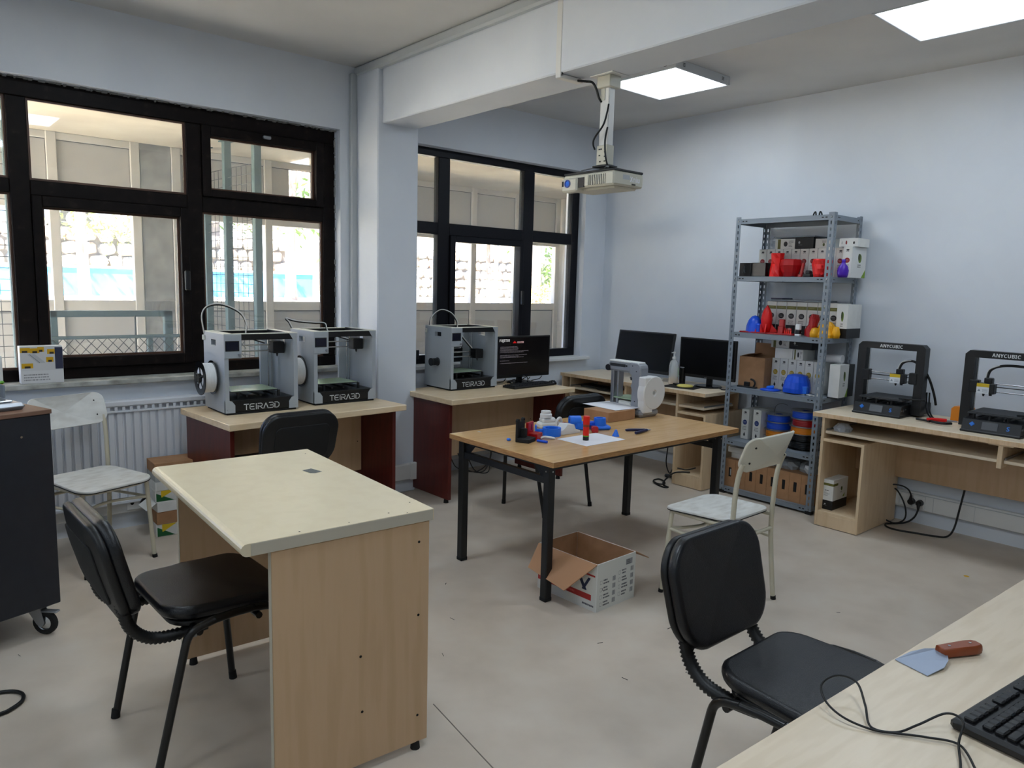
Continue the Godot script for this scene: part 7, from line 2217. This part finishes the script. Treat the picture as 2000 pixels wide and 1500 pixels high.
	var levels := [
		[0.0, 0.085, M.carton_white, gm, "white box with green and yellow print, bottommost of the stack by the radiator"],
		[0.085, 0.085, M.cardboard, null, "brown box second from the bottom of the stack by the radiator"],
		[0.170, 0.070, M.carton_white, null, "white box with open flap in the stack by the radiator"],
		[0.240, 0.075, M.carton_white, gm, "white box with green and yellow print above the open flap"],
		[0.315, 0.060, M.carton_white, lm, "white box with a black emblem in the stack by the radiator"],
		[0.375, 0.050, M.carton_grey, null, "plain pale box under the top brown box by the radiator"],
		[0.425, 0.075, M.cardboard, null, "brown box topmost of the stack by the radiator"]]
	for q in levels:
		q[0] *= 0.87
		q[1] *= 0.87
		t = thing("stacked_box", q[4], "box", Vector3(sx, q[0] + 0.0005, sz), -3.0 + fmod(q[0] * 97.0, 5.0), "boxes stacked by the radiator")
		part(t, "body", mb().cspan(Vector3(-0.085, 0, -0.125), Vector3(0.10, q[1] - 0.001, 0.125), 0.0015), q[2])
		if q[3]:
			var f := mb()
			f.X = Transform3D(Basis(Vector3.UP, PI / 2), Vector3(0.1008, q[1] / 2, 0.06))
			f.flatq(0.12, q[1] - 0.004)
			part(t, "print", f, q[3])
		if q[4].contains("open flap in"):
			var f := mb()
			f.X = Transform3D(Basis(Vector3.RIGHT, deg_to_rad(125)), Vector3(0.0, q[1] - 0.002, 0.125))
			f.cspan(Vector3(-0.06, 0, -0.001), Vector3(0.095, 0.07, 0.001), 0.0004)
			part(t, "flap", f, M.carton_white)
	# package on the sill
	var im := img_tex(128, 128, Color(0.80, 0.80, 0.80))
	rng.seed = 51
	for q in [[14, 12, 16], [44, 14, 14], [62, 10, 10], [94, 18, 13], [88, 46, 11], [20, 66, 17]]:
		im.fill_rect(Rect2i(q[0] - q[2], q[1] - 8, q[2] * 2, 17), Color(0.83, 0.64, 0.10))
		im.fill_rect(Rect2i(q[0] - q[2] / 2, q[1] + 2, q[2], 7), Color(0.18, 0.15, 0.12))
	im.fill_rect(Rect2i(104, 4, 24, 76), Color(0.18, 0.20, 0.30))
	for k in 30:
		im.fill_rect(Rect2i(22 + k, 26 + k, 22, 3), Color(0.72, 0.73, 0.74))
		im.fill_rect(Rect2i(26 + k, 26 + k, 2, 3), Color(0.40, 0.41, 0.43))
	im.fill_rect(Rect2i(0, 84, 128, 44), Color(0.84, 0.84, 0.84))
	scribble(im, 8, 96, 92, 3, 9, Color(0.55, 0.55, 0.56), 53)
	t = thing("boxed_tool", "small white box printed with yellow tools on the window sill", "box", Vector3(-4.735, 0.9055, -0.683), 0)
	part(t, "body", mb().cspan(Vector3(-0.035, 0, -0.10), Vector3(0.035, 0.203, 0.10), 0.0015), M.carton_white)
	var f := mb()
	f.X = Transform3D(Basis(Vector3.UP, PI / 2), Vector3(0.0356, 0.1015, 0))
	f.flatq(0.198, 0.2)
	part(t, "printed_front", f, printed("tool_box", im, 0.3), "picture of yellow tools on white and grey")
	# small trunk socket and charger visible behind the empty-spool printer
	part(get_node("trim_2"), "dark_gap", mb().span(Vector3(-4.69, 0.93, -3.06), Vector3(-4.70, 1.0, -3.12)), M.black_plastic)

# ------------------------------------------------------------------ glazed porch outside the windows
func porch() -> void:
	struct("porch_floor", mb().span(Vector3(-7.62, -0.3, -7.4), Vector3(-5.0, -0.1, 14.0)), M.concrete, "concrete floor of the porch outside the windows", "floor")
	struct("porch_ceiling", mb().span(Vector3(-7.6, 2.66, -7.4), Vector3(-5.0, 2.85, 1.75)), M.porch_ceiling, "cream painted ceiling of the porch outside the windows", "ceiling")
	struct("building_wall", mb().span(Vector3(-5.2, -0.3, -7.4), Vector3(-5.0, 3.15, -5.4)), M.porch_white, "cream outer wall beyond the room corner", "wall")
	var t := thing("porch_screen", "long cream aluminium screen of panels and glass outside the windows", "screen", Vector3(-7.3, 0, 0))
	var xs := 0.03
	for y in [[2.60, 2.66], [2.03, 2.19], [1.19, 1.28], [-0.1, 0.1]]:
		part(t, "rail", mb().cspan(Vector3(-xs, y[0], 1.55), Vector3(xs, y[1], -7.05), 0.005), M.porch_white)
	var posts := [1.5, 0.30,  -1.205, -3.042, -4.30, -5.613, -6.315, -7.03]
	for z in posts:
		part(t, "post", mb().cspan(Vector3(-0.035, -0.1, z - 0.038), Vector3(0.04, 2.66, z + 0.038), 0.005), M.porch_white)
	part(t, "post", mb().cspan(Vector3(-0.03, -0.1, -1.875), Vector3(0.04, 2.66, -1.80), 0.005), M.porch_white)
	part(t, "post", mb().cspan(Vector3(-0.03, -0.1, -2.22), Vector3(0.04, 2.66, -2.14), 0.005), M.porch_white)
	struct("porch_pillar", mb().span(Vector3(-7.45, -0.3, -2.135), Vector3(-7.27, 2.66, -1.88)), M.concrete, "stained concrete pillar in the porch screen", "pillar")
	var edges := [1.5, 0.30, -1.205, -1.84, -2.18, -3.042, -4.30, -5.613, -6.315, -7.03]
	for i in edges.size() - 1:
		var a: float = edges[i] - 0.04
		var b: float = edges[i + 1] + 0.04
		if edges[i] == -1.84:
			continue
		part(t, "panel", mb().cspan(Vector3(-0.02, 0.10, a), Vector3(0.005, 1.19, b), 0.002), M.porch_panel)
		part(t, "pane", mb().span(Vector3(-0.004, 1.27, a + 0.005), Vector3(0.004, 2.04, b - 0.005)), M.glass)
		var g := mb()
		for y in [[0.10, 1.18], [2.19, 2.595]]:
			g.span(Vector3(0.004, y[1], a), Vector3(0.012, y[1] + 0.008, b))
			g.span(Vector3(0.004, y[0], b - 0.008), Vector3(0.012, y[1], b))
		part(t, "gasket", g, M.porch_dark)
		if edges[i] == -3.042:
			part(t, "panel", mb().cspan(Vector3(-0.02, 2.19, a), Vector3(0.005, 2.60, -3.27), 0.002), M.porch_panel)
			part(t, "pane", mb().span(Vector3(-0.004, 2.19, -3.27), Vector3(0.004, 2.60, -3.50)), M.glass)
			part(t, "panel", mb().cspan(Vector3(-0.02, 2.19, -3.50), Vector3(0.005, 2.60, b), 0.002), M.porch_panel)
		else:
			part(t, "panel", mb().cspan(Vector3(-0.02, 2.19, a), Vector3(0.005, 2.60, b), 0.002), M.porch_panel)
	# boarded end of the porch
	t = thing("porch_boards", "cream vertical boards closing the end of the porch", "boards", Vector3(-7.3, 0, -7.08))
	for k in 19:
		part(t, "board", mb().cspan(Vector3(k * 0.115, -0.1, -0.02), Vector3(k * 0.115 + 0.111, 2.66, 0.0), 0.004), M.porch_white)
	part(t, "rail", mb().cspan(Vector3(0, 0.98, 0.0), Vector3(2.1, 1.04, 0.025), 0.004), M.porch_white)

	# steel gate with chain link
	t = thing("chain_link_gate", "low teal steel gate with chain link mesh outside the brown window", "gate", Vector3(-6.0, 0, 0))
	var z0 := -0.93
	var z1 := -1.735
	part(t, "top_rail", mb().cspan(Vector3(-0.025, 1.20, z0), Vector3(0.025, 1.245, z1), 0.004), M.steel_teal)
	part(t, "post", mb().cspan(Vector3(-0.025, -0.1, z0), Vector3(0.025, 1.245, z0 - 0.045), 0.004), M.steel_teal)
	part(t, "post", mb().cspan(Vector3(-0.025, -0.1, z1 + 0.06), Vector3(0.025, 1.245, z1), 0.004), M.steel_teal)
	part(t, "post", mb().cspan(Vector3(-0.02, -0.1, -1.555), Vector3(0.02, 1.05, -1.59), 0.004), M.steel_teal)
	part(t, "middle_rail", mb().cyl(Vector3(0.03, 1.055, z0), Vector3(0.03, 1.055, -2.3), 0.013, 0.013, 10), M.steel_teal)
	part(t, "rod", mb().cyl(Vector3(0.03, 0.2, -1.47), Vector3(0.03, 1.21, -1.47), 0.007, 0.007, 8), M.wire)
	var wr := mb()
	for k in 22:
		var zz := z0 - 0.07 * k
		for s in [-1.0, 1.0]:
			var pts := PackedVector3Array()
			var steps := 10
			for i in steps + 1:
				var yy := 1.05 - i * 0.0575
				var zc: float = zz - s * i * 0.05
				if zc <= z0 and zc >= -2.3:
					pts.append(Vector3(0.03 + 0.003 * s, yy, zc))
			if pts.size() > 1:
				wr.tube(pts, 0.0028, 5)
	var ch := part(t, "chain_link", wr, M.wire)
	# welded mesh bay on posts up to the ceiling
	t = thing("mesh_partition", "welded wire mesh between tall teal posts outside the brown window", "mesh", Vector3.ZERO)
	var A := Vector3(-7.02, 0, -2.362)
	var B := Vector3(-6.57, 0, -2.385)
	var C := Vector3(-6.06, 0, -2.44)
	for p in [A, B, C, Vector3(-6.0, 0, -0.745)]:
		part(t, "post", mb().cspan(p + Vector3(-0.03, -0.1, -0.03), p + Vector3(0.03, 2.655, 0.03), 0.004), M.steel_teal)
		part(t, "head_plate", mb().cspan(p + Vector3(-0.05, 2.65, -0.05), p + Vector3(0.05, 2.66, 0.05), 0.002), M.steel_teal)
	var w := mb()
	for seg in [[A, B], [B, C], [Vector3(-6.0, 0, -0.745), Vector3(-6.0, 0, 0.30)]]:
		var a: Vector3 = seg[0]
		var d: Vector3 = seg[1] - a
		var n := int(d.length() / 0.085)
		for k in n + 1:
			var p := a + d * k / n
			w.cyl(p + Vector3(0, 0.1, 0), p + Vector3(0, 2.43, 0), 0.0025, 0.0025, 5, false)
		for k in 28:
			var yy := 2.43 - k * 0.075
			w.cyl(a + Vector3(0, yy, 0), seg[1] + Vector3(0, yy, 0), 0.0025, 0.0025, 5, false)
	part(t, "welded_mesh", w, M.wire)

# ------------------------------------------------------------------ garden
func leaves(parent: Node, called: String, centres: Array, count: int, size: float, m: Material, seed_: int) -> void:
	rng.seed = seed_
	var b := mb()
	for i in count:
		var q: Array = centres[i % centres.size()]
		var r: float = q[1]
		var p: Vector3 = Vector3(rng.randfn(0, 0.5), rng.randfn(0, 0.4), rng.randfn(0, 0.5)) * r + q[0]
		var bs := Basis.from_euler(Vector3(rng.randf() * TAU, rng.randf() * TAU, rng.randf() * TAU))
		var s := size * rng.randf_range(0.6, 1.3)
		b.X = Transform3D(bs, p)
		b.tri(Vector3(-s * 0.3, 0, 0), Vector3(0, -s, 0), Vector3(s * 0.3, 0, 0))
		b.tri(Vector3(-s * 0.3, 0, 0), Vector3(s * 0.3, 0, 0), Vector3(0, s * 0.8, 0))
	b.X = Transform3D()
	var o := part(parent, called, b, m)
	o.set_meta("kind", "stuff")

func tree(label: String, at: Vector3, r: float, h: float, lean: float, centres: Array, count: int, m: Material, seed_: int) -> void:
	var t := thing("garden_tree", label, "tree", at, 0, "trees beyond the porch")
	var pts := curve([Vector3(0, -0.05, 0), Vector3(lean * 0.15, h * 0.3, 0.02), Vector3(lean * 0.5, h * 0.65, -0.03), Vector3(lean, h, 0.0)], 5)
	var rad := []
	for i in pts.size():
		rad.append(r * (1.35 if i == 0 else 1.0 - 0.55 * i / pts.size()))
	part(t, "trunk", mb().tube(pts, rad, 12), M.bark)
	rng.seed = seed_ + 5
	for k in 4:
		var a := rng.randf() * TAU
		var y := h * rng.randf_range(0.35, 0.8)
		part(t, "branch", mb().tube(curve([Vector3(lean * 0.5 * y / h, y, 0), Vector3(cos(a) * 0.5, y + 0.35, sin(a) * 0.5), Vector3(cos(a) * 1.1, y + 0.55, sin(a) * 1.1)], 5), r * 0.28, 7), M.bark)
	leaves(t, "crown", centres, count, 0.10, m, seed_)

func garden() -> void:
	struct("garden_ground", mb().span(Vector3(-60, -0.4, -60), Vector3(-7.62, 1.15, 40)), M.earth, "pale sunlit earth of the garden", "ground")
	var t := thing("blue_kerb_wall", "low bright blue garden wall seen through the porch", "wall", Vector3(-14, 1.15, 0))
	part(t, "wall", mb().span(Vector3(-0.25, 0, -6.75), Vector3(0, 0.46, 8)), M.pool_blue)
	part(t, "coping", mb().cspan(Vector3(-0.3, 0.46, -6.78), Vector3(0.03, 0.50, 8), 0.01), M.far_white)
	# rubble wall
	t = thing("rubble_wall", "sunlit rubble stone wall behind the blue garden wall", "wall", Vector3(-16.6, 1.15, 0))
	part(t, "core", mb().span(Vector3(-0.4, 0, -16), Vector3(0, 1.25, 8)), M.mortar)
	rng.seed = 71
	var shapes := []
	for k in 6:
		var b := mb()
		b.lathe(PackedVector2Array([Vector2(0, -0.5), Vector2(0.38, -0.46), Vector2(0.5, -0.2), Vector2(0.5, 0.22), Vector2(0.36, 0.46), Vector2(0, 0.5)]), Vector3.ZERO, 7, false, func(a: float, h: float) -> float: return 1.0 + 0.16 * sin(a * 2 + k * 1.7) + 0.08 * sin(h * 9 + k))
		shapes.append(b.mesh())
	var mats := [M.stone_pale, M.stone_warm, M.stone_grey, M.stone_pale]
	var made := 0
	var z := -1.2
	for row in 5:
		z = -1.0 + rng.randf() * 0.2
		while z > -14.5 and made < 290:
			var wd := rng.randf_range(0.18, 0.36)
			var hid := z < -7.2 and z > -9.2
			if not hid:
				var o := MeshInstance3D.new()
				o.name = "stone"
				o.mesh = shapes[rng.randi() % 6]
				o.material_override = mats[rng.randi() % 4]
				o.position = Vector3(0.02, 0.13 + row * 0.245, z - wd / 2)
				o.rotation = Vector3(rng.randf() * 0.3, 0, rng.randf_range(-0.15, 0.15))
				o.scale = Vector3(0.18, rng.randf_range(0.20, 0.25), wd * 0.98)
				t.add_child(o, true)
				made += 1
			z -= wd
	solid("wall_sign", mb().at(Vector3(-16.42, 1.52, -3.47)).cspan(Vector3(-0.02, -0.12, -0.20), Vector3(0.02, 0.12, 0.20), 0.01), M.soap_yellow, "plain pale board leaning on the rubble wall", "board")
	struct("terrace", mb().span(Vector3(-60, 1.15, -60), Vector3(-17.0, 2.38, 40)), M.earth, "raised terrace above the rubble wall", "ground")
	# trees; crowns hang into the view
	tree("stout pale garden trunk before the blue wall", Vector3(-12, 1.13, -2.32), 0.085, 4.2, -0.1, [[Vector3(-0.5, 3.6, -0.4), 1.3], [Vector3(0.3, 4.0, 0.9), 1.4], [Vector3(-0.3, 3.4, 1.2), 1.2]], 900, M.leaf_b, 81)
	tree("garden tree with flared foot standing by the end of the blue wall", Vector3(-12.5, 1.17, -5.62), 0.10, 3.8, 0.2, [[Vector3(-0.2, 1.55, -0.25), 0.5], [Vector3(0.1, 3.2, 0.5), 1.3], [Vector3(-0.4, 2.9, -0.9), 1.2]], 1500, M.leaf_a, 82)
	tree("garden tree with thick brown trunk seen through the black window", Vector3(-12, 1.13, -10.95), 0.15, 4.0, 0.3, [[Vector3(0.2, 1.6, -0.5), 0.8], [Vector3(0.0, 0.6, -0.7), 0.6], [Vector3(-0.3, 2.6, 0.4), 1.1], [Vector3(0, 3.4, -0.6), 1.3]], 2200, M.leaf_a, 83)
	tree("slender garden tree behind the railing", Vector3(-13.5, 1.13, -10.9), 0.06, 3.4, -0.2, [[Vector3(0, 2.1, -0.9), 0.7], [Vector3(0.1, 1.9, 0.6), 0.55], [Vector3(0, 3.0, 0), 1.0]], 900, M.leaf_b, 84)
	tree("big tree on the terrace above the rubble wall", Vector3(-19.0, 2.36, -6.5), 0.2, 4.5, 0.2, [[Vector3(0, 1.3, 0.6), 1.1], [Vector3(0.3, 1.0, -0.9), 1.0], [Vector3(0, 3.0, 0), 1.8], [Vector3(0.2, 2.2, 1.8), 1.3]], 2600, M.leaf_c, 85)
	tree("ivy covered tree on the terrace", Vector3(-18.4, 2.36, -4.6), 0.16, 4.2, -0.2, [[Vector3(0, 0.9, 0), 0.6], [Vector3(0.2, 2.0, 0.5), 1.0], [Vector3(0.2, 1.6, -0.8), 0.9]], 1600, M.leaf_b, 86)
	var sh := thing("ivy_bush", "ivy spilling over the rubble wall", "bush", Vector3(-16.5, 2.3, -3.9))
	part(sh, "stem", mb().tube(curve([Vector3(0, -1.1, 0), Vector3(0.15, -0.4, 0.1), Vector3(0.05, 0.2, -0.1)], 5), 0.03, 6), M.bark)
	leaves(sh, "foliage", [[Vector3(0.1, 0.1, 0.1), 0.5], [Vector3(0.05, -0.1, -0.7), 0.4], [Vector3(0.1, 0.25, 0.8), 0.5]], 700, 0.07, M.leaf_b, 87)
	sh = thing("grass_bush", "bright bush at the foot of the blue wall's end", "bush", Vector3(-14.0, 1.15, -7.75))
	part(sh, "stem", mb().tube(curve([Vector3(0, 0, 0), Vector3(0.05, 0.2, 0.03), Vector3(0, 0.45, 0)], 4), 0.025, 6), M.bark)
	leaves(sh, "foliage", [[Vector3(0, 0.3, 0), 0.5], [Vector3(0.1, 0.6, -0.4), 0.5]], 700, 0.08, M.leaf_a, 88)
	sh = thing("flower_bush", "yellow-green bush at the foot of the brown trunk", "bush", Vector3(-11.6, 1.15, -10.75))
	part(sh, "stem", mb().tube(curve([Vector3(0, 0, 0), Vector3(0.03, 0.15, 0.03), Vector3(0, 0.3, 0)], 4), 0.02, 6), M.bark)
	leaves(sh, "foliage", [[Vector3(0, 0.2, 0), 0.28]], 260, 0.07, M.soap_yellow, 89)
	# posts and railing seen through the black window
	t = thing("garden_railing", "grey slanting garden railing seen through the black window", "railing", Vector3(-13.0, 1.15, 0))
	for q in [[-8.4, 0.65, -12.2, 0.45], [-8.4, 0.38, -12.2, 0.25], [-9.8, 0.05, -12.0, 0.38]]:
		part(t, "rail", mb().cyl(Vector3(0, q[1], q[0]), Vector3(0, q[3], q[2]), 0.03, 0.03, 8), M.stone_grey)
	for zz in [-8.6, -9.4, -10.3, -11.2, -12.1]:
		part(t, "post", mb().cyl(Vector3(0, 0, zz), Vector3(0, 0.62, zz), 0.025, 0.025, 8), M.stone_grey)
	for q in [[-10.0, -6.95, "slim bluish lamp post seen through the black window"], [-11.5, -9.45, "pale garden post behind the railing"]]:
		t = thing("garden_post", q[2], "post", Vector3(q[0], 1.15, q[1]))
		part(t, "shaft", mb().cyl(Vector3.ZERO, Vector3(0, 2.6, 0), 0.045, 0.035, 12), M.car_paint)
		part(t, "foot", mb().cyl(Vector3.ZERO, Vector3(0, 0.06, 0), 0.09, 0.07, 12), M.car_paint)
	# parked car on the terrace
	t = thing("parked_car", "grey car parked above the rubble wall", "car", Vector3(-19.6, 2.38, -2.2), 90)
	part(t, "body", mb().at(Vector3.ZERO).extrude(PackedVector2Array([Vector2(-2.0, 0.25), Vector2(2.0, 0.25), Vector2(2.05, 0.55), Vector2(1.9, 0.78), Vector2(1.0, 0.86), Vector2(0.5, 1.32), Vector2(-1.1, 1.38), Vector2(-1.8, 0.95), Vector2(-2.05, 0.85)]), -0.8, 0.8), M.car_paint)
	part(t, "side_glass", mb().extrude(PackedVector2Array([Vector2(0.85, 0.88), Vector2(0.45, 1.24), Vector2(-1.05, 1.29), Vector2(-1.55, 0.93)]), 0.79, 0.81), M.car_glass)
	for x in [-1.25, 1.3]:
		for s in [-1.0, 1.0]:
			var wv := mb()
			wv.cyl(Vector3(x, 0.31, s * 0.62), Vector3(x, 0.31, s * 0.83), 0.31, 0.31, 22)
			var wo := part(t, "wheel", wv, M.rubber)
			part(wo, "rim", mb().cyl(Vector3(x, 0.31, s * 0.82), Vector3(x, 0.31, s * 0.84), 0.19, 0.17, 16), M.galvanised)
	# far pale building
	t = thing("far_building", "pale sunlit building far behind the trees", "building", Vector3(-34, 2.38, -12))
	part(t, "wall", mb().span(Vector3(-4, 0, -20), Vector3(0, 6.5, 20)), M.far_white)
	for k in 12:
		for r in 2:
			var o := mb().span(Vector3(0.0, 1.2 + r * 3.0, -18 + k * 3.2), Vector3(0.04, 2.7 + r * 3.0, -16.6 + k * 3.2))
			part(t, "window", o, M.far_wall)
	part(t, "roof_edge", mb().span(Vector3(-4.2, 6.5, -20.3), Vector3(0.3, 6.8, 20.3)), M.stone_warm)

func _ready() -> void:
	rng.seed = 1
	view_and_light()
	materials()
	room()
	windows()
	porch()
	radiator()
	desks()
	work_table()
	shelf_unit()
	cabinet()
	chairs()
	box_printers()
	open_printers()
	table_printer()
	electronics()
	projector()
	shelf_things()
	table_things()
	front_desk_things()
	odds()
	garden()
